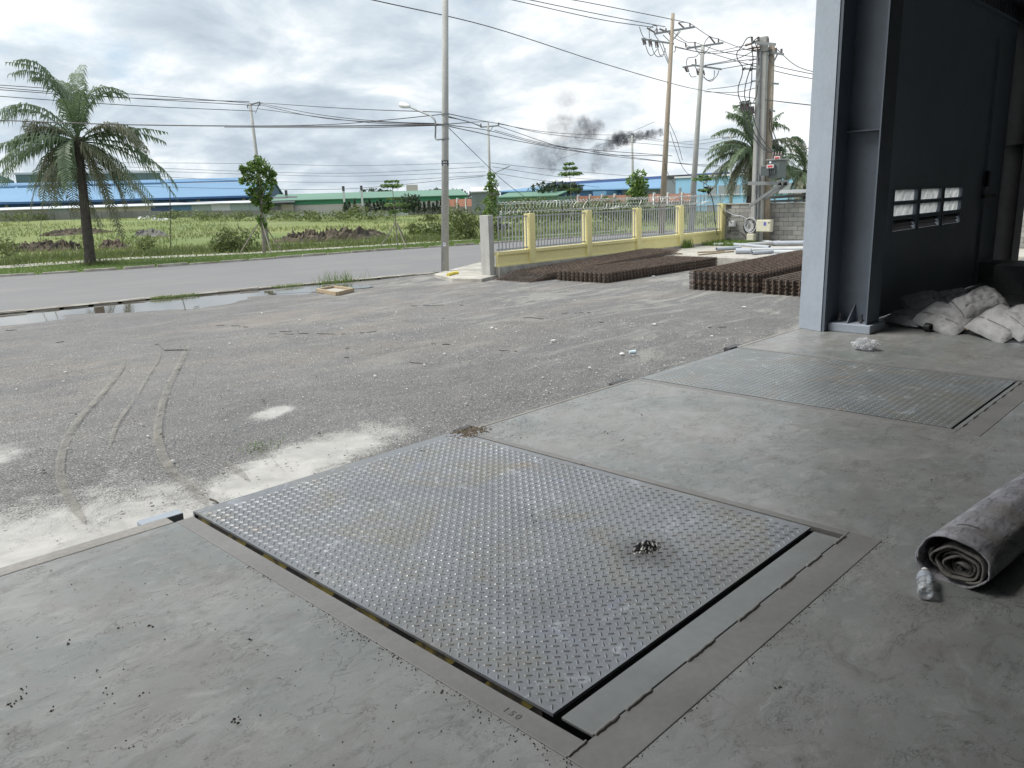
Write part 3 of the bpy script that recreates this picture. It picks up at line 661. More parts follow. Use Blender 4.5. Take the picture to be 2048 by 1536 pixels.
# dark mud clods in ragged rows
cl = MB(); rows = [[(8.308, 16.315), (9.048, 15.451), (9.703, 14.48), (10.336, 14.241)], [(9.363, 22.046), (10.025, 22.537)], [(6.442, 16.884), (6.948, 16.767)], [(6.364, 16.312), (6.534, 15.515)], [(13.165, 12.788), (13.59, 12.701), (13.623, 11.941)], [(14.568, 12.521), (15.257, 11.9)], [(8.506, 11.179), (8.711, 10.451)], [(8.064, 12.259), (8.4, 11.633)], [(8.116, 13.539), (8.717, 13.046)], [(8.928, 16.101), (9.275, 15.826)], [(14.636, 8.494), (15.146, 8.195)], [(9.878, 12.129), (10.156, 11.539)], [(5.025, 19.129), (5.358, 19.071)], [(12.278, 14.452), (12.44, 13.912)], [(10.193, 10.586), (10.418, 9.759)], [(8.466, 18.606), (8.892, 17.418)], [(13.957, 10.888), (14.495, 10.729)], [(4.848, 22.179), (5.465, 22.049)], [(13.4, 17.006), (14.355, 15.821)]]
for q in rows:
    Q = smoothpath([(x,y,0) for x,y in q], 60); run = []
    for i_, p in enumerate(Q):
        on = mnoise.noise(Vector((p.x*4.2, p.y*4.2, 2)))+.5*mnoise.noise(Vector((p.x*11, p.y*11, 3))) > .02
        if on:
            w_ = .003+.020*max(0, mnoise.noise(Vector((p.x*9, p.y*9, 6)))+.1)
            o_ = .16*mnoise.noise(Vector((p.x*2.5, p.y*2.5, 8)))+.03*mnoise.noise(Vector((p.x*13, p.y*13, 8))); d = (Q[min(i_+1,len(Q)-1)]-Q[max(0,i_-1)]).normalized(); v = Vector((-d.y, d.x, 0))
            run.append((p+v*(o_-w_), p+v*o_, p+v*(o_+w_)))
        if (not on or i_ == len(Q)-1) and len(run) > 1:
            o = len(cl.v)
            for a, b, c_ in run: cl.v += [(a.x,a.y,ZY+.004), (b.x,b.y,ZY+.016), (c_.x,c_.y,ZY+.004)]
            for r_ in range(len(run)-1):
                for k in (0, 1): cl.f.append([o+3*r_+k, o+3*r_+3+k, o+3*r_+4+k, o+3*r_+1+k]); cl.mi.append(0)
            run = []
        elif not on: run = []
M['clod'] = pm('clod', (.06,.05,.042), .95, .4, 6)
cl.build('mud_clods', M['clod'], kind='stuff')
# open drain frame set in the yard
dr = thing('drain_frame', (14.36, 22.038, -1.2), 'rusty tan square drain frame in the puddle by the kerb', 'drain frame')
D4 = [(13.97, 22.479), (14.782, 22.782), (14.674, 21.498), (13.733, 21.0)]
for i in range(4):
    a, b = D4[i], D4[(i+1)%4]; MB().bar((*a,ZY+.06), (*b,ZY+.06), .09, .12).build('frame_side', M['timber'], dr, bevel=.01)
MB().prism([(lerp(x, sum(p[0] for p in D4)/4, .12), lerp(y, sum(p[1] for p in D4)/4, .12)) for x, y in D4], ZY-.02, ZY+.045).build('cover', M['conc_pale'], dr)
# square chamber outline near the wheel tracks
cm = thing('chamber_cover', (6.62, 16.429, -1.2), 'square sunken chamber cover edged with dark mud beside the wheel track', 'chamber cover')
MB().prism([(6.539, 16.961), (6.885, 16.667), (6.593, 15.619), (6.278, 15.975)], ZY-.05, ZY+.029).build('lid', M['yard'], cm)

# grass and weeds --------------------------------------------------
def blades(name, pts, hmin, hmax, wd, mat, seed=1, n_each=1, lean=.35):
    rg = random.Random(seed); v = []; f = []
    for (x, y, z) in pts:
        for _ in range(n_each):
            a = rg.uniform(0, 6.28); h = rg.uniform(hmin, hmax); w_ = wd*rg.uniform(.6,1.4); dx, dy = rg.gauss(0,lean)*h, rg.gauss(0,lean)*h
            x1, y1 = x+rg.gauss(0,.04), y+rg.gauss(0,.04); o = len(v)
            v += [(x1-math.cos(a)*w_, y1-math.sin(a)*w_, z), (x1+math.cos(a)*w_, y1+math.sin(a)*w_, z), (x1+dx, y1+dy, z+h)]; f.append((o,o+1,o+2))
    me = bpy.data.meshes.new(name); me.from_pydata(v, [], f); me.materials.append(mat); o = bpy.data.objects.new(name, me); COL.objects.link(o); o['kind'] = 'stuff'; return o
def between(A, B, n, seed, z, thr=-1.0, fr=.5):
    rg = random.Random(seed); out = []; L_ = len(A)-1
    while len(out) < n:
        t = rg.random()*L_; k = min(int(t), L_-1); u = t-k; s_ = rg.random()
        a = (lerp(A[k][0],A[k+1][0],u), lerp(A[k][1],A[k+1][1],u)); b = (lerp(B[k][0],B[k+1][0],u), lerp(B[k][1],B[k+1][1],u))
        x, y = lerp(a[0],b[0],s_), lerp(a[1],b[1],s_)
        if mnoise.noise(Vector((x*fr, y*fr, seed))) > thr: out.append((x, y, z))
    return out
blades('verge_grass', between(FK[:7], SWn, 26000, 4, ZY+.055), .07, .20, .012, M['grass'], 4, lean=.5)
pts = []
while len(pts) < 34000:
    a = rg.uniform(28, 82); r_ = 47+150*rg.random()**1.7; x, y = r_*math.cos(R(a)), r_*math.sin(R(a))
    # outside the verge
    if y < 48.5-.33*(x-9)+(0): continue
    if mnoise.noise(Vector((x*.08, y*.08, 1))) < -.25+.3*rg.random(): continue
    pts.append((x, y, terr(x, y)-.05))
blades('field_grass', pts, .12, .5, .05, M['weeds'], 6, lean=.4)
pts = between([(p[0], p[1]+.3) for p in SWf], [(p[0]+1.5, p[1]+6) for p in SWf], 9000, 14, ZY-.05, -.1, .25)
blades('tall_weeds', pts, .2, .6, .03, M['bush'][1], 8, lean=.4)
pts = between([(p[0], p[1]-.02) for p in NK[2:]], [(p[0], p[1]-.35) for p in NK[2:]], 900, 24, ZY, .05, .8)
blades('kerb_weeds', pts, .04, .14, .008, M['grass'], 9, lean=.5)
gw = (16.046, 24.316, -1.15)
blades('kerb_tuft', [(gw[0]+rg.gauss(0,.45), gw[1]+rg.gauss(0,.14), ZY) for _ in range(160)], .15, .55, .01, M['grass'], 3, lean=.35)
gw = (4.219, 8.406, -1.2)
blades('yard_sprouts', [(gw[0]+rg.gauss(0,.17), gw[1]+rg.gauss(0,.09), ZY+.02) for _ in range(90)], .015, .04, .008, M['leaf_bright'][1], 3, lean=.9)

# earth mounds
def mound(P, wid, hgt, label, seed, mat=None, n=70):
    P3 = smoothpath([(x,y,0) for x,y in P], 22); m = MB(); rg = random.Random(seed); nn = len(P3); K = 15
    for i, p in enumerate(P3):
        t = i/(nn-1); d = (P3[min(i+1,nn-1)]-P3[max(i-1,0)]).normalized(); v = Vector((-d.y, d.x, 0)); e = math.sin(math.pi*t)**.5
        for k in range(K):
            u = k/(K-1)*2-1; z = hgt*e*(1-u*u)*(.45+.8*mnoise.noise(Vector((p.x*1.3+u*2, p.y*1.3+u*2, seed)))+.95*rg.random())
            q = p+v*u*wid*(.5+.5*e)+d*rg.uniform(-.15,.15); m.v.append((q.x, q.y, terr(q.x, q.y)-.05+max(0,z)))
    for i in range(nn-1):
        for k in range(K-1): m.f.append([i*K+k, (i+1)*K+k, (i+1)*K+k+1, i*K+k+1])
    m.mi = [0]*len(m.f); c = P3[nn//2]
    return tag(m.build('earth_mound', mat or M['earth'], base=(c.x, c.y, -1.2)), label, 'earth mound', 'mounds of dug earth in the field')
MD = [[(16.061, 67.855), (17.692, 67.797), (19.49, 65.758), (20.386, 64.742)], [(26.792, 95.575), (30.169, 97.64), (34.24, 97.811)], [(21.566, 64.574), (22.297, 64.084), (22.859, 62.335)], [(32.514, 86.329), (33.616, 85.482), (33.015, 79.678)], [(32.696, 58.089), (34.051, 55.331), (36.517, 53.451), (41.238, 55.156)]]
M['earth_dark'] = pm('earth_dark', (.07,.06,.052), .95, .4, 2, col2=(.15,.11,.085), bump=.8, bs=6)
mound(MD[0], 1.2, .62, 'long reddish-black earth mound left of the palm trunk', 1)
mound(MD[1], 2.0, .5, 'flatter brown earth mound farther back behind the palm', 2)
mound(MD[2], .9, .55, 'small near-black earth mound just right of the palm trunk', 3, M['earth_dark'])
mound(MD[3], 1.1, .55, 'greyish earth heap in the grass right of the palm fronds', 4, M['conc_dark'])
mound(MD[4], 1.6, .75, 'long dark earth mound between the leafy tree and the young tiered tree', 5)

# ================================================================== TREES
RV = Vector((0.701, -0.713, 0))   # picture right on the ground
FV = Vector((-RV.y, RV.x, 0))
def frond(C, K, T, seed, mat, parent, ll=.75, n=36):
    rg = random.Random(seed); C, K, T = Vector(C), Vector(K), Vector(T); K = K+(K-(C+T)/2)*.30; m = MB(); pts = []
    for i in range(15):
        t = i/14; pts.append(C*(1-t)**2+K*2*t*(1-t)+T*t*t)
    m.tube(pts, [lerp(.035,.006,i/14) for i in range(15)], 4)
    for i in range(n*2):
        t = .12+.88*(i//2+.5*(i % 2))/n; p = C*(1-t)**2+K*2*t*(1-t)+T*t*t; d = (2*(1-t)*(K-C)+2*t*(T-K)).normalized()
        s_ = d.cross(Vector((0,0,1))); s_ = s_.normalized() if s_.length > .05 else RV.copy()
        if i % 2: s_ = -s_
        L_ = ll*1.12*math.sin(math.pi*(.18+.76*t))**.7*rg.uniform(.65,1.2); dr_ = rg.uniform(.1,1.15)
        a = p; e1 = p+(s_*.75+d*.55+Vector((0,0,.12-.2*dr_)))*L_*.5; e2 = e1+(s_*.35+d*.35+Vector((0,0,-.5-.8*dr_)))*L_*.5
        w_ = d*.042; o = [a-w_*.5, a+w_*.5, e1+w_, e1-w_, e2]
        m.add(o, [(0,1,2,3),(3,2,4)])
    return m.build('frond', mat, parent)
PF = [(440,130,250,118,-.6),(400,190,215,195,.5),(290,290,58,400,-.3),(190,400,160,620,.6),(200,500,-30,640,-.8),(120,560,-50,800,.4),(230,600,125,920,1),(300,640,215,1120,-.6),
      (420,760,485,1110,.8),(590,250,765,305,.6),(760,400,868,615,-.5),(740,540,830,690,1),(660,610,945,960,-1),(800,610,992,910,.6),(600,640,700,1120,-.7),(540,700,600,1160,.9),
      (430,560,515,850,-1.6),(370,620,350,960,-1.1),(470,260,330,190,.9),(600,620,665,900,1.4),(290,420,180,560,1.3),(330,540,100,760,-1.4),(560,380,640,300,-1.2),(700,470,900,560,1.5),(250,660,140,850,1.6),(650,700,760,930,1.4),(480,200,400,140,1.6),(340,700,290,1000,1.4)]
def palm(base, crown, sc_, label, seed, ll=.75, keep=28, trunk=(.26,.17), lift=0.0):
    t = thing('palm_tree', base, label, 'palm tree', 'feather palms'); b = Vector(base); c = Vector(crown)
    pts = [b.lerp(c, k/14)+Vector((0,0,0)) for k in range(15)]; rs = []
    for k in range(15): rs.append(lerp(trunk[0],trunk[1],k/14)*(1.25 if k == 0 else 1)*(1+.07*(k % 2)))
    MB().tube(pts, rs, 14).build('trunk', M['palm_trunk'], t, smooth=False)
    m = MB(); rg = random.Random(seed)
    for k in range(26):
        a = rg.uniform(0,6.28); z = rg.uniform(-.9,.1); u = Vector((math.cos(a), math.sin(a), 0)); p = c+Vector((0,0,z))+u*trunk[1]*.8
        m.bar(p, p+u*.22*sc_+Vector((0,0,.3*sc_)), .09, .04)
    m.build('leaf_base', M['brown_wood'], t, kind='stuff')
    rj = random.Random(seed+70); PL = PF[:keep]+[(a+rj.uniform(-70,70), b_+rj.uniform(-50,50), x+rj.uniform(-110,110), z+rj.uniform(-90,60), d+rj.uniform(-1,1)) for a, b_, x, z, d in PF[:keep]]
    for i, (a, b_, x, z, d) in enumerate(PL):
        f = lambda X, Z, D: c+RV*((X-480)/118.8*sc_)+Vector((0,0,(560-Z)/118.8*sc_))+FV*D*sc_
        frond(c, f(a,b_,d*.6), f(x,z,d*1.3), seed*50+i, M['palm_dry'] if z > 940 or (i % 7 == 3) else M['palm'], t, ll*sc_)
    return t
palm((14.221, 44.199, -1.2), (14.475, 44.118, 4.992), 1.0, 'large feather palm with drooping fronds on the roadside verge at the left', 1, ll=.85)
for k in range(40):
    pass
blades('palm_foot_weeds', [(14.5+rg.gauss(0,.5), 43.9+rg.gauss(0,.3), ZY+.05) for _ in range(250)], .15,.5,.02, M['bush'][1], 31)
palm((54.867, 28.873, -1.086), (54.949, 28.716, 4.428), .82, 'feather palm behind the transformer pole', 2, ll=1.0, trunk=(.25,.2))
palm((63.91, 28.558, -0.909), (63.829, 28.737, 2.856), .72, 'shorter feather palm beside the blue-grey column edge', 3, ll=.95, keep=20)

def branchy(t, base, top, r0, limbs, mat, seed, rad):
    rg = random.Random(seed); b, c = Vector(base), Vector(top); pts = [b.lerp(c, k/8)+Vector((rg.uniform(-.04,.04), rg.uniform(-.04,.04), 0)) for k in range(9)]
    MB().tube(pts, [lerp(r0, r0*.35, k/8) for k in range(9)], 8).build('trunk', mat, t, smooth=True)
    for k in range(limbs):
        p = b.lerp(c, rg.uniform(.5,.95)); a = rg.uniform(0,6.28); q = p+Vector((math.cos(a), math.sin(a), rg.uniform(.5,1.2)))*rad*rg.uniform(.5,.9)
        MB().tube([p, (p+q)/2+Vector((0,0,-.05)), q], [r0*.35, r0*.25, r0*.1], 5).build('limb', mat, t)
def props(t, base, top_z, spread, n=3, rot=0.3, rad=.035):
    b = Vector(base)
    for k in range(n):
        a = rot+6.283*k/n; MB().tube([b+Vector((math.cos(a)*spread, math.sin(a)*spread, 0)), b+Vector((math.cos(a)*.08, math.sin(a)*.08, top_z))], rad, 6).build('prop', M['stem'], t)
def leafy(base, clumps, label, leafmat, size=.16, r0=.12, seed=1, limbs=8, prop=None, name='leafy_tree', cat='tree'):
    t = thing(name, base, label, cat); top = max(clumps, key=lambda q: q[0][2])[0]
    top = (top[0], top[1], top[2]-.1); branchy(t, base, top, r0, limbs, M['stem'], seed, .7)
    m = MB()
    for i, (c, r_, n_) in enumerate(clumps): face_cards(m, c, n_, r_, size, seed*20+i)
    m.build('crown', leafmat, t)
    if prop: props(t, base, *prop)
    return t
B1 = (23.578, 43.368, -1.2)
def cl_(B, scale_px):
    return B
C1 = [((23.353, 43.49, 3.776), 0.32), ((23.915, 43.185, 3.82), 0.42), ((24.176, 43.042, 3.451), 0.34), ((23.759, 43.269, 3.152), 0.5), ((23.192, 43.577, 3.334), 0.34), ((24.307, 42.971, 2.969), 0.28), ((23.389, 43.47, 2.825), 0.42), ((23.998, 43.139, 2.525), 0.4), ((23.51, 43.405, 2.257), 0.36), ((23.999, 43.139, 1.957), 0.3), ((23.402, 43.464, 1.864), 0.28), ((23.807, 43.243, 1.451), 0.3), ((23.532, 43.393, 0.832), 0.24), ((23.674, 43.315, 0.481), 0.2), ((23.699, 43.302, 4.131), 0.28), ((22.958, 43.705, 3.673), 0.22), ((22.873, 43.751, 3.007), 0.2), ((24.414, 42.913, 3.361), 0.18), ((23.155, 43.598, 2.381), 0.22), ((24.093, 43.088, 1.612), 0.18)]
leafy(B1, [(c, r_, int(230*r_)+12) for c, r_ in C1], 'leafy street tree with dense crown held by wooden props', M['leaf'], .15, .12, 5, limbs=14, prop=(1.9, 1.5))
def tiered(base, tiers, label, mat, seed, prop=None, size=.10, trunk=.05, name='young_tree', grp=None):
    t = thing(name, base, label, 'young tree', grp); tp = max(tiers, key=lambda q: q[0][2])[0]
    MB().tube([base, tp], [trunk, trunk*.3], 6).build('trunk', M['stem'], t)
    rg = random.Random(seed)
    for i, (c, r_, n_) in enumerate(tiers):
        br = MB(); m = MB()
        for k in range(7):
            a = 6.28*k/7+rg.random(); e = Vector(c)+Vector((math.cos(a), math.sin(a), .12))*r_*rg.uniform(.7,1); br.tube([c, e], [.02,.008], 4)
            face_cards(m, e-Vector((math.cos(a), math.sin(a), 0))*r_*.2, n_//7, r_*.42, size, seed*9+i*7+k, (1,1,.38), up=1.5, shell=.3)
        br.build('branch', M['stem'], t); m.build('leaf_tier', mat, t)
    if prop: props(t, base, *prop)
    return t
GY = 'young tiered trees'
def T_(l): return l
tiered((30.284, 39.221, -1.2), [(c, r_, n_) for (c, r_), n_ in zip([((30.197, 39.289, 2.739), 0.45), ((30.229, 39.264, 2.445), 0.72), ((30.31, 39.201, 1.706), 0.5), ((30.315, 39.198, 1.32), 0.75), ((30.343, 39.176, 0.933), 0.62)], (170,330,150,260,220))],
    'young tiered tree with flat leaf layers on three long props across the road', M['leaf_bright'], 3, prop=(1.5, 1.15), grp=GY)
tiered((47.633, 39.688, -0.781), [(c, r_, n_) for (c, r_), n_ in zip([((47.476, 39.875, 3.948), 0.45), ((47.546, 39.792, 3.578), 0.6), ((47.518, 39.825, 3.14), 0.85), ((47.63, 39.69, 2.027), 0.5)], (160,240,340,120))],
    'young tiered tree rising above the fence below the smoke', M['leaf_bright'], 4, size=.13, grp=GY)
tiered((34.354, 20.255, -0.9), [(c, r_, n_) for (c, r_), n_ in zip([((34.253, 20.426, 2.304), 0.25), ((34.244, 20.443, 2.143), 0.42), ((34.285, 20.372, 1.653), 0.3)], (120,220,110))],
    'thin sapling inside the fence corner snagged with black cloth', M['leaf_bright'], 5, size=.08, trunk=.03, grp=GY)
C2 = [((51.473, 36.326, 2.917), 0.6), ((51.255, 36.633, 2.558), 0.55), ((51.605, 36.137, 2.316), 0.6), ((51.389, 36.444, 1.881), 0.75), ((51.258, 36.628, 1.402), 0.7), ((51.566, 36.193, 1.348), 0.6), ((51.414, 36.408, 0.906), 0.6)]
leafy((51.399, 36.43, -0.948), [(c, r_, int(170*r_)) for c, r_ in C2], 'bushy upright tree behind the fence beside the distant pole', M['leaf'], .2, .12, 8)
C3 = [((37.836, 38.529, 3.039), 0.3), ((37.943, 38.424, 2.585), 0.4), ((37.721, 38.641, 2.271), 0.35), ((37.924, 38.441, 1.874), 0.45), ((37.77, 38.593, 1.426), 0.5), ((37.95, 38.416, 0.994), 0.55), ((37.703, 38.659, 0.678), 0.5)]
leafy((37.784, 38.579, -0.81), [(c, r_*.9, int(150*r_)+15) for c, r_ in C3], 'creeper-like narrow tree wrapped around the pole behind the concrete post', M['leaf'], .15, .1, 9)

def bush(c, rx, rz, n, size, mat, label, seed, grp='bushes in the field', name='bush'):
    m = MB(); rg = random.Random(seed)
    for k in range(9):
        q = (c[0]+rg.uniform(-.65,.65)*rx, c[1]+rg.uniform(-.65,.65)*rx, c[2]+rz*rg.uniform(.2,.65)); face_cards(m, q, n//9, rx*.45, size, seed*10+k, (1,1,rz/rx*.9))
    for k in range(14):
        a = rg.uniform(0,6.28); m.tube([c, (c[0]+math.cos(a)*rx*.7, c[1]+math.sin(a)*rx*.7, c[2]+rz*rg.uniform(.6,1.15))], [.02,.006], 3)
    return tag(m.build(name, mat, base=c), label, 'bush', grp)
bush((38.167, 40.979, -1.061), 1.7, 2.6, 1500, .13, M['bush'], 'tall feathery green bush left of the concrete end post', 1)
bush((41.698, 45.884, -1.016), 1.2, 1.7, 700, .13, M['bush'], 'lower feathery bush behind the lamp pole', 2)
bush((23.68, 46.295, -1.1), 1.5, 1.5, 1100, .12, M['bush'], 'spreading scrubby bush left of the propped leafy tree', 3)
bush((23.652, 48.544, -1.088), 1.2, .9, 600, .12, M['bush'], 'low scrub joined to the spreading bush, on its left side', 4)
bush((11.598, 48.636, -0.597), .9, 1.2, 400, .10, M['bush'], 'thin scrub at the left edge of the field', 5)
bush((18.688, 48.526, -0.755), .8, .9, 300, .10, M['bush'], 'sparse twiggy scrub right of the palm', 6)
bush((94.097, 116.815, -0.061), 2.6, 3.0, 700, .35, M['leaf_dark'], 'dark round bush in front of the green warehouse', 7)
bush((80.398, 114.613, -0.484), 1.6, 1.8, 300, .3, M['bush'], 'small pale green bush in front of the white wall', 8)
bush((93.871, 82.542, 1.665), 4.2, 2.4, 900, .35, M['leaf_dark'], 'dark tree mass in front of the blue factory', 9)
for k, (px_, r_) in enumerate([((62.814, 57.267, -0.934), 2.2), ((68.176, 58.754, -1.156), 2.2), ((68.235, 55.569, -1.164), 2.0), ((66.578, 51.218, -1.102), 2.2), ((71.042, 51.933, -1.288), 2.0), ((57.587, 55.531, -0.718), 2.0), ((70.936, 48.621, -1.289), 1.7), ((71.387, 46.14, -1.312), 1.6)]):
    bush(px_, r_*1.4, r_*1.15, 800, .2, M['bush'], ('hedge bush behind the second fence bay, left part','hedge bush behind the second fence bay, right part','hedge bush behind the third fence bay, left part','hedge bush behind the third fence bay, right part','hedge bush behind the pier between third and fourth bays','hedge bush showing just right of the concrete end post','hedge bush behind the fourth fence bay','hedge bush behind the last fence bay')[k], 30+k, 'hedge bushes behind the fence')
for k, q in enumerate([(64.503, 112.869, -0.453), (66.06, 109.636, -0.528), (66.997, 105.529, -0.582), (71.773, 105.984, -0.768), (74.361, 101.718, -0.888), (61.612, 120.12, -0.309), (59.741, 126.614, -0.207), (58.869, 137.966, -0.125), (44.502, 164.072, 0.551), (40.291, 160.005, 0.699), (70.726, 84.249, -0.819), (69.474, 78.73, -0.794), (44.345, 54.162, 0.089), (41.451, 48.763, 0.18)]):
    bush((q[0],q[1],terr(q[0],q[1])), 3.2 if k < 10 else 1.6, 1.6 if k < 10 else 1.0, 420, .22, M['bush'], 'low weedy bush '+('right of the open shed, leftmost of four before the pale wall','second from the left of four before the pale wall','third from the left of four before the pale wall','rightmost of four before the pale wall','beside the young tiered tree before the pale wall','below the blue panels of the white-roofed lean-to','before the teal panels of the white-roofed lean-to','before the cream panels right of the palm','behind the palm fronds at the grey boundary wall','at the far left edge by the grey boundary wall','just left of the lamp pole, farther one','just right of the lamp pole, farther one','just left of the lamp pole, nearer and lower','partly hidden by the lamp pole, nearer one')[k], 50+k, 'low weedy bushes in the field')
# row of clipped conifers
for k, px_ in enumerate([(85.456, 125.703, -0.045), (86.054, 125.295, -0.069), (86.949, 124.675, -0.105), (88.66, 123.464, -0.174), (89.179, 123.09, -0.195), (89.771, 122.659, -0.219), (90.289, 122.278, -0.241), (90.805, 121.895, -0.262), (91.247, 121.565, -0.28), (91.761, 121.177, -0.301), (92.202, 120.842, -0.319), (92.715, 120.449, -0.34), (96.345, 117.565, -0.49), (97.064, 116.973, -0.52), (97.78, 116.375, -0.55), (98.351, 115.893, -0.574), (98.92, 115.408, -0.598), (99.487, 114.919, -0.621)]):
    m = MB(); h_ = 1.9+.9*((k*37) % 5)/5; c = Vector(px_); 
    for j in range(6): face_cards(m, c+Vector((0,0,h_*(.1+.15*j))), 34, (.55-.07*j), .2, 200+k*6+j)
    t = thing('conifer', px_, 'small dark clipped conifer in the row before the green warehouse', 'conifer', 'row of clipped conifers'); m.build('crown', M['leaf_dark'], t)
    MB().tube([c, c+Vector((0,0,.6))], .07, 5).build('trunk', M['stem'], t)
for k, (q, r_) in enumerate([((135.892, 185.563, 3.773), 3.4), ((138.873, 183.342, 3.39), 3.0), ((149.235, 175.011, 3.27), 3.2), ((152.95, 171.774, 2.984), 3.4), ((198.396, 116.357, 2.8), 3), ((159.207, 165.991, 3.418), 3)]):
    m = MB(); face_cards(m, (q[0],q[1],q[2]-1), 500, r_, .6, 400+k, (1.5,1.5,.8)); t = thing('distant_tree', (q[0],q[1],0), ('distant tree top left of the young tiered tree over the green roof','distant tree top right of the young tiered tree over the green roof','distant tree top just left of the lamp pole','distant tree top just right of the lamp pole','distant tree top over the light blue building','distant tree top beyond the grey gabled shed')[k], 'tree', 'distant trees behind the factories'); m.build('crown', M['leaf_dark'], t); MB().tube([(q[0],q[1],-1.2),(q[0],q[1],q[2]-1)], .3, 6).build('trunk', M['stem'], t)

# ================================================================== FAR BUILDINGS
def colr(name, c, rough=.55, rib=0, dirz=None, var=.12):
    s = NT(name); f = s.ramp(s.noise(.08, 5, .6), .35, .65); cc = s.mix(f, c, tuple(v*(1-var) for v in c))
    s.set(Base_Color=cc, Roughness=rough); return s.m
M['roof_blue'] = colr('roof_blue', (.15,.29,.45)); M['wall_blue'] = colr('wall_blue', (.06,.16,.38)); M['roof_blue2'] = colr('roof_blue2', (.12,.25,.42))
M['roof_green'] = colr('roof_green', (.13,.25,.18)); M['band_green'] = colr('band_green', (.04,.24,.13)); M['glass_green'] = colr('glass_green', (.13,.20,.19), .3)
M['wall_pink'] = colr('wall_pink', (.52,.49,.48)); M['wall_cream'] = colr('wall_cream', (.50,.47,.36)); M['panel_teal'] = colr('panel_teal', (.36,.44,.42)); M['white_roof'] = colr('white_roof', (.62,.64,.66))
M['brick_red'] = colr('brick_red', (.42,.20,.15), .9); M['light_blue'] = colr('light_blue', (.27,.50,.68)); M['grey_clad'] = colr('grey_clad', (.20,.23,.25)); M['win_dark'] = colr('win_dark', (.05,.07,.09), .2)
M['win_grey'] = colr('win_grey', (.25,.28,.29), .3); M['wall_grey_far'] = pm('wall_grey_far', (.25,.25,.24), .9, .3, .3, streak=.6); M['navy'] = colr('navy', (.07,.12,.26))
def P2(a): return Vector((a[0], a[1], 0))
class Fac:   # a facade line between two ground points, with a depth direction away from the camera
    def __init__(s, a, b):
        s.a, s.b = P2(a), P2(b); s.u = (s.b-s.a); s.L = s.u.length; s.u.normalize(); s.n = Vector((-s.u.y, s.u.x, 0))
        if s.n.dot(s.a) < 0: s.n = -s.n
    def p(s, t, d, z): q = s.a+s.u*(t*s.L)+s.n*d; return (q.x, q.y, z)
    def block(s, name, mat, parent, t0, t1, d0, d1, z0, z1, **k):
        m = MB(); P = [s.p(t0,d0,z0),s.p(t1,d0,z0),s.p(t1,d1,z0),s.p(t0,d1,z0),s.p(t0,d0,z1),s.p(t1,d0,z1),s.p(t1,d1,z1),s.p(t0,d1,z1)]
        m.add(P, [(0,3,2,1),(4,5,6,7),(0,1,5,4),(1,2,6,5),(2,3,7,6),(3,0,4,7)]); return m.build(name, mat, parent, **k)
    def slope(s, name, mat, parent, t0, t1, d0, z0, d1, z1, th=.15):
        m = MB(); P = [s.p(t0,d0,z0),s.p(t1,d0,z0),s.p(t1,d1,z1),s.p(t0,d1,z1),s.p(t0,d0,z0+th),s.p(t1,d0,z0+th),s.p(t1,d1,z1+th),s.p(t0,d1,z1+th)]
        m.add(P, [(0,3,2,1),(4,5,6,7),(0,1,5,4),(1,2,6,5),(2,3,7,6),(3,0,4,7)]); return m.build(name, mat, parent)
# grey boundary wall, far left
F1 = Fac((29.694, 173.477, 0.912), (81.975, 137.405, -0.565))
zb = lambda t: 0
t_ = thing('boundary_wall', F1.p(.5,0,-1), 'stained grey boundary wall below the blue warehouse', 'wall')
NS = 24
for k in range(NS):
    F1.block('wall_panel', M['wall_grey_far'], t_, k/NS+.0006, (k+1)/NS-.0006, 0, .25, -1.6, 2.202*(1-k/NS)+0.558*k/NS)
# blue warehouse
zA = lambda px_: 0
bl = thing('blue_warehouse', F1.p(.5,10,0), 'long warehouse with pale blue roof and deep blue wall at the left', 'warehouse')
zE, zR = (3.652, 6.793)
F1.block('wall', M['wall_blue'], bl, -.1, .90, 12, 56, -1.2, zE)
F1.slope('roof', M['roof_blue'], bl, -.1, .905, 10.5, zE-.1, 34, zR)
m = MB(); m.add([F1.p(.899,12,zE-.2),F1.p(.899,56,zE-.2),F1.p(.899,34,zR-.1)],[(0,1,2),(2,1,0)]); m.build('gable', M['roof_blue2'], bl)
F1.slope('roof', M['roof_blue'], bl, -.1, .905, 34, zR, 58, zE)
F1.slope('upper_roof', M['roof_blue2'], bl, -.1, .79, 34, zR+.25, 44, zR+1.2, .3)
F1.block('gutter', M['wall_blue'], bl, -.1, .905, 10.2, 10.45, zE-.35, zE)
for k in range(20):
    t0 = .0+k*.046; F1.block('window', M['wall_cream'] if k % 3 == 0 else M['navy'], bl, t0, t0+.010, 11.8, 11.98, zE-1.6, zE-.5)
# white canopy shed in front
cs = thing('canopy_shed', F1.p(.5,3,0), 'low white-roofed lean-to along the blue warehouse', 'shed')
zc0 = 2.302
F1.slope('roof', M['white_roof'], cs, -.1, .93, 3.2, zc0-.15, 7.5, zc0+.25, .12)
pats = ['panel_teal','wall_cream','panel_teal','wall_cream','panel_teal','wall_cream','wall_cream','panel_teal','wall_cream','wall_cream','wall_cream','wall_cream','navy','roof_blue2','panel_teal','white_roof','panel_teal','panel_teal']
for k, nm in enumerate(pats):
    a = -.1+1.02*k/len(pats); F1.block('wall_panel', M[nm], cs, a+.0005, a+1.02/len(pats)-.0005, 4, 4.2, -1.2, zc0-.15)
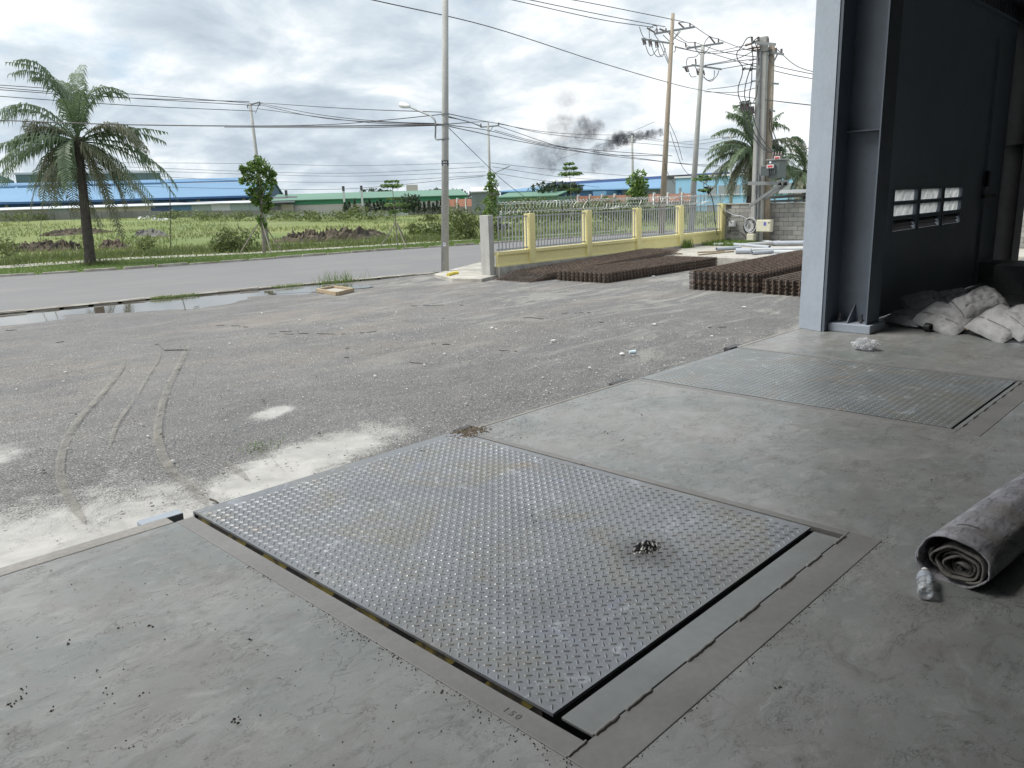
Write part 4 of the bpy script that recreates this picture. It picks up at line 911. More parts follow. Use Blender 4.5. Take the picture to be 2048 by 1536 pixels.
# dark open shed at its right end
ds = thing('open_shed', F1.p(.97,3,0), 'dark open-sided shed with sloping roof and beige panel beside the leafy tree', 'shed')
zs = 2.823
F1.slope('roof', M['dark_steel'], ds, .905, .999, 2, zs-.9, 12, zs+.3, .15); F1.block('back_wall', M['win_dark'], ds, .90, .96, 9, 9.2, -1.2, zs-.3); F1.block('beige_panel', M['wall_cream'], ds, .957, .993, 3.5, 3.7, -.2, zs-1.1)
for t0 in (.905,.95,.995): F1.block('post', M['dark_steel'], ds, t0, t0+.0015, 2.3, 2.5, -1.2, zs-.9)
# green glazed building behind
F2 = Fac((60.314, 232.298, 4.816), (92.298, 221.542, 3.861)); gb = thing('green_building', F2.p(.5,5,0), 'grey-green clad building rising behind the blue warehouse roofs', 'building')
zt = 11.026
for k in range(10): F2.block('wall_panel', M['glass_green'], gb, k/10+.001, (k+1)/10-.001, 0, 12, -1, zt)
F2.block('parapet', M['white_roof'], gb, -.005, 1.005, -.3, 12.3, zt, zt+.5)
F2b = Fac((49.021, 229.83, 5.029), (58.648, 227.564, 4.761)); gg = thing('green_building', F2b.p(.5,5,0), 'gabled grey-green shed end at the far left behind the palm', 'building')
zg = (9.376, 11.973)
m = MB(); m.add([F2b.p(0,0,-1),F2b.p(1,0,-1),F2b.p(1,0,zg[0]),F2b.p(.5,0,zg[1]),F2b.p(0,0,zg[0]),F2b.p(0,20,-1),F2b.p(1,20,-1),F2b.p(1,20,zg[0]),F2b.p(.5,20,zg[1]),F2b.p(0,20,zg[0])],
    [(0,1,2,3,4),(9,8,7,6,5),(2,7,8,3),(3,8,9,4),(1,6,7,2),(0,4,9,5)]); m.build('wall', M['glass_green'], gg)
# green warehouse
F3 = Fac((82.402, 142.951, -0.545), (112.093, 121.079, -0.985)); gw_ = thing('green_warehouse', F3.p(.5,8,0), 'long low green-roofed warehouse with pinkish wall in the centre distance', 'warehouse')
z1, z2, z3 = (1.491, 2.323, 3.643)
F3.block('wall', M['wall_pink'], gw_, -.06, 1, 0, 26, -1.4, z1); F3.block('green_band', M['band_green'], gw_, -.06, 1.0, -.1, 26.1, z1, z2)
F3.slope('roof', M['roof_green'], gw_, -.06, 1.0, -.6, z2, 14, z3); F3.slope('roof', M['roof_green'], gw_, -.06, 1.0, 14, z3, 28, z2)
for k in range(14): F3.block('window', M['win_dark'], gw_, .40+k*.018, .412+k*.018, -.12, -.02, z1-2.9, z1-1.9)
for t0, dd in ((.325,-1.2),(.42,-1.2)):
    d_ = F3.block('vent_duct', M['white_roof'], gw_, t0, t0+.011, dd, dd+.9, z1-.5, z3+.3); F3.block('duct_cowl', M['dark_steel'], d_, t0-.001, t0+.012, dd-.1, dd+1, z3+.301, z3+1.2)
F3.block('vent_duct', M['dark_steel'], gw_, .0, .012, 8, 9, z3-.2, z3+.9)
lw = thing('boundary_wall', F3.p(.5,-6,0), 'low pale boundary wall in front of the green warehouse', 'wall')
for k in range(26): F3.block('wall_panel', M['wall_grey_far'] if k > 17 else M['white_roof'], lw, -.06+k*.04+.0004, -.06+(k+1)*.04-.0004, -8, -7.8, -1.6, -0.194+(.5 if k > 17 else 0))
wb = Fac((186.791, 234.753, 1.933), (190.062, 232.113, 1.804)); t_ = thing('white_block', wb.p(.5,5,0), 'small white tower block over the green roof', 'building')
for k in range(3): wb.block('storey', M['wall_pink'], t_, 0, 1, 0, 9, -1+k*2.811, -1.05+(k+1)*2.811)
# brick red wall
F4 = Fac((99.113, 112.591, 0.184), (99.114, 60.27, 0.158)); rw = thing('brick_wall', F4.p(.5,0,0), 'red panelled wall with white posts before the blue factory', 'wall')
za, zb_ = (1.663, 1.453)
zq, zr_ = (0.356, 0.363)
for k in range(22):
    a, b = k/22, (k+1)/22; zt = lerp(za, zb_, a); zl = lerp(zq, zr_, a)
    F4.block('wall_panel', M['brick_red'], rw, a+.005, b-.001, .1, .3, zl, zt); F4.block('wall_base', M['conc_dark'], rw, a+.005, b-.001, .05, .35, -1.5, zl-.02); F4.block('post', M['white_roof'], rw, a, a+.0045, 0, .4, -1.5, zt+.25)
# grey shed
gs = Fac((95.553, 102.322, 1.417), (99.034, 98.956, 1.27)); t_ = thing('grey_shed', gs.p(.5,3,0), 'small grey gabled shed beyond the pole right of the lamp', 'shed')
zg1, zg2 = (2.719, 3.526)
gs.block('wall', M['grey_clad'], t_, 0, 1, 0, 8, -1.2, zg1); gs.slope('roof', M['white_roof'], t_, -.03, 1.03, -.4, zg1, 4, zg2); gs.slope('roof', M['white_roof'], t_, -.03, 1.03, 4, zg2, 8.4, zg1)
# green low roofs behind fence
gs = Fac((86.176, 86.358, 0.581), (89.651, 76.725, 0.477)); t_ = thing('green_shed', gs.p(.5,3,0), 'pale green low shed roof before the blue factory', 'shed')
zg1, zg2 = (1.638, 2.244)
gs.block('wall', M['roof_green'], t_, 0, .93, 0, 8, -1.2, zg1); gs.slope('roof', M['roof_green'], t_, -.01, .94, -.3, zg1, 4, zg2)
for k in range(9): gs.block('bay_opening', M['win_dark'], t_, .05+k*.1, .10+k*.1, -.06, -.01, -.6, zg1-.5)
# blue factory centre
F5 = Fac((124.021, 123.465, 1.177), (113.647, 72.866, 1.05)); bf = thing('blue_factory', F5.p(.5,8,0), 'long blue factory hall with pale roof and dark ridge in the centre right', 'factory')
e0, e1, r0, r1 = [3.069, 2.479, 4.009, 4.313]
for k in range(12):
    a, b = k/12, (k+1)/12; F5.block('wall_panel', M['wall_blue'] if k not in (9,10,11) else M['grey_clad'], bf, a+.0004, b-.0004, 0, .3, -1.2, lerp(e0,e1,a))
m = MB(); m.add([F5.p(-.02,-.8,e0),F5.p(1,-.8,e1),F5.p(1,12,r1),F5.p(-.02,12,r0),F5.p(-.02,-.8,e0-.2),F5.p(1,-.8,e1-.2),F5.p(1,12,r1-.2),F5.p(-.02,12,r0-.2)], [(0,1,2,3),(4,7,6,5),(0,4,5,1),(1,5,6,2),(2,6,7,3),(3,7,4,0)]); m.build('roof', M['roof_blue'], bf)
m = MB(); m.add([F5.p(.01,12,r0-.3),F5.p(1,12,r1-.3),F5.p(1,12,r1+.5),F5.p(.01,12,r0+.6),F5.p(.01,20,r0-.3),F5.p(1,20,r1-.3),F5.p(1,20,r1+.5),F5.p(.01,20,r0+.6)], [(0,1,2,3),(3,2,6,7),(7,6,5,4),(0,3,7,4),(1,5,6,2)]); m.build('ridge_band', M['navy'], bf)
for a in (.62,.66,.72,.52,.80,.86,.91): F5.block('window', M['win_grey'], bf, a, a+.018, -.12, -.02, 1.2, e1-.9)
for a in (.70,.74,.585): F5.block('pilaster', M['roof_blue'], bf, a, a+.006, -.25, -.02, -1.2, e1-.6)
gb2 = F5.block('porch', M['roof_blue2'], bf, .665, .735, -3, -.13, -1.2, e1-.2)
gr = Fac((108.512, 71.591, 0.891), (107.917, 68.832, 1.069)); t_ = thing('grey_block', gr.p(.5,3,0), 'grey windowless block between the blue factory and the light blue office', 'building')
zz_ = 3.924
for k in range(5): gr.block('wall_panel', M['grey_clad'], t_, k/5+.004, (k+1)/5-.004, 0, 9, -1, zz_)
gr.block('parapet', M['dark_steel'], t_, -.2, 1.05, -.2, 9, zz_, zz_+.35)
# light blue office
F6 = Fac((106.072, 68.005, 0.864), (102.865, 44.304, 1.04)); lo = thing('light_blue_office', F6.p(.3,5,0), 'light blue two-storey building with rows of windows behind the fence corner', 'building')
zo = 3.736
F6.block('wall', M['light_blue'], lo, 0, 1, 0, 14, -1.2, zo); F6.block('parapet', M['white_roof'], lo, -.005, 1.005, -.2, 14.2, zo, zo+.25)
for zc1 in (zo-1.9, zo-4.6):
    F6.block('window', M['win_grey'], lo, .03, .045, -.08, -.01, zc1-.4, zc1+.5)
    for k in range(8):
        w__ = F6.block('window', M['win_grey'], lo, .25+k*.085, .25+k*.085+.07, -.08, -.01, zc1-.6, zc1+.6); F6.block('sill', M['white_roof'], w__, .245+k*.085, .25+k*.085+.075, -.25, -.09, zc1-.75, zc1-.62)
bb = Fac((135.599, 64.132, -0.27), (138.423, 57.785, -0.461)); t_ = thing('blue_shed', bb.p(.5,3,0), 'bright blue roofed shed beyond the right palm', 'shed')
zx = 2.052; bb.block('wall', M['wall_pink'], t_, 0, 1, 0, 10, -1, zx); bb.slope('roof', M['wall_blue'], t_, -.05, 1.05, -.5, zx, 8, zx+1.6)

# ================================================================== FENCE
FYc = 20.25
fe = thing('yellow_fence', (28,FYc,-1.2), 'yellow masonry fence with grey steel pickets and razor wire coil', 'fence')
PX = [21.80, 25.18, 28.60, 31.95, 35.72]; BZ, SZ, TZ = -.80, -.27, 1.0
MB().box(20.02, 35.9, FYc-.14, FYc+.14, -1.25, BZ-.001).build('plinth', M['conc_pale'], fe, bevel=.01)
xe = [20.02]+PX
for a, b in zip(xe[:-1], xe[1:]):
    x0 = a+(.15 if a > 20.1 else 0); x1 = b-.15
    MB().box(x0+.001, x1-.001, FYc-.05, FYc+.05, BZ+.06, SZ-.12).build('wall_panel', M['yellow'], fe)
    MB().box(x0+.001, x1-.001, FYc-.10, FYc+.10, SZ-.119, SZ).build('coping', M['yellow'], fe, bevel=.008)
    MB().box(x0+.001, x1-.001, FYc-.09, FYc+.09, BZ, BZ+.059).build('base_course', M['yellow'], fe, bevel=.008)
    MB().box(x0+.002, x1-.002, FYc-.03, FYc+.0, SZ+.05, SZ+.10).build('rail', M['picket'], fe)
    MB().box(x0+.002, x1-.002, FYc-.03, FYc+.0, TZ-.09, TZ-.05).build('rail', M['picket'], fe)
    n = round((x1-x0)/.172)
    for k in range(n):
        x = x0+(k+.5)*(x1-x0)/n; MB().box(x-.022, x+.022, FYc-.055, FYc-.032, SZ+.02, TZ-.02).build('picket', M['picket'], fe)
for x in PX: MB().box(x-.149, x+.149, FYc-.15, FYc+.15, BZ-.0, TZ+.02).build('pier', M['yellow'], fe, bevel=.01)
def jf(v): return v
for x in (22.0,23.7,25.3,27.0,28.7,30.3,32.0,33.8,35.6,20.2): MB().tube([(x,FYc+.02,TZ-.3),(x,FYc+.02,TZ+.48)], .018, 5).build('wire_bracket', M['dark_steel'], fe)
cp = []
for i in range(int(15.4/.20*16)):
    a = i/16*6.283; cp.append((20.3+.20*i/16+.10*math.cos(a*2.03), FYc+.02+.21*math.cos(a), TZ+.25+.21*math.sin(a)))
MB().tube(cp, .008, 3, False).build('razor_coil', M['razor'], fe)
br = MB()
for i in range(0, len(cp)-1, 2):
    p = Vector(cp[i]); br.bar(p+Vector((0,0,-.018)), p+Vector((0,0,.018)), .05, .004)
br.build('razor_barbs', M['razor'], fe, kind='stuff')
for z in (.12,.38): MB().tube([(20.2,FYc+.02,TZ+z),(35.7,FYc+.02,TZ+z)], .006, 3).build('support_wire', M['razor'], fe)
tag(MB().box(19.75, 20.0, 20.33, 20.78, -1.25, 1.03).build('concrete_post', M['conc_post'], base=(19.87,20.5,-1.2), bevel=.012), 'thick bare concrete post at the left end of the yellow fence', 'post')
# block wall
bw = thing('block_wall', (36,13,-1.0), 'grey concrete block wall closing the yard at the right', 'wall')
bm = [pm('block_%d' % i, c, .9, .2, 2.0, bump=.4, bs=14) for i, c in enumerate([(.36,.355,.33),(.32,.315,.30),(.41,.40,.37),(.29,.285,.265)])]
MB().box(36.03, 36.12, 5.4, 20.2, -1.2, 1.0).build('mortar', M['wall_grey_far'], bw)
rg = random.Random(3); z = -1.1; row = 0
protos = []
for q in range(4): protos.append(MB().box(35.94, 36.06, 12.778, 13.222, -1.098, -.902).build('block', bm[q], bw, bevel=.008))
first = [True]*4
while z+.2 < 1.03:
    y = 5.5+(.225 if row % 2 else 0)
    while y+.44 < 20.2:
        q = rg.choice((0,0,1,2,3)); loc = (35.98-36+rg.uniform(-.006,.006), y+.225-13, z+.1+1.0)
        if first[q]: protos[q].location = loc; first[q] = False
        else: inst(protos[q], 'block', bw, loc).modifiers.new('bevel','BEVEL').width = .008
        y += .455
    z += .206; row += 1
MB().box(35.88, 36.14, 5.4, 20.2, z+.002, z+.05).build('cap', M['conc_pale'], bw)
# raised slab
rs = MB().box(27.8, 35.85, 5.6, 20.08, -1.25, -.9).build('raised_slab', M['conc_pale'], kind='structure', bevel=.02)
rb = MB().box(28.3, 28.9, 2, 6.8, -1.2, -.6).build('low_platform', M['conc_pale'], kind='structure', bevel=.04)
blades('slab_grass', [(34.6+rg.uniform(-.9,1.1), 18.9+rg.uniform(-1.2,1.2), -.9) for _ in range(2600)], .08,.28,.02, M['grass'], 12)
blades('fence_weed', [(32.2+rg.gauss(0,.18), 19.95+rg.gauss(0,.08), -.92) for _ in range(160)], .15,.55,.02, M['grass'], 13)

# ================================================================== MESH SHEETS
def sheet_mesh(lx, ly, sp, r, mats, name):
    m = MB(); nx = int((lx-.2)/sp); ny = int((ly-.2)/sp)
    for i in range(ny+1): m.cur = 0; m.bar((0, .10+i*sp, r*.8), (lx, .10+i*sp, r*.8), r*1.2, r)
    for i in range(nx+1): m.cur = 1; m.bar((.14+i*sp, 0, 0), (.14+i*sp, ly, 0), r, r*.9)
    me = bpy.data.meshes.new(name); me.from_pydata(m.v, [], m.f)
    for q in mats: me.materials.append(q)
    me.polygons.foreach_set('material_index', m.mi); return me
def stack(x0, y0, lx, ly, n, pitch, label, mats, z0=-1.2, skew=0, tilt=0.0, shift=None, seed=1):
    t = thing('mesh_stack', (x0, y0, z0), label, 'reinforcing mesh', 'stacks of rusty reinforcing mesh sheets'); rg = random.Random(seed)
    mes = [sheet_mesh(lx, ly, .19, .0165, (q, M['rust_dark']), 'mesh_sheet') for q in mats]
    for k in range(n):
        o = bpy.data.objects.new('mesh_sheet', rg.choice(mes)); COL.objects.link(o); o.parent = t; WL[o.name] = WL[t.name]
        s_ = shift(k) if shift else 0
        o.location = (rg.gauss(0,.006)+s_+.02*math.sin(k*1.3), rg.gauss(0,.004)+.004*math.sin(k*.9), .012+k*pitch); o.rotation_euler = (rg.gauss(0,.0012), tilt*k/n+rg.gauss(0,.0006), rg.gauss(0,.0004)+skew)
    return t
RM = [M['rust'], M['rust_grey']]
stack(20.45, 15.7, 7.2, 2.2, 15, .022, 'middle stack of rusty reinforcing mesh with a ribbed near end', RM, seed=2)
stack(19.35, 18.05, 8.4, 1.9, 11, .022, 'low slumped stack of reinforcing mesh against the yellow fence', RM, tilt=-.035, shift=lambda k: k*.10, seed=3)
stack(20.35, 10.4, 7.3, 2.2, 13, .021, 'lower tier of the tall reinforcing mesh stack near the column', RM, seed=4)
stack(20.42, 10.45, 7.3, 2.2, 12, .022, 'greyer upper tier of the tall reinforcing mesh stack near the column', [M['rust_grey'], M['rust_grey'], M['rust']], z0=-.925, tilt=-.02, seed=5)
stack(20.30, 7.9, 7.0, 2.35, 20, .021, 'coiled-looking front mesh stack half hidden by the column', RM, seed=6, tilt=-.01)

# ================================================================== PIPES AND TIMBER
PP = [((33.772, 19.485, -0.85), (34.626, 17.811, -0.85), 0.05), ((30.863, 17.678, -0.85), (32.009, 17.164, -0.85), 0.06), ((32.61, 17.391, -0.85), (34.921, 16.774, -0.85), 0.05), ((29.592, 16.06, -0.85), (29.791, 15.504, -0.85), 0.09), ((31.036, 16.225, -0.85), (32.361, 14.116, -0.85), 0.055), ((29.326, 15.218, -0.85), (30.329, 14.806, -0.85), 0.06), ((35.965, 18.556, -0.85), (34.509, 16.936, -0.85), 0.05), ((34.515, 16.915, -0.85), (35.336, 15.311, -0.85), 0.085), ((30.091, 14.668, -0.85), (30.603, 13.241, -0.85), 0.06), ((28.677, 14.054, -0.85), (28.748, 13.867, -0.85), 0.05), ((37.408, 17.668, -0.85), (36.987, 16.154, -0.85), 0.04), ((32.802, 17.886, -0.85), (31.561, 15.59, -0.85), 0.05)]
pl = ['long pale grey pipe at the back left of the pipe heap','grey pipe with open dark end at the left of the heap','pale pipe crossing the middle of the heap','short thick grey sleeve at the heap front','long pipe running through the heap under the column edge','grey pipe lying at the heap front right of the sleeve','slanting pale pipe at the back of the heap','thickest pale pipe at the right of the heap','front right grey pipe of the heap','short stub of pipe in front of the heap','thin pale pipe at the very back right','oblique grey pipe under the crossing one']
for k, ((a, b, r_), lb) in enumerate(zip(PP, pl)):
    r_ *= 1.3
    a, b = Vector(a), Vector(b); lift = Vector((0,0,r_-.045+(.09 if k in (2,6,11) else 0))); a += lift; b += lift; d = (b-a).normalized()
    m = MB(); m.tube([a, b], r_, 14, False); m.tube([b, a], r_*.86, 14, False); mt = M['pvc'] if k % 2 else M['pvc_pale']
    for e, s_ in ((a, 1), (b, -1)):
        u = d.orthogonal().normalized(); v = d.cross(u); o = len(m.v)
        for j in range(14):
            an = 6.283*j/14; w_ = u*math.cos(an)+v*math.sin(an); m.v += [tuple(e+w_*r_), tuple(e+w_*r_*.86)]
        for j in range(14): m.f.append([o+2*j, o+2*((j+1) % 14), o+2*((j+1) % 14)+1, o+2*j+1]); m.mi.append(0)
    tag(m.build('pipe', mt, base=tuple(a), smooth=True), lb, 'pipe', 'plastic pipes on the raised slab')
TP = [((28.367, 17.056, -0.87), (30.553, 16.699, -0.87)), ((32.788, 20.127, -0.87), (34.572, 20.523, -0.87)), ((29.895, 20.476, -0.87), (28.593, 17.995, -0.87)), ((29.551, 17.819, -0.87), (30.431, 17.051, -0.87))]
for (a, b), lb in zip(TP, ('long pale timber batten in front of the pipe heap','short tan batten beside the sapling foot','thin batten lying at the left of the raised slab','thin batten behind the long timber batten')):
    tag(MB().bar(a, b, .09, .05).build('timber_batten', M['timber'], base=a), lb, 'timber', 'battens on the raised slab')

# ================================================================== POLES
def pole(name, base, top, r0, r1, mat, label, cat='utility pole', n=14, grp=None):
    t = thing(name, base, label, cat, grp); MB().tube([base, tuple(Vector(base).lerp(Vector(top), .5)), top], [r0, (r0+r1)/2, r1], n).build('shaft', mat, t, smooth=True); return t
LP = (20.303, 23.426, -1.2)
lp = pole('lamp_pole', LP, (20.722, 23.056, 9.833), .150, .105, M['conc_pole'], 'tall concrete lamp pole with curved lamp arm beside the road', 'lamp pole')
ARM = [(20.35, 23.185, 3.829), (20.35, 23.614, 3.841), (20.35, 23.62, 4.13), (20.35, 23.597, 4.416), (20.35, 23.671, 4.565), (20.35, 23.863, 4.707), (20.35, 24.205, 4.828), (20.35, 24.639, 4.977), (20.35, 25.11, 5.15)]
MB().tube(smoothpath(ARM, 4), .032, 8).build('lamp_arm', M['galv'], lp, smooth=True)
MB().tube([(20.35, 23.144, 4.36), (20.35, 23.57, 4.395)], .02, 6).build('arm_strut', M['galv'], lp)
h0, h1 = Vector((20.35, 25.049, 5.144)), Vector((20.35, 25.719, 5.301))
m = MB(); d = (h1-h0).normalized(); L_ = (h1-h0).length
m.lathe(h0, [(.001,0),(.06,.02),(.09,L_*.3),(.12,L_*.6),(.10,L_*.85),(.03,L_*.98),(.001,L_)], 12, d); m.build('lamp_head', M['white'], lp, smooth=True)
for z_ in [4.357, 3.838, 4.713]:
    k = (z_+1.2)/11.0; cx, cy = lp.location.x, lp.location.y; top = Vector((20.722, 23.056, 9.833)); c = Vector(LP).lerp(top, (z_+1.2)/(top.z+1.2))
    MB().tube([c-Vector((0,0,.03)), c+Vector((0,0,.03))], .15, 14).build('clamp', M['galv'], lp)
c = Vector(LP).lerp(top, (2.952+1.2)/(top.z+1.2)); TOC = (-Vector((c.x, c.y, 0))).normalized()
def wrap(c, r_, zz, h_, a0, a1, mat, name, parent):
    m = MB(); b0 = math.atan2(-c.y, -c.x)
    for k in range(7):
        a = b0+lerp(a0, a1, k/6); m.v += [(c.x+math.cos(a)*r_, c.y+math.sin(a)*r_, zz-h_/2), (c.x+math.cos(a)*r_, c.y+math.sin(a)*r_, zz+h_/2)]
    m.f = [[2*k,2*k+2,2*k+3,2*k+1] for k in range(6)]; m.mi = [0]*6; return m.build(name, mat, parent, smooth=True)
w1 = wrap(c, .139, c.z, .20, -1.4, 1.4, M['dark_steel'], 'painted_band', lp)
for a, dz in ((-.28,.03),(.28,.03),(-.28,-.07),(.28,-.07)): wrap(c, .1415, c.z+dz, .05, a-.16, a+.16, M['white'], 'band_mark', w1)
c2 = Vector(LP).lerp(top, (-0.065+1.2)/(top.z+1.2)); w2 = wrap(c2, .151, c2.z, .14, -.5, .2, M['white'], 'sticker', lp); wrap(c2, .1525, c2.z+.01, .04, -.4, 0, M['blue_ink'], 'sticker_print', w2)

PB = {'lean': (26.749, 48.659, -1.2), 'p980': (39.525, 40.422, -1.2), 'p1336': (45.888, 30.511, -1.2), 'p1400': (48.535, 29.854, -1.2), 'far': (86.056, 61.477, -1.2)}
def hw(t, mb, name, mat): return mb.build(name, mat, t)
t = pole('utility_pole', PB['lean'], (26.567, 48.759, 7.985), .15, .09, M['conc_pole'], 'leaning concrete pole rising behind the leafy propped tree')
HL = [(26.394, 48.854, 7.833), (27.108, 48.462, 8.047), (26.431, 48.834, 7.651), (27.09, 48.472, 7.835), (26.808, 48.627, 7.378)]
MB().bar(HL[0], HL[1], .08, .08).build('crossarm', M['galv'], t); MB().bar(HL[2], HL[0], .05, .05).build('insulator', M['porcelain'], t); MB().bar(HL[3], HL[1], .05, .05).build('insulator', M['porcelain'], t); MB().bar(HL[1], HL[4], .04, .04).build('brace', M['galv'], t)
t = pole('utility_pole', PB['p980'], (39.559, 40.389, 6.716), .13, .07, M['conc_pole'], 'concrete pole with small crossarm above the concrete end post')
HL = [(39.183, 40.757, 6.372), (40.066, 39.893, 6.435), (39.214, 40.727, 6.599), (40.071, 39.889, 6.63), (39.821, 40.134, 6.412), (39.615, 40.334, 6.06), (39.434, 40.512, 3.851), (40.546, 39.425, 3.739), (40.219, 39.744, 3.551), (39.716, 40.236, 3.27)]
MB().bar(HL[0], HL[1], .08, .08).build('crossarm', M['galv'], t); MB().tube([HL[0], HL[2]], .05, 6).build('insulator', M['porcelain'], t); MB().tube([HL[1], HL[3]], .05, 6).build('insulator', M['porcelain'], t); MB().bar(HL[4], HL[5], .04, .04).build('brace', M['galv'], t)
MB().tube([HL[9], HL[8], HL[7]], .03, 6).build('lamp_arm', M['galv'], t); MB().bar(HL[8], HL[7], .12, .06).build('lamp_head', M['galv'], t)
t = pole('utility_pole', PB['far'], (85.916, 61.673, 8.88), .2, .12, M['conc_pole'], 'distant thin pole crossing the black smoke plume')
HL = [(85.368, 62.44, 8.615), (86.609, 60.703, 8.771), (86.318, 61.111, 8.67), (85.955, 61.619, 8.025)]
MB().bar(HL[0], HL[1], .15, .15).build('crossarm', M['galv'], t); MB().bar(HL[2], HL[3], .08, .08).build('brace', M['galv'], t)
for bx_, tx_, lb in (((83.199, 45.857, -1.64), (82.998, 46.221, 7.759), 'distant pole left of the palm behind the transformer'), ((91.322, 40.747, -1.985), (91.119, 41.199, 6.447), 'distant pole beside the right palm')):
    t = pole('utility_pole', bx_, tx_, .17, .12, M['conc_pole'], lb); MB().bar(tuple(Vector(tx_)-RV*.9-Vector((0,0,.4))), tuple(Vector(tx_)+RV*.7-Vector((0,0,.3))), .12, .12).build('crossarm', M['galv'], t)
    for s_ in (-.85,.0,.6): p = Vector(tx_)+RV*s_-Vector((0,0,.3)); MB().tube([p, p+Vector((0,0,.3))], .06, 6).build('insulator', M['porcelain'], t)
def hardware(t, P, bars, tubes, jumpers, name_bar='crossarm'):
    for a, b, wd in bars: MB().bar(a, b, wd, wd).build('crossarm' if wd > .06 else 'brace', M['galv'], t)
    for a, b in tubes: MB().tube([a, b], .055, 6).build('insulator', M['porcelain'], t)
    for q in jumpers: MB().tube(smoothpath(q, 6), .022, 5).build('jumper_cable', M['wire'], t)
t = pole('utility_pole', PB['p1336'], (46.202, 30.04, 12.698), .22, .11, M['wood_pole'], 'tall tan-stained pole with two crossarms and cut-out fuses')
hardware(t, None, [((45.551, 31.018, 11.563), (46.968, 28.888, 11.811), 0.11), ((45.114, 31.675, 11.314), (46.253, 29.962, 10.886), 0.1), ((45.866, 30.545, 11.467), (46.096, 30.2, 11.053), 0.05), ((46.471, 29.634, 11.604), (46.148, 30.121, 10.987), 0.05), ((45.711, 30.778, 11.156), (46.108, 30.18, 9.549), 0.05), ((45.834, 30.593, 11.082), (46.144, 30.127, 9.485), 0.05), ((46.436, 29.687, 11.667), (46.267, 29.941, 11.242), 0.04)],
  [((45.656, 30.861, 11.61), (45.654, 30.863, 11.848)), ((45.969, 30.39, 11.663), (45.967, 30.393, 11.841)), ((46.796, 29.146, 11.802), (46.793, 29.15, 12.038)), ((46.397, 29.746, 12.115), (46.59, 29.456, 11.797)), ((45.304, 31.39, 11.949), (45.568, 30.993, 11.65)), ((45.741, 30.732, 11.838), (45.951, 30.417, 11.665)), ((45.185, 31.57, 11.306), (45.239, 31.488, 10.97)), ((45.396, 31.252, 11.252), (45.45, 31.17, 10.886)), ((45.624, 30.909, 11.166), (45.679, 30.827, 10.8)), ((46.11, 30.178, 11.409), (46.108, 30.181, 11.587))],
  [[(45.041, 31.786, 12.04), (45.113, 31.678, 11.644), (45.202, 31.543, 11.334)], [(45.531, 31.049, 12.071), (45.392, 31.257, 11.849), (45.395, 31.253, 11.312)], [(45.531, 31.049, 12.071), (45.653, 30.865, 11.967), (45.569, 30.992, 11.59), (45.711, 30.778, 11.156)], [(45.257, 31.461, 10.908), (45.365, 31.298, 10.414), (45.489, 31.112, 10.279), (45.68, 30.825, 10.65)], [(45.468, 31.143, 10.854), (45.576, 30.981, 10.361), (45.718, 30.767, 10.164), (45.857, 30.558, 10.3)], [(45.679, 30.827, 10.8), (45.752, 30.716, 10.311), (45.858, 30.557, 10.179), (45.959, 30.404, 10.649)], [(46.793, 29.15, 12.038), (46.638, 29.384, 12.116), (46.397, 29.747, 12.145)], [(46.29, 29.908, 10.732), (46.309, 29.878, 10.491), (46.241, 29.981, 10.378)]])
for k, pq in enumerate([[(45.15, 31.622, 11.28), (45.237, 31.491, 11.36), (45.274, 31.435, 10.966), (45.186, 31.567, 10.946)], [(45.361, 31.305, 11.226), (45.448, 31.173, 11.276), (45.486, 31.117, 10.822), (45.398, 31.249, 10.832)], [(45.589, 30.961, 11.11), (45.676, 30.83, 11.16), (45.714, 30.773, 10.736), (45.627, 30.905, 10.716)]]):
    MB().tube(pq+[pq[0]], .035, 5).build('fuse_cutout', M['dark_steel'], t)
t = pole('utility_pole', PB['p1400'], (48.819, 29.393, 10.953), .22, .12, M['conc_pole'], 'grey concrete pole with a crossarm, right of the tan-stained pole')
hardware(t, None, [((48.264, 30.294, 10.871), (49.5, 28.285, 11.048), 0.11), ((48.141, 30.495, 9.707), (48.547, 29.835, 9.782), 0.09), ((48.445, 30.0, 9.826), (49.476, 28.324, 9.423), 0.1), ((48.552, 29.827, 10.834), (48.759, 29.49, 10.376), 0.05), ((49.07, 28.984, 10.89), (48.81, 29.407, 10.308), 0.05), ((48.548, 29.834, 9.751), (48.758, 29.492, 9.135), 0.05)],
  [((48.247, 30.323, 10.935), (48.227, 30.355, 11.214)), ((48.55, 29.83, 10.988), (48.547, 29.835, 11.234)), ((49.335, 28.554, 11.039), (49.33, 28.561, 11.314)), ((49.028, 29.052, 11.507), (49.218, 28.744, 11.054)), ((48.242, 30.33, 9.757), (48.314, 30.214, 9.405)), ((48.653, 29.663, 9.459), (48.724, 29.547, 9.139)), ((48.856, 29.333, 9.435), (48.893, 29.272, 9.119)), ((48.597, 29.753, 9.839), (48.576, 29.787, 10.182))],
  [[(48.674, 29.628, 10.448), (48.575, 29.79, 10.306), (48.339, 30.174, 10.274), (48.273, 30.28, 10.064), (48.293, 30.247, 9.751)], [(48.366, 30.129, 9.336), (48.454, 29.987, 9.076), (48.623, 29.711, 9.088)], [(48.86, 29.325, 9.06), (48.999, 29.1, 8.795), (49.2, 28.774, 8.897), (49.226, 28.731, 9.391)], [(48.861, 29.324, 8.998), (49.101, 28.934, 8.721), (49.299, 28.613, 9.01), (49.377, 28.486, 9.373)], [(49.028, 29.052, 11.507), (48.915, 29.237, 11.278), (48.851, 29.34, 11.041)]])
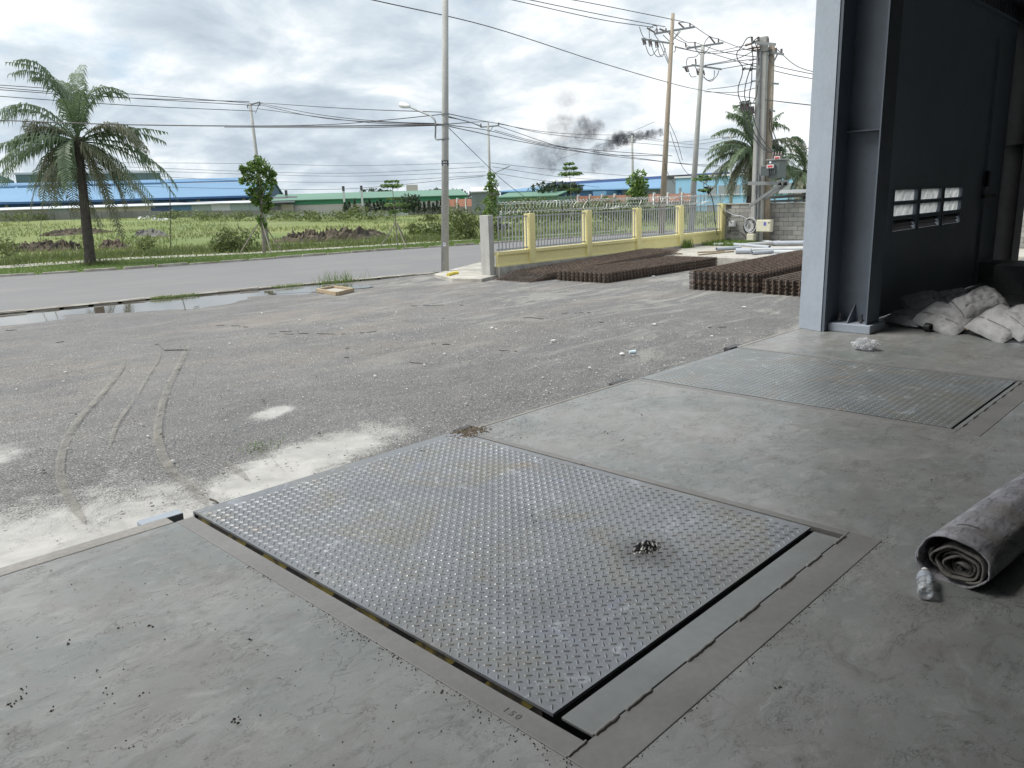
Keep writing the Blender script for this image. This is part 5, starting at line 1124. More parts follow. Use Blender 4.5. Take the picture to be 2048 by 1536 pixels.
for pq in [[(48.209, 30.385, 9.698), (48.293, 30.248, 9.782), (48.365, 30.131, 9.399), (48.28, 30.269, 9.409)], [(48.618, 29.72, 9.525), (48.702, 29.583, 9.546), (48.741, 29.52, 9.168), (48.656, 29.658, 9.178)]]: MB().tube(pq+[pq[0]], .035, 5).build('fuse_cutout', M['dark_steel'], t)

# transformer pole -------------------------------------------------
XT = 35.3
TB = (35.3, 18.107, -0.9); TT = (35.3, 18.2, 8.301)
t = thing('transformer_pole', TB, 'pair of grey concrete poles carrying the transformer platform and fuse gear', 'utility pole')
b, c = Vector(TB), Vector(TT); sd = Vector((0,-1,0))
for s_ in (-.13, .13): MB().bar(b+sd*s_*1.2, c+sd*s_*.8, .23, .26, up=(0,1,0)).build('shaft', M['conc_pole'], t, bevel=.03)
MB().tube([b+Vector((-.2,0,0)), b.lerp(c,.5)+Vector((-.2,0,0)), c+Vector((-.17,0,-.6))], .05, 8).build('cable_duct', M['galv'], t)
MB().tube([b+Vector((-.2,-.12,0)), b.lerp(c,.35)+Vector((-.2,-.12,0))], .05, 8).build('cable_duct', M['galv'], t)
hardware(t, None, [((35.05, 18.596, 8.122), (35.05, 17.462, 7.853), 0.1), ((35.05, 18.968, 7.026), (35.05, 18.179, 6.926), 0.08), ((35.05, 18.523, 6.435), (35.05, 18.157, 6.435), 0.06), ((35.05, 19.11, 5.565), (35.05, 18.161, 5.449), 0.08), ((35.05, 18.685, 7.352), (35.05, 18.223, 7.375), 0.06)],
  [((35.05, 18.596, 8.122), (35.05, 18.605, 8.334)), ((35.05, 18.279, 8.076), (35.05, 18.288, 8.286)), ((35.05, 17.82, 7.946), (35.05, 17.829, 8.155)), ((35.05, 18.91, 8.02), (35.05, 18.233, 8.132)), ((35.05, 18.732, 7.868), (35.05, 18.198, 7.876)), ((35.05, 18.605, 7.765), (35.05, 18.193, 7.77)), ((35.05, 19.007, 5.511), (35.05, 18.919, 5.196)), ((35.05, 18.756, 5.508), (35.05, 18.668, 5.194)), ((35.05, 18.5, 5.331), (35.05, 18.438, 5.042)), ((35.05, 19.017, 6.989), (35.05, 18.87, 7.056)), ((35.05, 18.667, 6.924), (35.05, 18.545, 6.951))],
  [[(34.98, 18.568, 8.32), (34.98, 18.811, 8.294), (34.98, 19.045, 7.99), (34.98, 19.284, 7.747), (34.98, 19.221, 7.417), (34.98, 18.984, 7.107), (34.98, 18.994, 6.743), (34.98, 19.151, 6.286), (34.98, 19.136, 5.892), (34.98, 18.97, 5.525)], [(34.98, 18.252, 8.273), (34.98, 18.533, 8.085), (34.98, 18.548, 7.856), (34.98, 18.476, 7.318), (34.98, 18.607, 6.953), (34.98, 18.781, 6.395), (34.98, 18.833, 5.86), (34.98, 18.72, 5.522)], [(34.98, 18.552, 7.961), (34.98, 18.476, 7.318), (34.98, 18.506, 6.897), (34.98, 18.508, 6.364), (34.98, 18.584, 5.834), (34.98, 18.489, 5.348)], [(34.98, 18.905, 5.169), (34.98, 18.738, 4.759), (34.98, 18.517, 4.256), (34.98, 17.993, 3.603), (34.98, 17.537, 3.246)], [(34.98, 18.629, 5.143), (34.98, 18.458, 4.625), (34.98, 18.21, 4.058), (34.98, 17.742, 3.477), (34.98, 17.366, 3.214)], [(34.98, 18.401, 5.035), (34.98, 18.232, 4.541), (34.98, 17.961, 3.996), (34.98, 17.498, 3.44), (34.98, 17.196, 3.16)], [(34.98, 18.208, 6.222), (34.98, 18.238, 5.797), (34.98, 18.373, 5.531)], [(34.98, 18.41, 8.046), (34.98, 18.251, 7.709), (34.98, 18.174, 7.067)]])
for pq in [[(35.0, 19.03, 5.489), (35.0, 18.88, 5.518), (35.0, 18.816, 5.183), (35.0, 18.967, 5.175)], [(35.0, 18.779, 5.486), (35.0, 18.63, 5.515), (35.0, 18.567, 5.182), (35.0, 18.716, 5.174)], [(35.0, 18.522, 5.308), (35.0, 18.375, 5.338), (35.0, 18.337, 5.03), (35.0, 18.46, 5.02)]]: MB().tube(pq+[pq[0]], .035, 5).build('fuse_cutout', M['dark_steel'], t)
# platform
pf = [(35.1, 18.405, 1.927), (35.1, 16.878, 1.875), (35.1, 18.309, 0.875), (35.1, 16.811, 1.961), (35.1, 18.374, 1.79), (35.1, 16.944, 1.745)]
for dx in (0, .55):
    MB().bar(Vector(pf[0])+Vector((dx-.25,0,0)), Vector(pf[1])+Vector((dx-.25,-.15,0)), .12, .16).build('platform_beam', M['galv'], t)
    MB().bar(Vector(pf[2])+Vector((dx-.25,0,0)), Vector(pf[3])+Vector((dx-.25,-.05,-.1)), .12, .12).build('platform_brace', M['galv'], t)
MB().bar(Vector(pf[1])+Vector((-.4,0,.1)), Vector(pf[1])+Vector((.5,0,.1)), .14, .1).build('platform_tie', M['galv'], t)
for y in (412, 366): pass
t2 = pole('utility_pole', (35.65, 17.853, -0.9), (35.65, 17.931, 8.026), .20, .13, M['wood_pole'], 'tan-stained pole close behind the transformer pole')
hardware(t2, None, [((35.5, 18.104, 7.677), (35.5, 17.286, 7.459), 0.1), ((35.5, 17.57, 7.498), (35.5, 17.789, 7.106), 0.05), ((35.5, 18.05, 7.564), (35.5, 17.843, 7.24), 0.05), ((35.5, 17.773, 6.297), (35.5, 17.46, 6.239), 0.08), ((35.5, 17.84, 5.184), (35.5, 17.569, 5.072), 0.07)],
  [((35.5, 18.007, 7.664), (35.5, 18.016, 7.855)), ((35.5, 17.645, 7.571), (35.5, 17.655, 7.782)), ((35.5, 17.382, 7.493), (35.5, 17.392, 7.703)), ((35.5, 17.812, 5.094), (35.5, 17.752, 4.872))],
  [[(35.4, 17.702, 4.862), (35.4, 17.629, 4.356), (35.4, 17.438, 3.905), (35.4, 17.22, 3.388)], [(35.4, 17.748, 4.801), (35.4, 17.751, 4.366), (35.4, 17.53, 3.802), (35.4, 17.314, 3.349)]])
# transformer
ta, tb = ((34.9, 17.662, 2.104), (34.9, 16.699, 3.001))
y1, y0, z0, z1 = ta[1], tb[1], ta[2], tb[2]
tr = thing('transformer', (34.9,(y0+y1)/2,z0), 'dark grey oil transformer with cooling fins on the pole platform', 'transformer')
MB().box(34.65, 35.35, y0+.12, y1-.28, z0, z1-.12).build('tank', M['transformer'], tr, bevel=.02)
MB().box(34.6, 35.4, y0+.05, y1-.2, z1-.119, z1-.05).build('tank_lid', M['galv'], tr, bevel=.01)
for k in range(12): yy = lerp(y0+.55, y1-.05, k/11); MB().box(34.48, 34.64, yy-.012, yy+.012, z0+.12, z1-.38).build('cooling_fin', M['transformer'], tr)
MB().box(34.46,34.66, y0+.5, y1, z1-.36, z1-.32).build('fin_header', M['galv'], tr)
for k in range(5): yy = lerp(y0+.3, y0+.62, k/4); MB().box(34.5, 34.64, yy-.012, yy+.012, z0+.2, z1-.3).build('cooling_fin', M['transformer'], tr)
for k in range(4):
    yy = y0+.18+k*.13; MB().lathe((34.9,yy,z1-.05), [(.05,0),(.06,.05),(.035,.07),(.06,.12),(.035,.14),(.055,.19),(.03,.21),(.02,.32),(.001,.33)], 10).build('bushing', M['porcelain'], tr, smooth=True)
s1 = MB().box(34.44, 34.455, y0+.30, y0+.62, z0+.45, z0+.60).build('warning_sign', M['white'], tr); MB().box(34.430, 34.436, y0+.34, y0+.58, z0+.48, z0+.57).build('sign_print', M['red'], s1)
MB().lathe((34.44, y0+.46, z0+.70), [(0,0),(.05,0)], 12, (-1,0,0)).build('white_disc', M['white'], tr)
s1 = MB().box(34.60, 34.615, y0+.10, y0+.36, z0+.82, z0+.95).build('warning_sign', M['white'], tr); MB().box(34.590, 34.596, y0+.13, y0+.33, z0+.85, z0+.92).build('sign_print', M['red'], s1)
# boxes on pole and wall
def cbox(px0, px1, label, mat=M['beige_box'], dep=.25, name='meter_box'):
    (xa, ya, za), (xb, yb, zb) = px0, px1; t = thing(name, (xa, (ya+yb)/2, min(za,zb)), label, 'electrical box', 'electrical boxes by the block wall')
    MB().box(xa, xa+dep, min(ya,yb), max(ya,yb), min(za,zb), max(za,zb)).build('cabinet', mat, t, bevel=.012)
    MB().box(xa-.02, xa-.002, min(ya,yb)+.03, max(ya,yb)-.03, min(za,zb)+.03, max(za,zb)-.03).build('door', mat, t, bevel=.004); return t
mbx = cbox(*((34.75, 17.874, -0.283), (34.75, 17.158, 0.263)), 'large beige metal cabinet with purple sticker on the transformer pole')
yy, zz1 = (17.433, 0.084)
MB().box(34.722, 34.727, yy-.06, yy+.06, zz1-.08, zz1+.08).build('sticker', M['blue_ink'], mbx)
yy, zz1 = (17.239, 0.129); MB().lathe((34.728,yy,zz1), [(0,0),(.035,0),(.035,.002),(.0,.003)], 10, (-1,0,0)).build('lock', M['black'], mbx)
cbox(*((34.75, 18.338, -0.704), (34.75, 17.971, -0.376)), 'small cream box below the cable coil')
cbox(*((35.7, 19.828, -0.103), (35.7, 19.515, 0.185)), 'small white box mounted on the block wall left of the poles', M['white'], .2)
# cable coil
cc = Vector((34.85, 18.266, -0.037)); cm_ = MB(); rg = random.Random(2)
for k in range(7):
    r1_, r2_ = rg.uniform(.14,.30), rg.uniform(.2,.36); o = Vector((rg.uniform(-.05,.08), rg.uniform(-.08,.08), rg.uniform(-.1,.1)))
    cm_.cur = 0 if k % 2 else 1
    cm_.tube([cc+o+Vector((.02*math.sin(a*.7), math.cos(a)*r1_, math.sin(a)*r2_)) for a in [i*.42 for i in range(16)]], .018, 5, False)
tag(cm_.build('cable_coil', [M['wire'], M['pvc_pale']], base=tuple(cc)), 'tangled coil of black and grey cable hanging on the transformer pole', 'cable coil')
for q, lb in (([(35.6, 20.218, 0.985), (35.6, 19.963, 0.694), (35.6, 19.47, 0.451), (35.6, 19.071, 0.401), (35.6, 18.749, 0.211), (35.6, 18.557, -0.024)], 'grey cable drooping from the fence corner to the cable coil'), ([(35.6, 19.664, -0.098), (35.6, 19.629, -0.314), (35.6, 19.389, -0.265), (35.6, 19.038, -0.406), (35.6, 18.792, -0.641)], 'thin dark cable from the wall box down to the cream box'), ([(35.6, 20.299, 0.938), (35.6, 19.955, 0.455), (35.6, 19.59, 0.07)], 'thin black cable slanting down to the wall box'),
    ([(34.379, 20.212, 1.67), (34.454, 20.086, 1.387), (34.507, 19.996, 0.964), (34.552, 19.919, 0.257), (34.622, 19.801, -0.456)], 'loose black cable hanging beside the snagged sapling')):
    tag(MB().tube(smoothpath(q, 6), .02, 5).build('loose_cable', M['pvc'] if 'grey' in lb else M['wire'], base=q[0]), lb, 'cable')
cl2 = MB(); cq = Vector((34.344, 20.273, 1.696)); face_cards(cl2, cq, 14, .22, .16, 77, (1,1,.5)); tag(cl2.build('black_cloth', [M['black']]*3, base=tuple(cq)), 'scrap of black cloth caught on the sapling top', 'cloth')
# dark lean-to roof behind the wall
dk = thing('dark_canopy', (38,14,1), 'dark corrugated canopy sheets sloping just above the block wall', 'canopy')
q = [(37.5, 18.507, 1.05), (37.5, 16.374, 1.102), (37.5, 16.39, 1.379), (37.5, 18.646, 1.221), (37.5, 18.347, 1.501), (37.5, 16.518, 1.497)]
MB().bar(Vector(q[0]), Vector(q[1])+Vector((0,-1,0)), 1.2, .10).build('canopy_sheet', M['galv'], dk); MB().bar(Vector(q[3]), Vector(q[2])+Vector((0,-1,0)), 1.6, .10).build('canopy_sheet', M['dark_steel'], dk)
MB().bar(Vector(q[4])+Vector((1,0,0)), Vector(q[5])+Vector((1,-1,0)), 1.2, .16).build('canopy_sheet', M['white_roof'], dk)
for k in range(3): p = Vector(q[0]).lerp(Vector(q[1]), k/2); MB().bar((p.x+.3,p.y,-1.2), (p.x+.3,p.y,p.z-.05), .1, .1).build('post', M['dark_steel'], dk)

# motorcyclist on the far road -------------------------------------
mb0 = Vector((43.266, 43.195, -1.15)); U = RV
def mp(u, v, z): return tuple(mb0+RV*u+FV*v+Vector((0,0,z)))
mc = thing('motorcycle', tuple(mb0), 'dark motorcycle ridden past behind the first fence bay', 'motorcycle')
for u in (-.6, .62):
    m = MB(); pts = [mp(u+.27*math.cos(a), 0, .28+.27*math.sin(a)) for a in [i*.5236 for i in range(13)]]; w_ = m.tube(pts, .05, 6, False).build('wheel', M['black'], mc)
MB().tube([mp(-.55,0,.45), mp(-.1,0,.55), mp(.25,0,.6), mp(.5,0,.85)], [.12,.17,.15,.07], 8).build('body', M['dark_steel'], mc)
MB().tube([mp(-.55,0,.75), mp(.05,0,.74)], .11, 8).build('seat', M['black'], mc); MB().tube([mp(.5,-.3,.98), mp(.5,.3,.98)], .02, 6).build('handlebar', M['galv'], mc)
MB().lathe(mp(.62,0,.86), [(.001,.0),(.08,.02),(.09,.1)], 10, RV).build('headlight', M['white'], mc); MB().tube([mp(.5,0,.95), mp(.62,0,.3)], .03, 6).build('fork', M['galv'], mc)
pe = thing('person', mp(-.15,0,.75), 'rider in a grey jacket and white helmet on the dark motorcycle', 'person')
sk = bpy.data.meshes.new('body'); J = [(-.2,0,.82),(-.12,0,1.12),(-.05,0,1.38),(-.02,0,1.48),(0,0,1.62),(-.05,-.2,1.36),(.15,-.25,1.12),(.45,-.27,1.02),(-.05,.2,1.36),(.15,.25,1.12),(.45,.27,1.02),(-.1,-.12,.8),(.25,-.18,.72),(.12,-.18,.3),(-.1,.12,.8),(.25,.18,.72),(.12,.18,.3),(.25,-.18,.26),(.25,.18,.26)]
E_ = [(0,1),(1,2),(2,3),(3,4),(2,5),(5,6),(6,7),(2,8),(8,9),(9,10),(0,11),(11,12),(12,13),(0,14),(14,15),(15,16),(13,17),(16,18)]
bs = Vector(WL[pe.name]); sk.from_pydata([tuple(Vector(mp(*j))-bs) for j in J], E_, []); bo = bpy.data.objects.new('body', sk); COL.objects.link(bo); bo.parent = pe
mo = bo.modifiers.new('skin','SKIN')
for i, r_ in enumerate((.16,.15,.17,.06,.10,.08,.055,.04,.08,.055,.04,.10,.085,.05,.10,.085,.05,.04,.04)): sk.skin_vertices[0].data[i].radius = (r_, r_)
sk.skin_vertices[0].data[0].use_root = True; bo.modifiers.new('sub','SUBSURF').levels = 1; sk.materials.append(M['cardboard'])
MB().lathe(mp(0,0,1.55), [(.13,0),(.145,.08),(.12,.18),(.06,.23),(.001,.24)], 12).build('helmet', M['white'], pe, smooth=True)

# ================================================================== WIRES
def wire(pts, label, grp, r_=.016):
    P = smoothpath(pts, 7); m = MB(); m.tube(P, r_, 4, False); return tag(m.build('power_line', M['wire'], base=pts[0]), label, 'power line', grp)
WG = {'left': [[(11.308, 48.704, 8.041), (18.03, 46.636, 7.766), (25.333, 46.554, 7.694)], [(11.294, 48.708, 7.945), (18.005, 46.646, 7.559), (25.831, 46.279, 7.551)], [(11.275, 48.712, 7.825), (17.318, 46.905, 7.568), (25.341, 46.55, 7.781)], [(11.228, 48.723, 7.514), (17.958, 46.664, 7.17), (25.598, 46.408, 7.231)]], 'low': [[(9.717, 42.914, 5.744), (14.267, 37.369, 5.242), (17.823, 28.954, 4.64), (20.482, 23.27, 4.34)]], 'low2': [[(20.318, 40.152, 5.642), (20.843, 31.774, 5.052), (20.766, 26.922, 4.845), (20.468, 23.282, 4.715)], [(20.314, 40.154, 5.593), (20.603, 29.522, 4.735), (20.482, 23.27, 4.323)]], 'lean': [[(25.795, 46.299, 7.725), (24.093, 34.402, 6.158), (20.499, 23.255, 4.785)], [(25.792, 46.301, 7.696), (24.501, 37.745, 6.195), (22.247, 29.565, 5.076), (20.484, 23.268, 4.376)], [(25.711, 46.346, 7.638), (24.705, 37.612, 6.016), (20.482, 23.27, 4.34)], [(25.688, 46.359, 7.376), (23.291, 32.52, 5.349), (20.454, 23.294, 4.341)]], 'right': [[(20.553, 23.207, 4.748), (28.716, 30.649, 5.595), (38.485, 39.292, 6.577), (47.035, 40.394, 6.216), (81.237, 58.315, 8.484)], [(20.55, 23.21, 4.659), (28.71, 30.655, 5.402), (38.191, 39.578, 6.303)], [(20.549, 23.211, 4.623), (28.674, 30.689, 5.427), (38.189, 39.58, 6.239)], [(20.539, 23.22, 4.357), (38.319, 39.455, 6.583), (38.978, 38.804, 6.43)], [(20.538, 23.22, 4.339), (31.63, 32.008, 5.172), (39.234, 34.127, 4.697), (46.993, 30.458, 4.025)], [(20.537, 23.221, 4.303), (33.587, 31.431, 4.609), (41.031, 31.944, 4.112), (46.813, 30.734, 4.038)], [(38.979, 38.803, 6.462), (46.542, 40.961, 6.17), (58.417, 42.089, 5.981), (66.318, 35.028, 4.825)], [(38.974, 38.808, 6.271), (44.669, 36.995, 4.735), (50.063, 33.072, 3.803), (53.818, 30.783, 3.437)], [(38.779, 39.002, 6.025), (45.271, 39.377, 5.243), (56.116, 34.742, 3.72), (61.917, 32.655, 3.461)]], 'drop': [[(20.538, 23.221, 4.321), (26.102, 27.617, 3.666), (32.763, 32.289, 2.502), (36.697, 33.961, 1.364)]], 'top': [[(20.381, 27.214, 9.362), (29.56, 29.836, 9.875), (39.468, 30.696, 9.249), (45.738, 30.185, 8.579), (47.812, 29.156, 8.154), (35.522, 18.39, 5.696), (36.983, 15.241, 5.061)]], 'hv': [[(33.166, 31.875, 12.005), (41.054, 31.915, 12.006), (45.441, 30.986, 11.931)], [(33.812, 31.189, 11.973), (41.055, 31.914, 12.287), (45.861, 30.361, 11.912)], [(36.851, 30.757, 12.325), (39.477, 30.685, 12.388), (46.08, 30.027, 12.328), (46.683, 29.081, 12.014)]], 'hv2': [[(46.683, 29.081, 12.014), (48.177, 28.548, 11.335), (49.329, 28.56, 11.314)], [(46.086, 30.018, 11.619), (47.393, 29.832, 11.139), (48.563, 29.844, 11.206)], [(45.88, 30.332, 11.643), (47.101, 30.29, 11.296), (48.257, 30.335, 11.184)], [(49.329, 28.559, 11.283), (42.094, 23.066, 9.26), (35.495, 18.443, 7.724), (35.816, 17.811, 7.816)], [(48.563, 29.844, 11.206), (41.71, 23.755, 9.061), (35.679, 18.084, 7.416)], [(48.259, 30.333, 11.061), (41.58, 23.982, 8.898), (35.456, 18.517, 7.09)], [(46.196, 29.848, 10.714), (47.866, 29.066, 10.443), (43.308, 24.988, 9.472), (35.203, 18.993, 8.049)], [(46.197, 29.847, 10.654), (44.749, 26.487, 9.687), (35.279, 18.853, 7.887)], [(48.897, 29.292, 9.744), (40.228, 22.31, 8.367), (35.343, 18.732, 7.749)], [(48.898, 29.292, 9.713), (40.229, 22.307, 8.267), (35.49, 18.451, 7.426)], [(49.388, 28.457, 9.433), (40.356, 22.077, 8.026), (35.453, 18.522, 7.24)]], 'rt': [[(35.816, 17.811, 7.816), (36.268, 16.871, 6.93), (36.952, 15.315, 6.395)], [(35.683, 18.075, 7.16), (36.18, 17.058, 6.819), (36.954, 15.309, 6.29)], [(35.688, 18.066, 6.946), (36.185, 17.048, 6.606), (36.958, 15.3, 6.122)], [(48.14, 28.61, 8.117), (41.87, 23.472, 7.244), (35.366, 18.688, 6.435)], [(48.061, 28.743, 7.972), (40.255, 22.261, 6.716), (35.493, 18.446, 6.2)]], 'guy': [[(46.048, 30.076, 6.065), (46.319, 29.657, 4.948), (46.521, 29.339, 3.67)], [(46.07, 30.043, 5.532), (46.272, 29.731, 4.448), (46.632, 29.163, 2.963), (44.854, 26.308, 1.932)], [(45.852, 30.375, 4.036), (45.967, 30.201, 3.071), (50.463, 32.457, 2.204)], [(57.925, 39.302, 7.418), (73.143, 52.441, 8.207), (78.91, 61.427, 7.479), (90.997, 78.227, 6.896)]], 'back': [[(38.184, 103.16, 7.202), (51.916, 96.978, 6.885), (62.653, 90.414, 6.388), (62.189, 65.058, 5.473)], [(38.126, 103.181, 6.734), (50.754, 97.591, 5.98), (56.902, 82.232, 5.082), (55.621, 57.501, 4.651)], [(38.076, 103.2, 6.323), (51.799, 97.041, 5.585), (56.881, 82.247, 4.733), (55.678, 57.445, 4.175)], [(41.105, 102.031, 5.563), (50.645, 97.648, 4.804), (56.837, 82.278, 4.034), (55.775, 57.351, 3.839)], [(21.262, 87.452, 4.215), (31.386, 84.35, 3.914), (39.063, 75.492, 3.308), (45.431, 65.849, 2.939), (48.585, 50.394, 3.485)], [(55.982, 57.15, 5.014), (67.514, 59.513, 4.547), (89.491, 63.964, 3.921)], [(56.132, 57.002, 4.061), (66.764, 60.354, 3.407), (86.785, 67.59, 2.638)], [(56.146, 56.988, 4.629), (68.586, 58.275, 3.641), (89.493, 63.962, 3.273)], [(86.222, 61.659, 8.706), (84.061, 54.164, 7.47), (83.001, 46.215, 7.545)], [(86.802, 60.839, 8.787), (84.998, 52.682, 7.167), (83.083, 46.067, 7.324)], [(83.128, 45.986, 6.142), (87.167, 44.787, 5.49), (91.126, 41.183, 6.116)], [(21.032, 87.508, 2.667), (33.336, 83.599, 2.29), (47.453, 76.473, 1.545)]]}
LB = dict(left=('upper cable of the bundle running left from the leaning pole','bundle of cables left of the leaning pole'), low=('thick low cable crossing behind the palm crown to the lamp pole',None), low2=('cable rising from the left to the lamp pole under the street lamp','low cables between palm and lamp pole'),
  lean=('cable between the leaning pole and the lamp pole','cables from the leaning pole to the lamp pole'), right=('cable running right from the lamp pole over the fence','cables right of the lamp pole'), drop=('single service cable slanting down right of the lamp pole',None),
  top=('long single wire crossing the top of the sky from upper left to the column',None), hv=('high wire entering from the top edge to the tan-stained pole crossarm','high wires to the tan-stained pole'), hv2=('high wire between the crossarms of the three right-hand poles','high wires between the right-hand poles'),
  rt=('wire leaving the transformer pole towards the column','wires at the transformer pole'), guy=('slack thin wire hanging at the tan-stained pole','slack wires at the tan-stained pole'), back=('faint distant wire above the factory roofs','faint distant wires above the factories'))
WLAB = dict(left=['highest of the cables running left from the leaning pole','second highest cable running left from the leaning pole','third cable down, running left from the leaning pole','lowest cable of the bundle running left from the leaning pole'],
 low2=['cable rising from the left to just under the street lamp on the lamp pole','flat sagging cable joining the lamp pole below the lamp arm'],
 lean=['straightest, highest cable from the leaning pole to the lamp pole','upper sagging cable from the leaning pole to the lamp pole','middle sagging cable from the leaning pole to the lamp pole','lowest sagging cable from the leaning pole to the lamp pole'],
 right=['highest cable running right from the lamp pole over the small crossarm','short cable from lamp pole to the left tip of the small crossarm','short lower cable from lamp pole to the left tip of the small crossarm','nearly level cable between lamp pole and small crossarm','cable sagging from the lamp pole to the tan-stained pole, upper one','cable sagging from the lamp pole to the tan-stained pole, lower one','cable from the small crossarm past the smoke to the distant pole','cable from the small crossarm falling to the right behind the tan-stained pole','lowest cable from the small crossarm towards the right palm'],
 hv=['lowest high wire entering from the top edge to the tan-stained pole','middle high wire entering from the top edge to the tan-stained pole','highest wire entering from the top edge to the tan-stained pole'],
 rt=['highest wire leaving the transformer pole for the column','middle wire leaving the transformer pole for the column','lowest of three wires leaving the transformer pole for the column','upper thin wire between grey crossarm pole and transformer pole','lower thin wire between grey crossarm pole and transformer pole'],
 guy=['long slack wire hanging right of the tan-stained pole','slack wire dropping to the fence corner','short slack wire low on the tan-stained pole','thin wire slanting down-left across the smoke plume'])
for k, ws in WG.items():
    lb, g_ = LB[k]
    for i, q in enumerate(ws): wire(q, WLAB[k][i] if k in WLAB else lb, g_ or ('cable '+k), {'back':.02,'low':.024,'left':.018,'hv':.022,'hv2':.020,'top':.022,'rt':.016,'right':.018,'drop':.018}.get(k, .016))

# ================================================================== THINGS ON THE FLOOR
def pillow(c, L_, Wd, Hh, yaw, pitch, roll, label, seed, mat=None, crease=1.0):
    Rm = Matrix.Rotation(yaw,4,'Z') @ Matrix.Rotation(pitch,4,'Y') @ Matrix.Rotation(roll,4,'X'); c = Vector(c)
    t = thing('cement_bag', tuple(c), label, 'sack', 'filled white sacks in the corner'); n, k = 26, 18; m = MB()
    def hgt(u, v): return (max(0,1-abs(u)**4.0)*max(0,1-abs(v)**3.2))**.5
    for sgn in (1, -1):
        o = len(m.v)
        for i in range(n+1):
            for j in range(k+1):
                u, v = i/n*2-1, j/k*2-1; h = hgt(u, v)*Hh/2; p3 = Vector((u*4, v*3, seed*1.7+sgn))
                h *= 1+.34*crease*mnoise.noise(p3)+.22*mnoise.noise(p3*2.7)-.18*abs(mnoise.noise(p3*3.6))
                wv = 1-.10*(1-abs(u)**2)*0+.05*abs(u)
                q = Vector((u*L_/2*(1-.05*v*v), v*Wd/2*wv*(1-.04*u*u), sgn*h + .012*mnoise.noise(Vector((u*9,v*7,seed)))*hgt(u,v)))
                m.v.append(tuple(c+Rm @ q))
        for i in range(n):
            for j in range(k):
                a = [o+i*(k+1)+j, o+(i+1)*(k+1)+j, o+(i+1)*(k+1)+j+1, o+i*(k+1)+j+1]; m.f.append(a if sgn > 0 else a[::-1]); m.mi.append(0)
    m.build('sack_body', mat or M['bag'], t, smooth=True)
    sm = MB(); pts = [tuple(c+Rm @ Vector(((-L_/2*.93), v/8*Wd/2*.93, hgt(-.93, v/8)*Hh*.5+.003))) for v in range(-8,9)]; sm.tube(pts, .0035, 4, False); sm.build('stitching', M['seam'], t)
    sm = MB(); pts = [tuple(c+Rm @ Vector((u/10*L_/2*.92, -Wd/2*.30, hgt(u/10,-.3)*Hh*.5+.004))) for u in range(-10,11)]; sm.tube(pts, .003, 4, False); sm.build('side_seam', M['seam'], t)
    return t
BG = [((9.871, 3.275, 0.094), (9.743, 2.846, 0.081)), ((10.051, 3.206, 0.18), (10.308, 2.868, 0.27)), ((9.777, 2.908, 0.182), (9.557, 2.384, 0.084)), ((10.394, 2.933, 0.226), (10.573, 2.65, 0.297)), ((9.904, 2.642, 0.221), (10.185, 2.337, 0.432)), ((9.673, 2.538, 0.228), (9.964, 2.181, 0.37)), ((9.636, 2.269, 0.204), (9.321, 1.835, 0.103)), ((9.637, 2.039, 0.265), (9.249, 1.677, 0.108)), ((9.744, 2.46, 0.051), (9.767, 2.144, 0.076))]
specs = [(.36,.12,.30,'flattest sack at the far left of the heap'),(.36,.17,.45,'sack leaning on the left of the heap, behind the flat one'),(.42,.15,.55,'front sack tilted down to the right, bottom centre of the heap'),
  (.4,.16,.2,'shaded sack at the back of the heap against the gate'),(.17,.12,.4,'narrow sack propped upright on top of the heap'),(.34,.20,.5,'plump sack with bunched end on the top right of the heap'),
  (.46,.14,.55,'creased sack sliding forward at the right of the heap'),(.34,.13,.5,'rightmost sack cut by the picture edge'),(.36,.10,.3,'dusty sack mostly buried under the right-hand sacks')]
for i, ((a, b), s_) in enumerate(zip(BG, specs)):
    a, b = Vector(a), Vector(b); d = b-a; d.normalize()
    pillow((a+b)/2, (b-a).length*1.04, s_[0], s_[1], math.atan2(d.y, d.x), -math.asin(d.z), s_[2], s_[3]+' of white sacks', i+1)
M['mat'] = pm('mat', (.10,.105,.10), .8, .2, 4)
tag(MB().prism([(9.638, 3.234), (9.678, 2.592), (9.495, 1.837), (10.94, 1.78), (12.418, 2.798), (11.296, 3.477)], .002, .03).build('ground_board', M['mat'], base=(10,2.6,0), bevel=.004), 'thin dark board lying under the heap of white sacks', 'board')
tag(MB().bar((9.528, 2.394, 0.07), (10.085, 2.275, 0.09), .07, .04).build('timber_offcut', M['timber'], base=(9.653, 2.426, 0.05)), 'dusty timber offcut poking out under the right sacks', 'timber')
tag(MB().lathe((9.478, 2.752, 0.05), [(.02,-.03),(.045,-.03),(.05,.03),(.02,.03),(.02,-.03)], 12, (0.3,1,0)).build('tape_roll', M['black'], base=(9.6, 2.787, 0.03)), 'small black tape roll on the floor before the sacks', 'tape roll')
for k, (x0, y0, w_) in enumerate(((13.3,2.55,.5),(13.3,1.95,.55),(14.3,2.9,.6))):
    tag(MB().box(x0, x0+.5, y0, y0+w_, .0, .42 if k < 2 else .38).build('grey_carton', M['cardboard'], base=(x0,y0,0), bevel=.01), ('left grey carton behind the sacks','right grey carton at the picture edge behind the sacks','low grey carton next to the dark column base')[k], 'carton', 'grey cartons behind the sacks')
M['board_white'] = pm('board_white', (.55,.56,.58), .5, .1, 2)
tag(MB().box(17.5,21.5,1.5,4.6,-1.19,-.35).build('white_panel_stack', M['board_white'], base=(19,3,-1.2), bevel=.01), 'stack of pale panels outside, right of the dark column', 'panel stack')

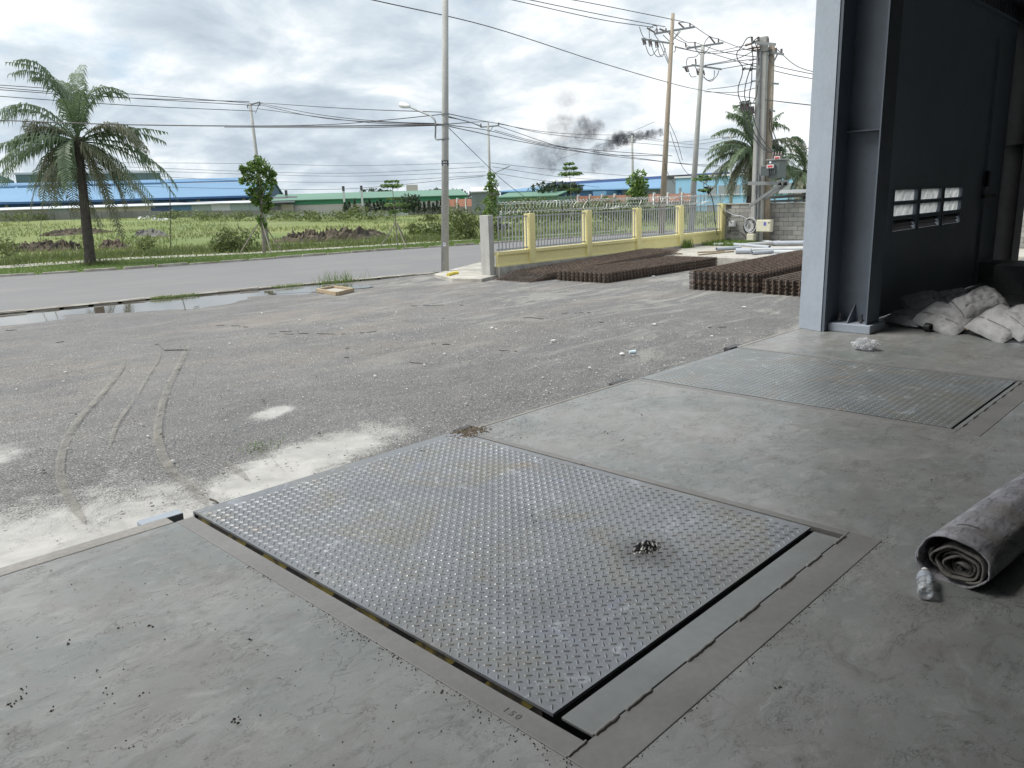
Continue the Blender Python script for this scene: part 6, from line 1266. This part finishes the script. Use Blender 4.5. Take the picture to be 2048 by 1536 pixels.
# crumpled plastic bag
pb = Vector((8.057, 2.919, 0.0))
import bmesh
bm_ = bmesh.new(); bmesh.ops.create_icosphere(bm_, subdivisions=5, radius=1)
for v in bm_.verts:
    n_ = v.co.copy(); d_ = .95+.7*mnoise.noise(n_*1.9+Vector((1,4,2)))-.55*abs(mnoise.noise(n_*4.1+Vector((3,0,0))))+.30*abs(mnoise.noise(n_*9))-.2*abs(mnoise.noise(n_*17)); v.co = Vector((n_.x*.10*d_, n_.y*.12*d_, max(0, .055+n_.z*.062*d_)))
me = bpy.data.meshes.new('plastic_bag'); bm_.to_mesh(me); bm_.free(); o = bpy.data.objects.new('plastic_bag', me); COL.objects.link(o); o.location = pb; WL[o.name] = tuple(pb)
def plastic(name, c, tr=.35, al=.7, rough=.25):
    s = NT(name); s.set(Base_Color=c, Roughness=rough); t = s.n('ShaderNodeBsdfTranslucent'); s.setv(t.inputs[0], c); a = s.n('ShaderNodeMixShader'); a.inputs[0].default_value = tr
    s.l(s.b.outputs[0], a.inputs[1]); s.l(t.outputs[0], a.inputs[2]); tp = s.n('ShaderNodeBsdfTransparent'); b_ = s.n('ShaderNodeMixShader'); b_.inputs[0].default_value = al
    s.l(tp.outputs[0], b_.inputs[1]); s.l(a.outputs[0], b_.inputs[2]); s.l(b_.outputs[0], s.out.inputs[0]); return s.m
M['film_white'] = plastic('film_white', (.72,.73,.75), .4, .55, .15); me.materials.append(M['film_white']); tag(o, 'crumpled white plastic bag on the floor in front of the column', 'plastic bag')

# fabric roll -------------------------------------------------------
def cloth_mat():
    s = NT('roll_fabric'); c = s.mix(s.ramp(s.noise(5, 6, .65, .8), .35, .65), (.36,.355,.39), (.20,.195,.21))
    c = s.mix(s.ramp(s.noise(5, 6, .7, 1.5, s.map((1.2,5,5), rot=(0,0,-.12))), .50, .66, 0, .85), c, (.06,.055,.06)); c = s.mix(s.ramp(s.noise(3,5,.7), .48,.66,0,.75), c, (.17,.155,.13))
    s.set(Base_Color=c, Roughness=.85); s.bump(s.math('ADD', s.math('MULTIPLY', s.noise(220,2), .4), s.noise(9, 6, .7, 1, s.map((1,4,4)))), .45, .01); return s.m
M['fabric'] = cloth_mat(); M['fabric_in'] = pm('fabric_in', (.17,.16,.145), .95, .3, 18, col2=(.09,.085,.08), bump=.6, bs=50)
rc = Vector((3.348, 0.799, 0.0)); ax = Vector((.995,-.10,0)).normalized(); sdv = Vector((ax.y,-ax.x,0)); RR = .124
fr_ = thing('fabric_roll', tuple(rc), 'grey rolled-up felt fabric with layered open end on the right of the floor', 'fabric roll')
def sect(th):      # spiral: outer turn first, wobbling inwards
    f = th/6.283; r_ = RR*(1-.17*f)
    if f > 1: r_ *= 1+.10*math.sin(th*2.3)+.06*math.sin(th*5.1)
    return r_
def rollpt(r_, th, s_, cxs=0.0, cz=0.0):
    y = math.cos(th)*r_*1.12+cxs; z = math.sin(th)*r_*(.88 if math.sin(th) > 0 else .80)+RR*.80+cz
    return rc+ax*s_+sdv*y+Vector((0,0,max(.003, z)))
out_ = MB(); NA, NS_ = 64, 34
for j in range(NS_+1):
    s_ = 2.6*j/NS_
    for i in range(NA+1):
        th = math.pi*1.02+i/NA*6.283*1.03; wv = 1+.11*math.sin(th+.6)*-.5+.07*mnoise.noise(Vector((s_*3, math.cos(th)*2, math.sin(th)*2)))+.035*mnoise.noise(Vector((s_*11, math.cos(th)*3, math.sin(th)*3)))
        out_.v.append(tuple(rollpt(RR*wv*(1-.05*i/NA), th, s_+(.012*math.sin(3*th) if j == 0 else 0))))
for j in range(NS_):
    for i in range(NA): out_.f.append([j*(NA+1)+i, j*(NA+1)+i+1, (j+1)*(NA+1)+i+1, (j+1)*(NA+1)+i])
out_.mi = [0]*len(out_.f); o = out_.build('outer_wrap', M['fabric'], fr_, smooth=True); so = o.modifiers.new('thick','SOLIDIFY'); so.thickness = .007; so.offset = -1
inn = MB(); TH = 6.283*7.2; NI = 520
for j, s_ in enumerate((.0,.02,.35)):
    for i in range(NI+1):
        th = i/NI*TH; f = th/TH; r_ = lerp(RR*.86, RR*.10, f)*(1+.06*math.sin(th*2.03+1)+.045*math.sin(th*5.05)); off = .012*math.sin(th*1.7)+.03*math.sin(th*.6+2)
        inn.v.append(tuple(rollpt(r_*.90, math.pi*.9+th, s_+.02+off*.7+.02*f, cxs=.022*f+.010, cz=-.012-.02*f)))
for j in range(2):
    for i in range(NI): inn.f.append([j*(NI+1)+i, j*(NI+1)+i+1, (j+1)*(NI+1)+i+1, (j+1)*(NI+1)+i])
inn.mi = [0]*len(inn.f); o = inn.build('inner_layers', M['fabric_in'], fr_, smooth=True); so = o.modifiers.new('thick','SOLIDIFY'); so.thickness = .0085; so.offset = 0
MB().lathe(rc+ax*.16+Vector((0,0,RR*.86)), [(.001,0),(RR*.86,0.0)], 24, ax).build('core_shadow', M['fabric_in'], fr_)
tag(MB().tube(smoothpath([(3.569, 0.721, 0.004), (3.461, 0.676, 0.004), (3.401, 0.617, 0.004), (3.41, 0.576, 0.004)], 6), .0015, 4).build('loose_thread', M['wire'], base=(3.47, 0.678, 0.0)), 'thin loose thread lying beside the fabric roll', 'thread')
# bottle ------------------------------------------------------------
def clear():
    s = NT('clear_plastic'); gl = s.n('ShaderNodeBsdfGlossy'); gl.inputs['Roughness'].default_value = .12; tp = s.n('ShaderNodeBsdfTransparent'); tp.inputs[0].default_value = (.93,.95,.96,1)
    fr = s.n('ShaderNodeFresnel'); fr.inputs[0].default_value = 1.55; mx = s.n('ShaderNodeMixShader'); s.l(s.math('ADD', s.math('MULTIPLY', fr.outputs[0], .9), .05, clamp=True), mx.inputs[0]); df = s.n('ShaderNodeBsdfDiffuse'); df.inputs[0].default_value = (.95,.96,.98,1); m0 = s.n('ShaderNodeMixShader'); m0.inputs[0].default_value = .32; s.l(tp.outputs[0], m0.inputs[1]); s.l(df.outputs[0], m0.inputs[2]); s.l(m0.outputs[0], mx.inputs[1]); s.l(gl.outputs[0], mx.inputs[2]); s.l(mx.outputs[0], s.out.inputs[0])
    bn = s.n('ShaderNodeBump'); bn.inputs['Strength'].default_value = .25; bn.inputs['Distance'].default_value = .004; s.l(s.noise(45, 3), bn.inputs['Height']); s.l(bn.outputs[0], gl.inputs['Normal']); s.l(bn.outputs[0], fr.inputs['Normal']); return s.m
M['clear'] = clear()
b0, b1 = Vector((3.136, 0.829, 0.0)), Vector((3.362, 0.904, 0.0)); bd = (b1-b0); bd.z = 0; bd.normalize(); rb_ = .033; bc = b0+Vector((0,0,rb_))
bt = thing('plastic_bottle', tuple(b0), 'clear plastic bottle with pale label ring lying before the fabric roll', 'bottle')
pr = [(.001,.012),(.012,.014),(.018,.004),(.026,.0),(.032,.008),(.033,.02),(.033,.055),(.030,.06),(.033,.066),(.030,.072),(.033,.078),(.029,.088),(.028,.12),(.031,.13),(.033,.14),(.030,.165),(.016,.190),(.0115,.197),(.0115,.206)]
MB().lathe(bc, pr, 28, bd).build('bottle_body', M['clear'], bt, smooth=True)
MB().lathe(bc, [(.0335,.098),(.0335,.135)], 24, bd).build('label_band', plastic('label_band', (.65,.70,.80), .4, .55), bt, smooth=True)
MB().lathe(bc, [(.001,.216),(.014,.216),(.0145,.214),(.0145,.198),(.010,.197)], 18, bd).build('cap', M['white'], bt, smooth=True)
# cup on the yard
c0 = Vector((11.307, 8.083, -1.17)); cu_ = thing('paper_cup', tuple(c0), 'pale blue paper cup lying on its side in the yard', 'cup'); a_ = Vector((.6,-.5,0)).normalized()
MB().lathe(c0+Vector((0,0,.04))-a_*.06, [(.001,.002),(.028,0),(.030,.0),(.040,.115),(.042,.118),(.038,.118),(.028,.006)], 18, a_).build('cup_body', pm('cup_blue', (.42,.52,.56), .5, .1, 8), cu_, smooth=True)
MB().lathe(c0+Vector((0,0,.04))-a_*.061, [(.001,0),(.027,0)], 16, a_).build('cup_base', M['white'], cu_)
# litter
LT = [((14.264, 9.634, -1.165), 0.14), ((17.682, 9.331, -1.165), 0.16), ((11.538, 10.162, -1.165), 0.15), ((13.651, 7.863, -1.165), 0.1), ((9.955, 7.978, -1.165), 0.09), ((11.216, 8.247, -1.165), 0.14), ((22.833, 15.464, -1.165), 0.18), ((13.767, 9.898, -1.165), 0.09), ((10.19, 19.192, -1.165), 0.1), ((11.942, 12.296, -1.165), 0.12), ((5.783, 5.422, -1.165), 0.05), ((16.499, 13.726, -1.165), 0.1), ((10.801, 7.08, -1.165), 0.06), ((7.138, 9.242, -1.165), 0.04), ((15.447, 9.943, -1.165), 0.08), ((14.783, 14.253, -1.165), 0.07), ((8.629, 12.496, -1.165), 0.06), ((10.08, 17.151, -1.165), 0.07)]
ll_ = ['white scrap of paper right of centre in the yard','largest white scrap near the foot of the mesh stack','torn white strip in the middle of the yard','flat white scrap nearest the far leveller','tiny white scrap left of the cup','flattened white strip touching the paper cup','pale rag lying between the two mesh stacks','small pale flake left of the largest scrap','pale flake near the puddle','pale strip far out in the yard','white fleck by the near dock edge','flake below the fence end','fleck right below the cup','small fleck near the cement patch','faint flake before the right mesh stack','flake below the left mesh stack','fleck in the centre left of the yard','flake near the drain frame']
for k, ((p, wd), lb) in enumerate(zip(LT, ll_)):
    rg = random.Random(k); m = MB(); n_ = 9; wd *= .62; c_ = (p[0], p[1], p[2]+.02); vs = [c_]+[(p[0]+math.cos(6.283*i/n_)*wd*rg.uniform(.4,1), p[1]+math.sin(6.283*i/n_)*wd*.55*rg.uniform(.4,1), p[2]+rg.uniform(-.002,.014)) for i in range(n_)]
    m.add(vs, [(0,i+1,(i+1) % n_+1) for i in range(n_)]); tag(m.build('litter_scrap', M['white'], base=p), lb, 'litter', 'pale litter in the yard')
# dirt clump and crumbs on the deck
def clump(c, r_, n_, h_, name, label, mats, seed, cat='dirt'):
    m = MB(); rg = random.Random(seed); c = Vector(c)
    for k in range(n_):
        a = rg.uniform(0,6.28); d_ = r_*rg.random()**.7; s_ = r_*rg.uniform(.06,.20)*(1.1-d_/r_*.6); x, y = c.x+math.cos(a)*d_*1.2, c.y+math.sin(a)*d_*.8; z = .0
        m.cur = 1 if rg.random() < .30 else 0
        vs = [(x+math.cos(6.28*i/6)*s_*rg.uniform(.6,1.3), y+math.sin(6.28*i/6)*s_*rg.uniform(.6,1.3), z+rg.uniform(0,.3)*h_*(1-d_/r_)) for i in range(6)]+[(x+rg.uniform(-.3,.3)*s_,y+rg.uniform(-.3,.3)*s_,z+h_*(1-d_/r_)*rg.uniform(.4,1.1)+.004)]
        m.add(vs, [(i,(i+1) % 6,6) for i in range(6)])
    return tag(m.build(name, mats, base=tuple(c)), label, cat)
M['white_grit'] = pm('white_grit', (.68,.68,.66), .8, .1, 30)
clump((2.832, 1.943, 0.004), .072, 190, .034, 'dirt_clump', 'black clump of dirt with white splashes on the near leveller deck', [M['black'], M['white_grit']], 4)
cr = MB(); rg = random.Random(21)
CR = [(3.541, 2.89, 0.002), (3.105, 3.896, 0.002), (2.79, 2.579, 0.002), (2.699, 2.558, 0.002), (3.087, 2.602, 0.002), (2.227, 1.0, 0.002), (0.903, 3.079, 0.002), (0.987, 3.011, 0.002), (0.954, 3.061, 0.002), (0.712, 3.134, 0.002), (0.731, 2.842, 0.002), (0.702, 2.664, 0.002), (0.801, 2.574, 0.002), (0.465, 2.881, 0.002), (0.463, 2.843, 0.002), (0.521, 2.923, 0.002), (0.551, 2.712, 0.002), (0.504, 2.87, 0.002), (1.193, 2.623, 0.002), (0.927, 2.199, 0.002), (1.468, 1.814, 0.002), (0.925, 2.195, 0.002), (4.552, 1.224, 0.002), (3.954, 1.0, 0.002), (4.181, 3.213, 0.002), (4.104, 2.995, 0.002), (4.224, 3.177, 0.002), (4.11, 4.733, 0.002), (4.682, 3.259, 0.002), (3.688, 3.664, 0.002), (3.706, 3.585, 0.002)]
for p in CR:
    for _ in range(3):
        x, y = p[0]+rg.gauss(0,.012), p[1]+rg.gauss(0,.012); s_ = rg.uniform(.002,.006)
        cr.add([(x+math.cos(1.57*i)*s_*rg.uniform(.6,1.4), y+math.sin(1.57*i)*s_*rg.uniform(.6,1.4), .001) for i in range(4)]+[(x,y,.002+s_)], [(0,1,4),(1,2,4),(2,3,4),(3,0,4)])
for _ in range(1300):
    k = rg.random()
    if k > .86: x, y = rg.uniform(1.2, 3.7), 1.155-abs(rg.gauss(0,.012))
    elif k > .72: x, y = 1.506-abs(rg.gauss(0,.012)), rg.uniform(1.1,3.2)
    elif k < .35: x, y = 3.6+rg.random()*1.9*rg.random(), 3.95-abs(rg.gauss(0,.18))
    elif k < .6: x, y = rg.uniform(-.3,1.5), rg.uniform(1.0,3.9)
    elif k < .8: x, y = 1.5-abs(rg.gauss(0,.03)), rg.uniform(.9,2.6)
    else: x, y = rg.uniform(2,8.5), rg.uniform(.2,3.9)
    if any(a < x < b for a, b in PITS) and y > 1.3: continue
    s_ = rg.uniform(.0008,.0035); cr.add([(x+math.cos(1.57*i)*s_*rg.uniform(.6,1.4), y+math.sin(1.57*i)*s_, .001) for i in range(4)]+[(x,y,.001+s_)], [(0,1,4),(1,2,4),(2,3,4),(3,0,4)])
cr.build('floor_crumbs', M['clod'], kind='stuff')
dmud = clump((3.592, 3.965, 0.004), .16, 90, .015, 'mud_crust', 'dried brown mud crust at the far corner of the near leveller', [M['earth'], M['earth_dark']], 8)
tag(MB().tube(smoothpath([(3.059, 7.168, -1.16), (3.07, 7.095, -1.16), (3.062, 7.005, -1.16)], 4), .011, 5).build('twig', M['brown_wood'], base=(3.092, 7.167, -1.18)), 'short dark twig on the cement dust beside the near leveller', 'twig')
tag(MB().tube([(18.86, 21.599, -1.03), (19.343, 21.87, -1.03), (19.566, 21.843, -1.03)], .06, 8).build('yellow_pipe', M['yellow_bright'], base=(19.574, 22.133, -1.08)), 'short yellow pipe lying on the pale pavement beside the lamp pole', 'pipe')
m = MB(); q = (29.325, 21.46, -1.1); face_cards(m, q, 60, .35, .16, 515, (1,1,.5)); tag(m.build('black_bundle', [M['black'],M['black'],M['yellow_bright']], base=q), 'small black and yellow bundle at the left corner of the raised slab', 'bundle')
# white debris in the field
for k, q in enumerate([(59.5, 163.772, -0.9), (55.35, 143.265, -0.9), (57.303, 144.946, -0.9), (55.403, 137.657, -0.9), (53.671, 130.813, -0.9), (55.446, 133.12, -0.9)]):
    m = MB(); face_cards(m, (q[0],q[1],terr(q[0],q[1])+.15), 9, .7, .35, 900+k, (1.6,1.6,.3)); tag(m.build('white_debris', [M['white']]*3, base=(q[0],q[1],terr(q[0],q[1]))), 'small pile of white debris in the far grass right of the palm', 'debris', 'white debris piles in the field')
# thin stake in the field
tag(MB().tube([(23.036, 55.281, -1.2), (23.482, 55.095, 3.078)], .03, 6).build('thin_stake', M['brown_wood'], base=(23.036, 55.281, -1.2)), 'thin dark stake standing in the field right of the palm', 'stake')

# ================================================================== SMOKE
def smoke():
    pts = [((216.194, 144.43, 20.02), 1.0, 3.4), ((215.001, 146.2, 19.667), 1.3, 3.0), ((213.788, 147.968, 19.461), 1.5, 2.8), ((212.469, 149.857, 19.11), 1.6, 2.4), ((211.128, 151.74, 18.756), 1.8, 2.0), ((209.765, 153.619, 18.55), 2.1, 1.7), ((208.567, 155.242, 18.329), 2.2, 1.3), ((207.258, 156.984, 17.21), 2.1, 0.75), ((205.929, 158.723, 16.236), 1.9, 0.5), ((204.678, 160.333, 15.403), 2.0, 0.36), ((203.44, 161.902, 21.205), 3.2, 0.4), ((202.083, 163.593, 23.384), 2.8, 0.34), ((204.798, 160.181, 22.618), 2.5, 0.3), ((200.242, 165.841, 15.654), 3.5, 0.1), ((198.295, 168.164, 24.053), 3.6, 0.14), ((198.759, 167.615, 19.519), 3.4, 0.13), ((196.968, 169.717, 14.305), 3.6, 0.16), ((195.581, 171.313, 11.315), 2.6, 0.26), ((193.539, 173.617, 15.999), 4.2, 0.1), ((191.38, 175.994, 14.273), 3.4, 0.08), ((191.993, 175.324, 19.111), 3.4, 0.05), ((204.174, 160.975, 10.103), 2.2, 0.2), ((194.024, 173.074, 12.923), 4.6, 0.12), ((197.19, 169.458, 15.816), 4.4, 0.12), ((201.272, 164.589, 20.132), 3.6, 0.2), ((205.153, 159.726, 12.642), 3.4, 0.1), ((198.861, 167.494, 30.713), 4.0, 0.06), ((196.236, 170.562, 22.666), 3.8, 0.09)]
    xs = [p[0][0] for p in pts]; ys = [p[0][1] for p in pts]; zs = [p[0][2] for p in pts]
    m = MB().box(min(xs)-6, max(xs)+3, min(ys)-5, max(ys)+6, min(zs)-5, max(zs)+6)
    mt = bpy.data.materials.new('smoke'); mt.use_nodes = True; T = mt.node_tree; T.nodes.clear(); N_ = T.nodes.new; L2 = T.links.new
    o_ = N_('ShaderNodeOutputMaterial'); pv = N_('ShaderNodeVolumePrincipled'); L2(pv.outputs[0], o_.inputs['Volume']); pv.inputs['Color'].default_value = (.10,.10,.12,1)
    g_ = N_('ShaderNodeNewGeometry'); nz = N_('ShaderNodeTexNoise'); nz.inputs['Scale'].default_value = .42; nz.inputs['Detail'].default_value = 3; nz.inputs['Roughness'].default_value = .6; L2(g_.outputs['Position'], nz.inputs['Vector'])
    wa = N_('ShaderNodeVectorMath'); wa.operation = 'MULTIPLY_ADD'; L2(nz.outputs['Color'], wa.inputs[0]); wa.inputs[1].default_value = (4,4,4); wa.inputs[2].default_value = (-2,-2,-2)
    ad = N_('ShaderNodeVectorMath'); ad.operation = 'ADD'; L2(g_.outputs['Position'], ad.inputs[0]); L2(wa.outputs[0], ad.inputs[1]); tot = None
    for p, r_, d_ in pts:
        di = N_('ShaderNodeVectorMath'); di.operation = 'DISTANCE'; L2(ad.outputs[0], di.inputs[0]); di.inputs[1].default_value = p
        mr = N_('ShaderNodeMapRange'); mr.interpolation_type = 'SMOOTHSTEP'; L2(di.outputs['Value'], mr.inputs[0]); mr.inputs[1].default_value = r_*1.35; mr.inputs[2].default_value = r_*.2; mr.inputs[3].default_value = 0; mr.inputs[4].default_value = d_*1.0
        if tot is None: tot = mr.outputs[0]
        else:
            a = N_('ShaderNodeMath'); a.operation = 'MAXIMUM'; L2(tot, a.inputs[0]); L2(mr.outputs[0], a.inputs[1]); tot = a.outputs[0]
    n2_ = N_('ShaderNodeTexNoise'); n2_.inputs['Scale'].default_value = .8; n2_.inputs['Detail'].default_value = 3; L2(g_.outputs['Position'], n2_.inputs['Vector'])
    mr = N_('ShaderNodeMapRange'); L2(n2_.outputs['Fac'], mr.inputs[0]); mr.inputs[1].default_value = .30; mr.inputs[2].default_value = .54
    a = N_('ShaderNodeMath'); a.operation = 'MULTIPLY'; L2(tot, a.inputs[0]); L2(mr.outputs[0], a.inputs[1]); L2(a.outputs[0], pv.inputs['Density'])
    o = m.build('smoke_plume', mt, base=(sum(xs)/len(xs), sum(ys)/len(ys), min(zs)-5)); tag(o, 'black smoke plume drifting left from beyond the tan-stained pole', 'smoke', kind='stuff')
smoke()
sc.cycles.volume_step_rate = 1.0; sc.cycles.volume_max_steps = 96
sc.cycles.max_bounces = 8; sc.cycles.transparent_max_bounces = 12
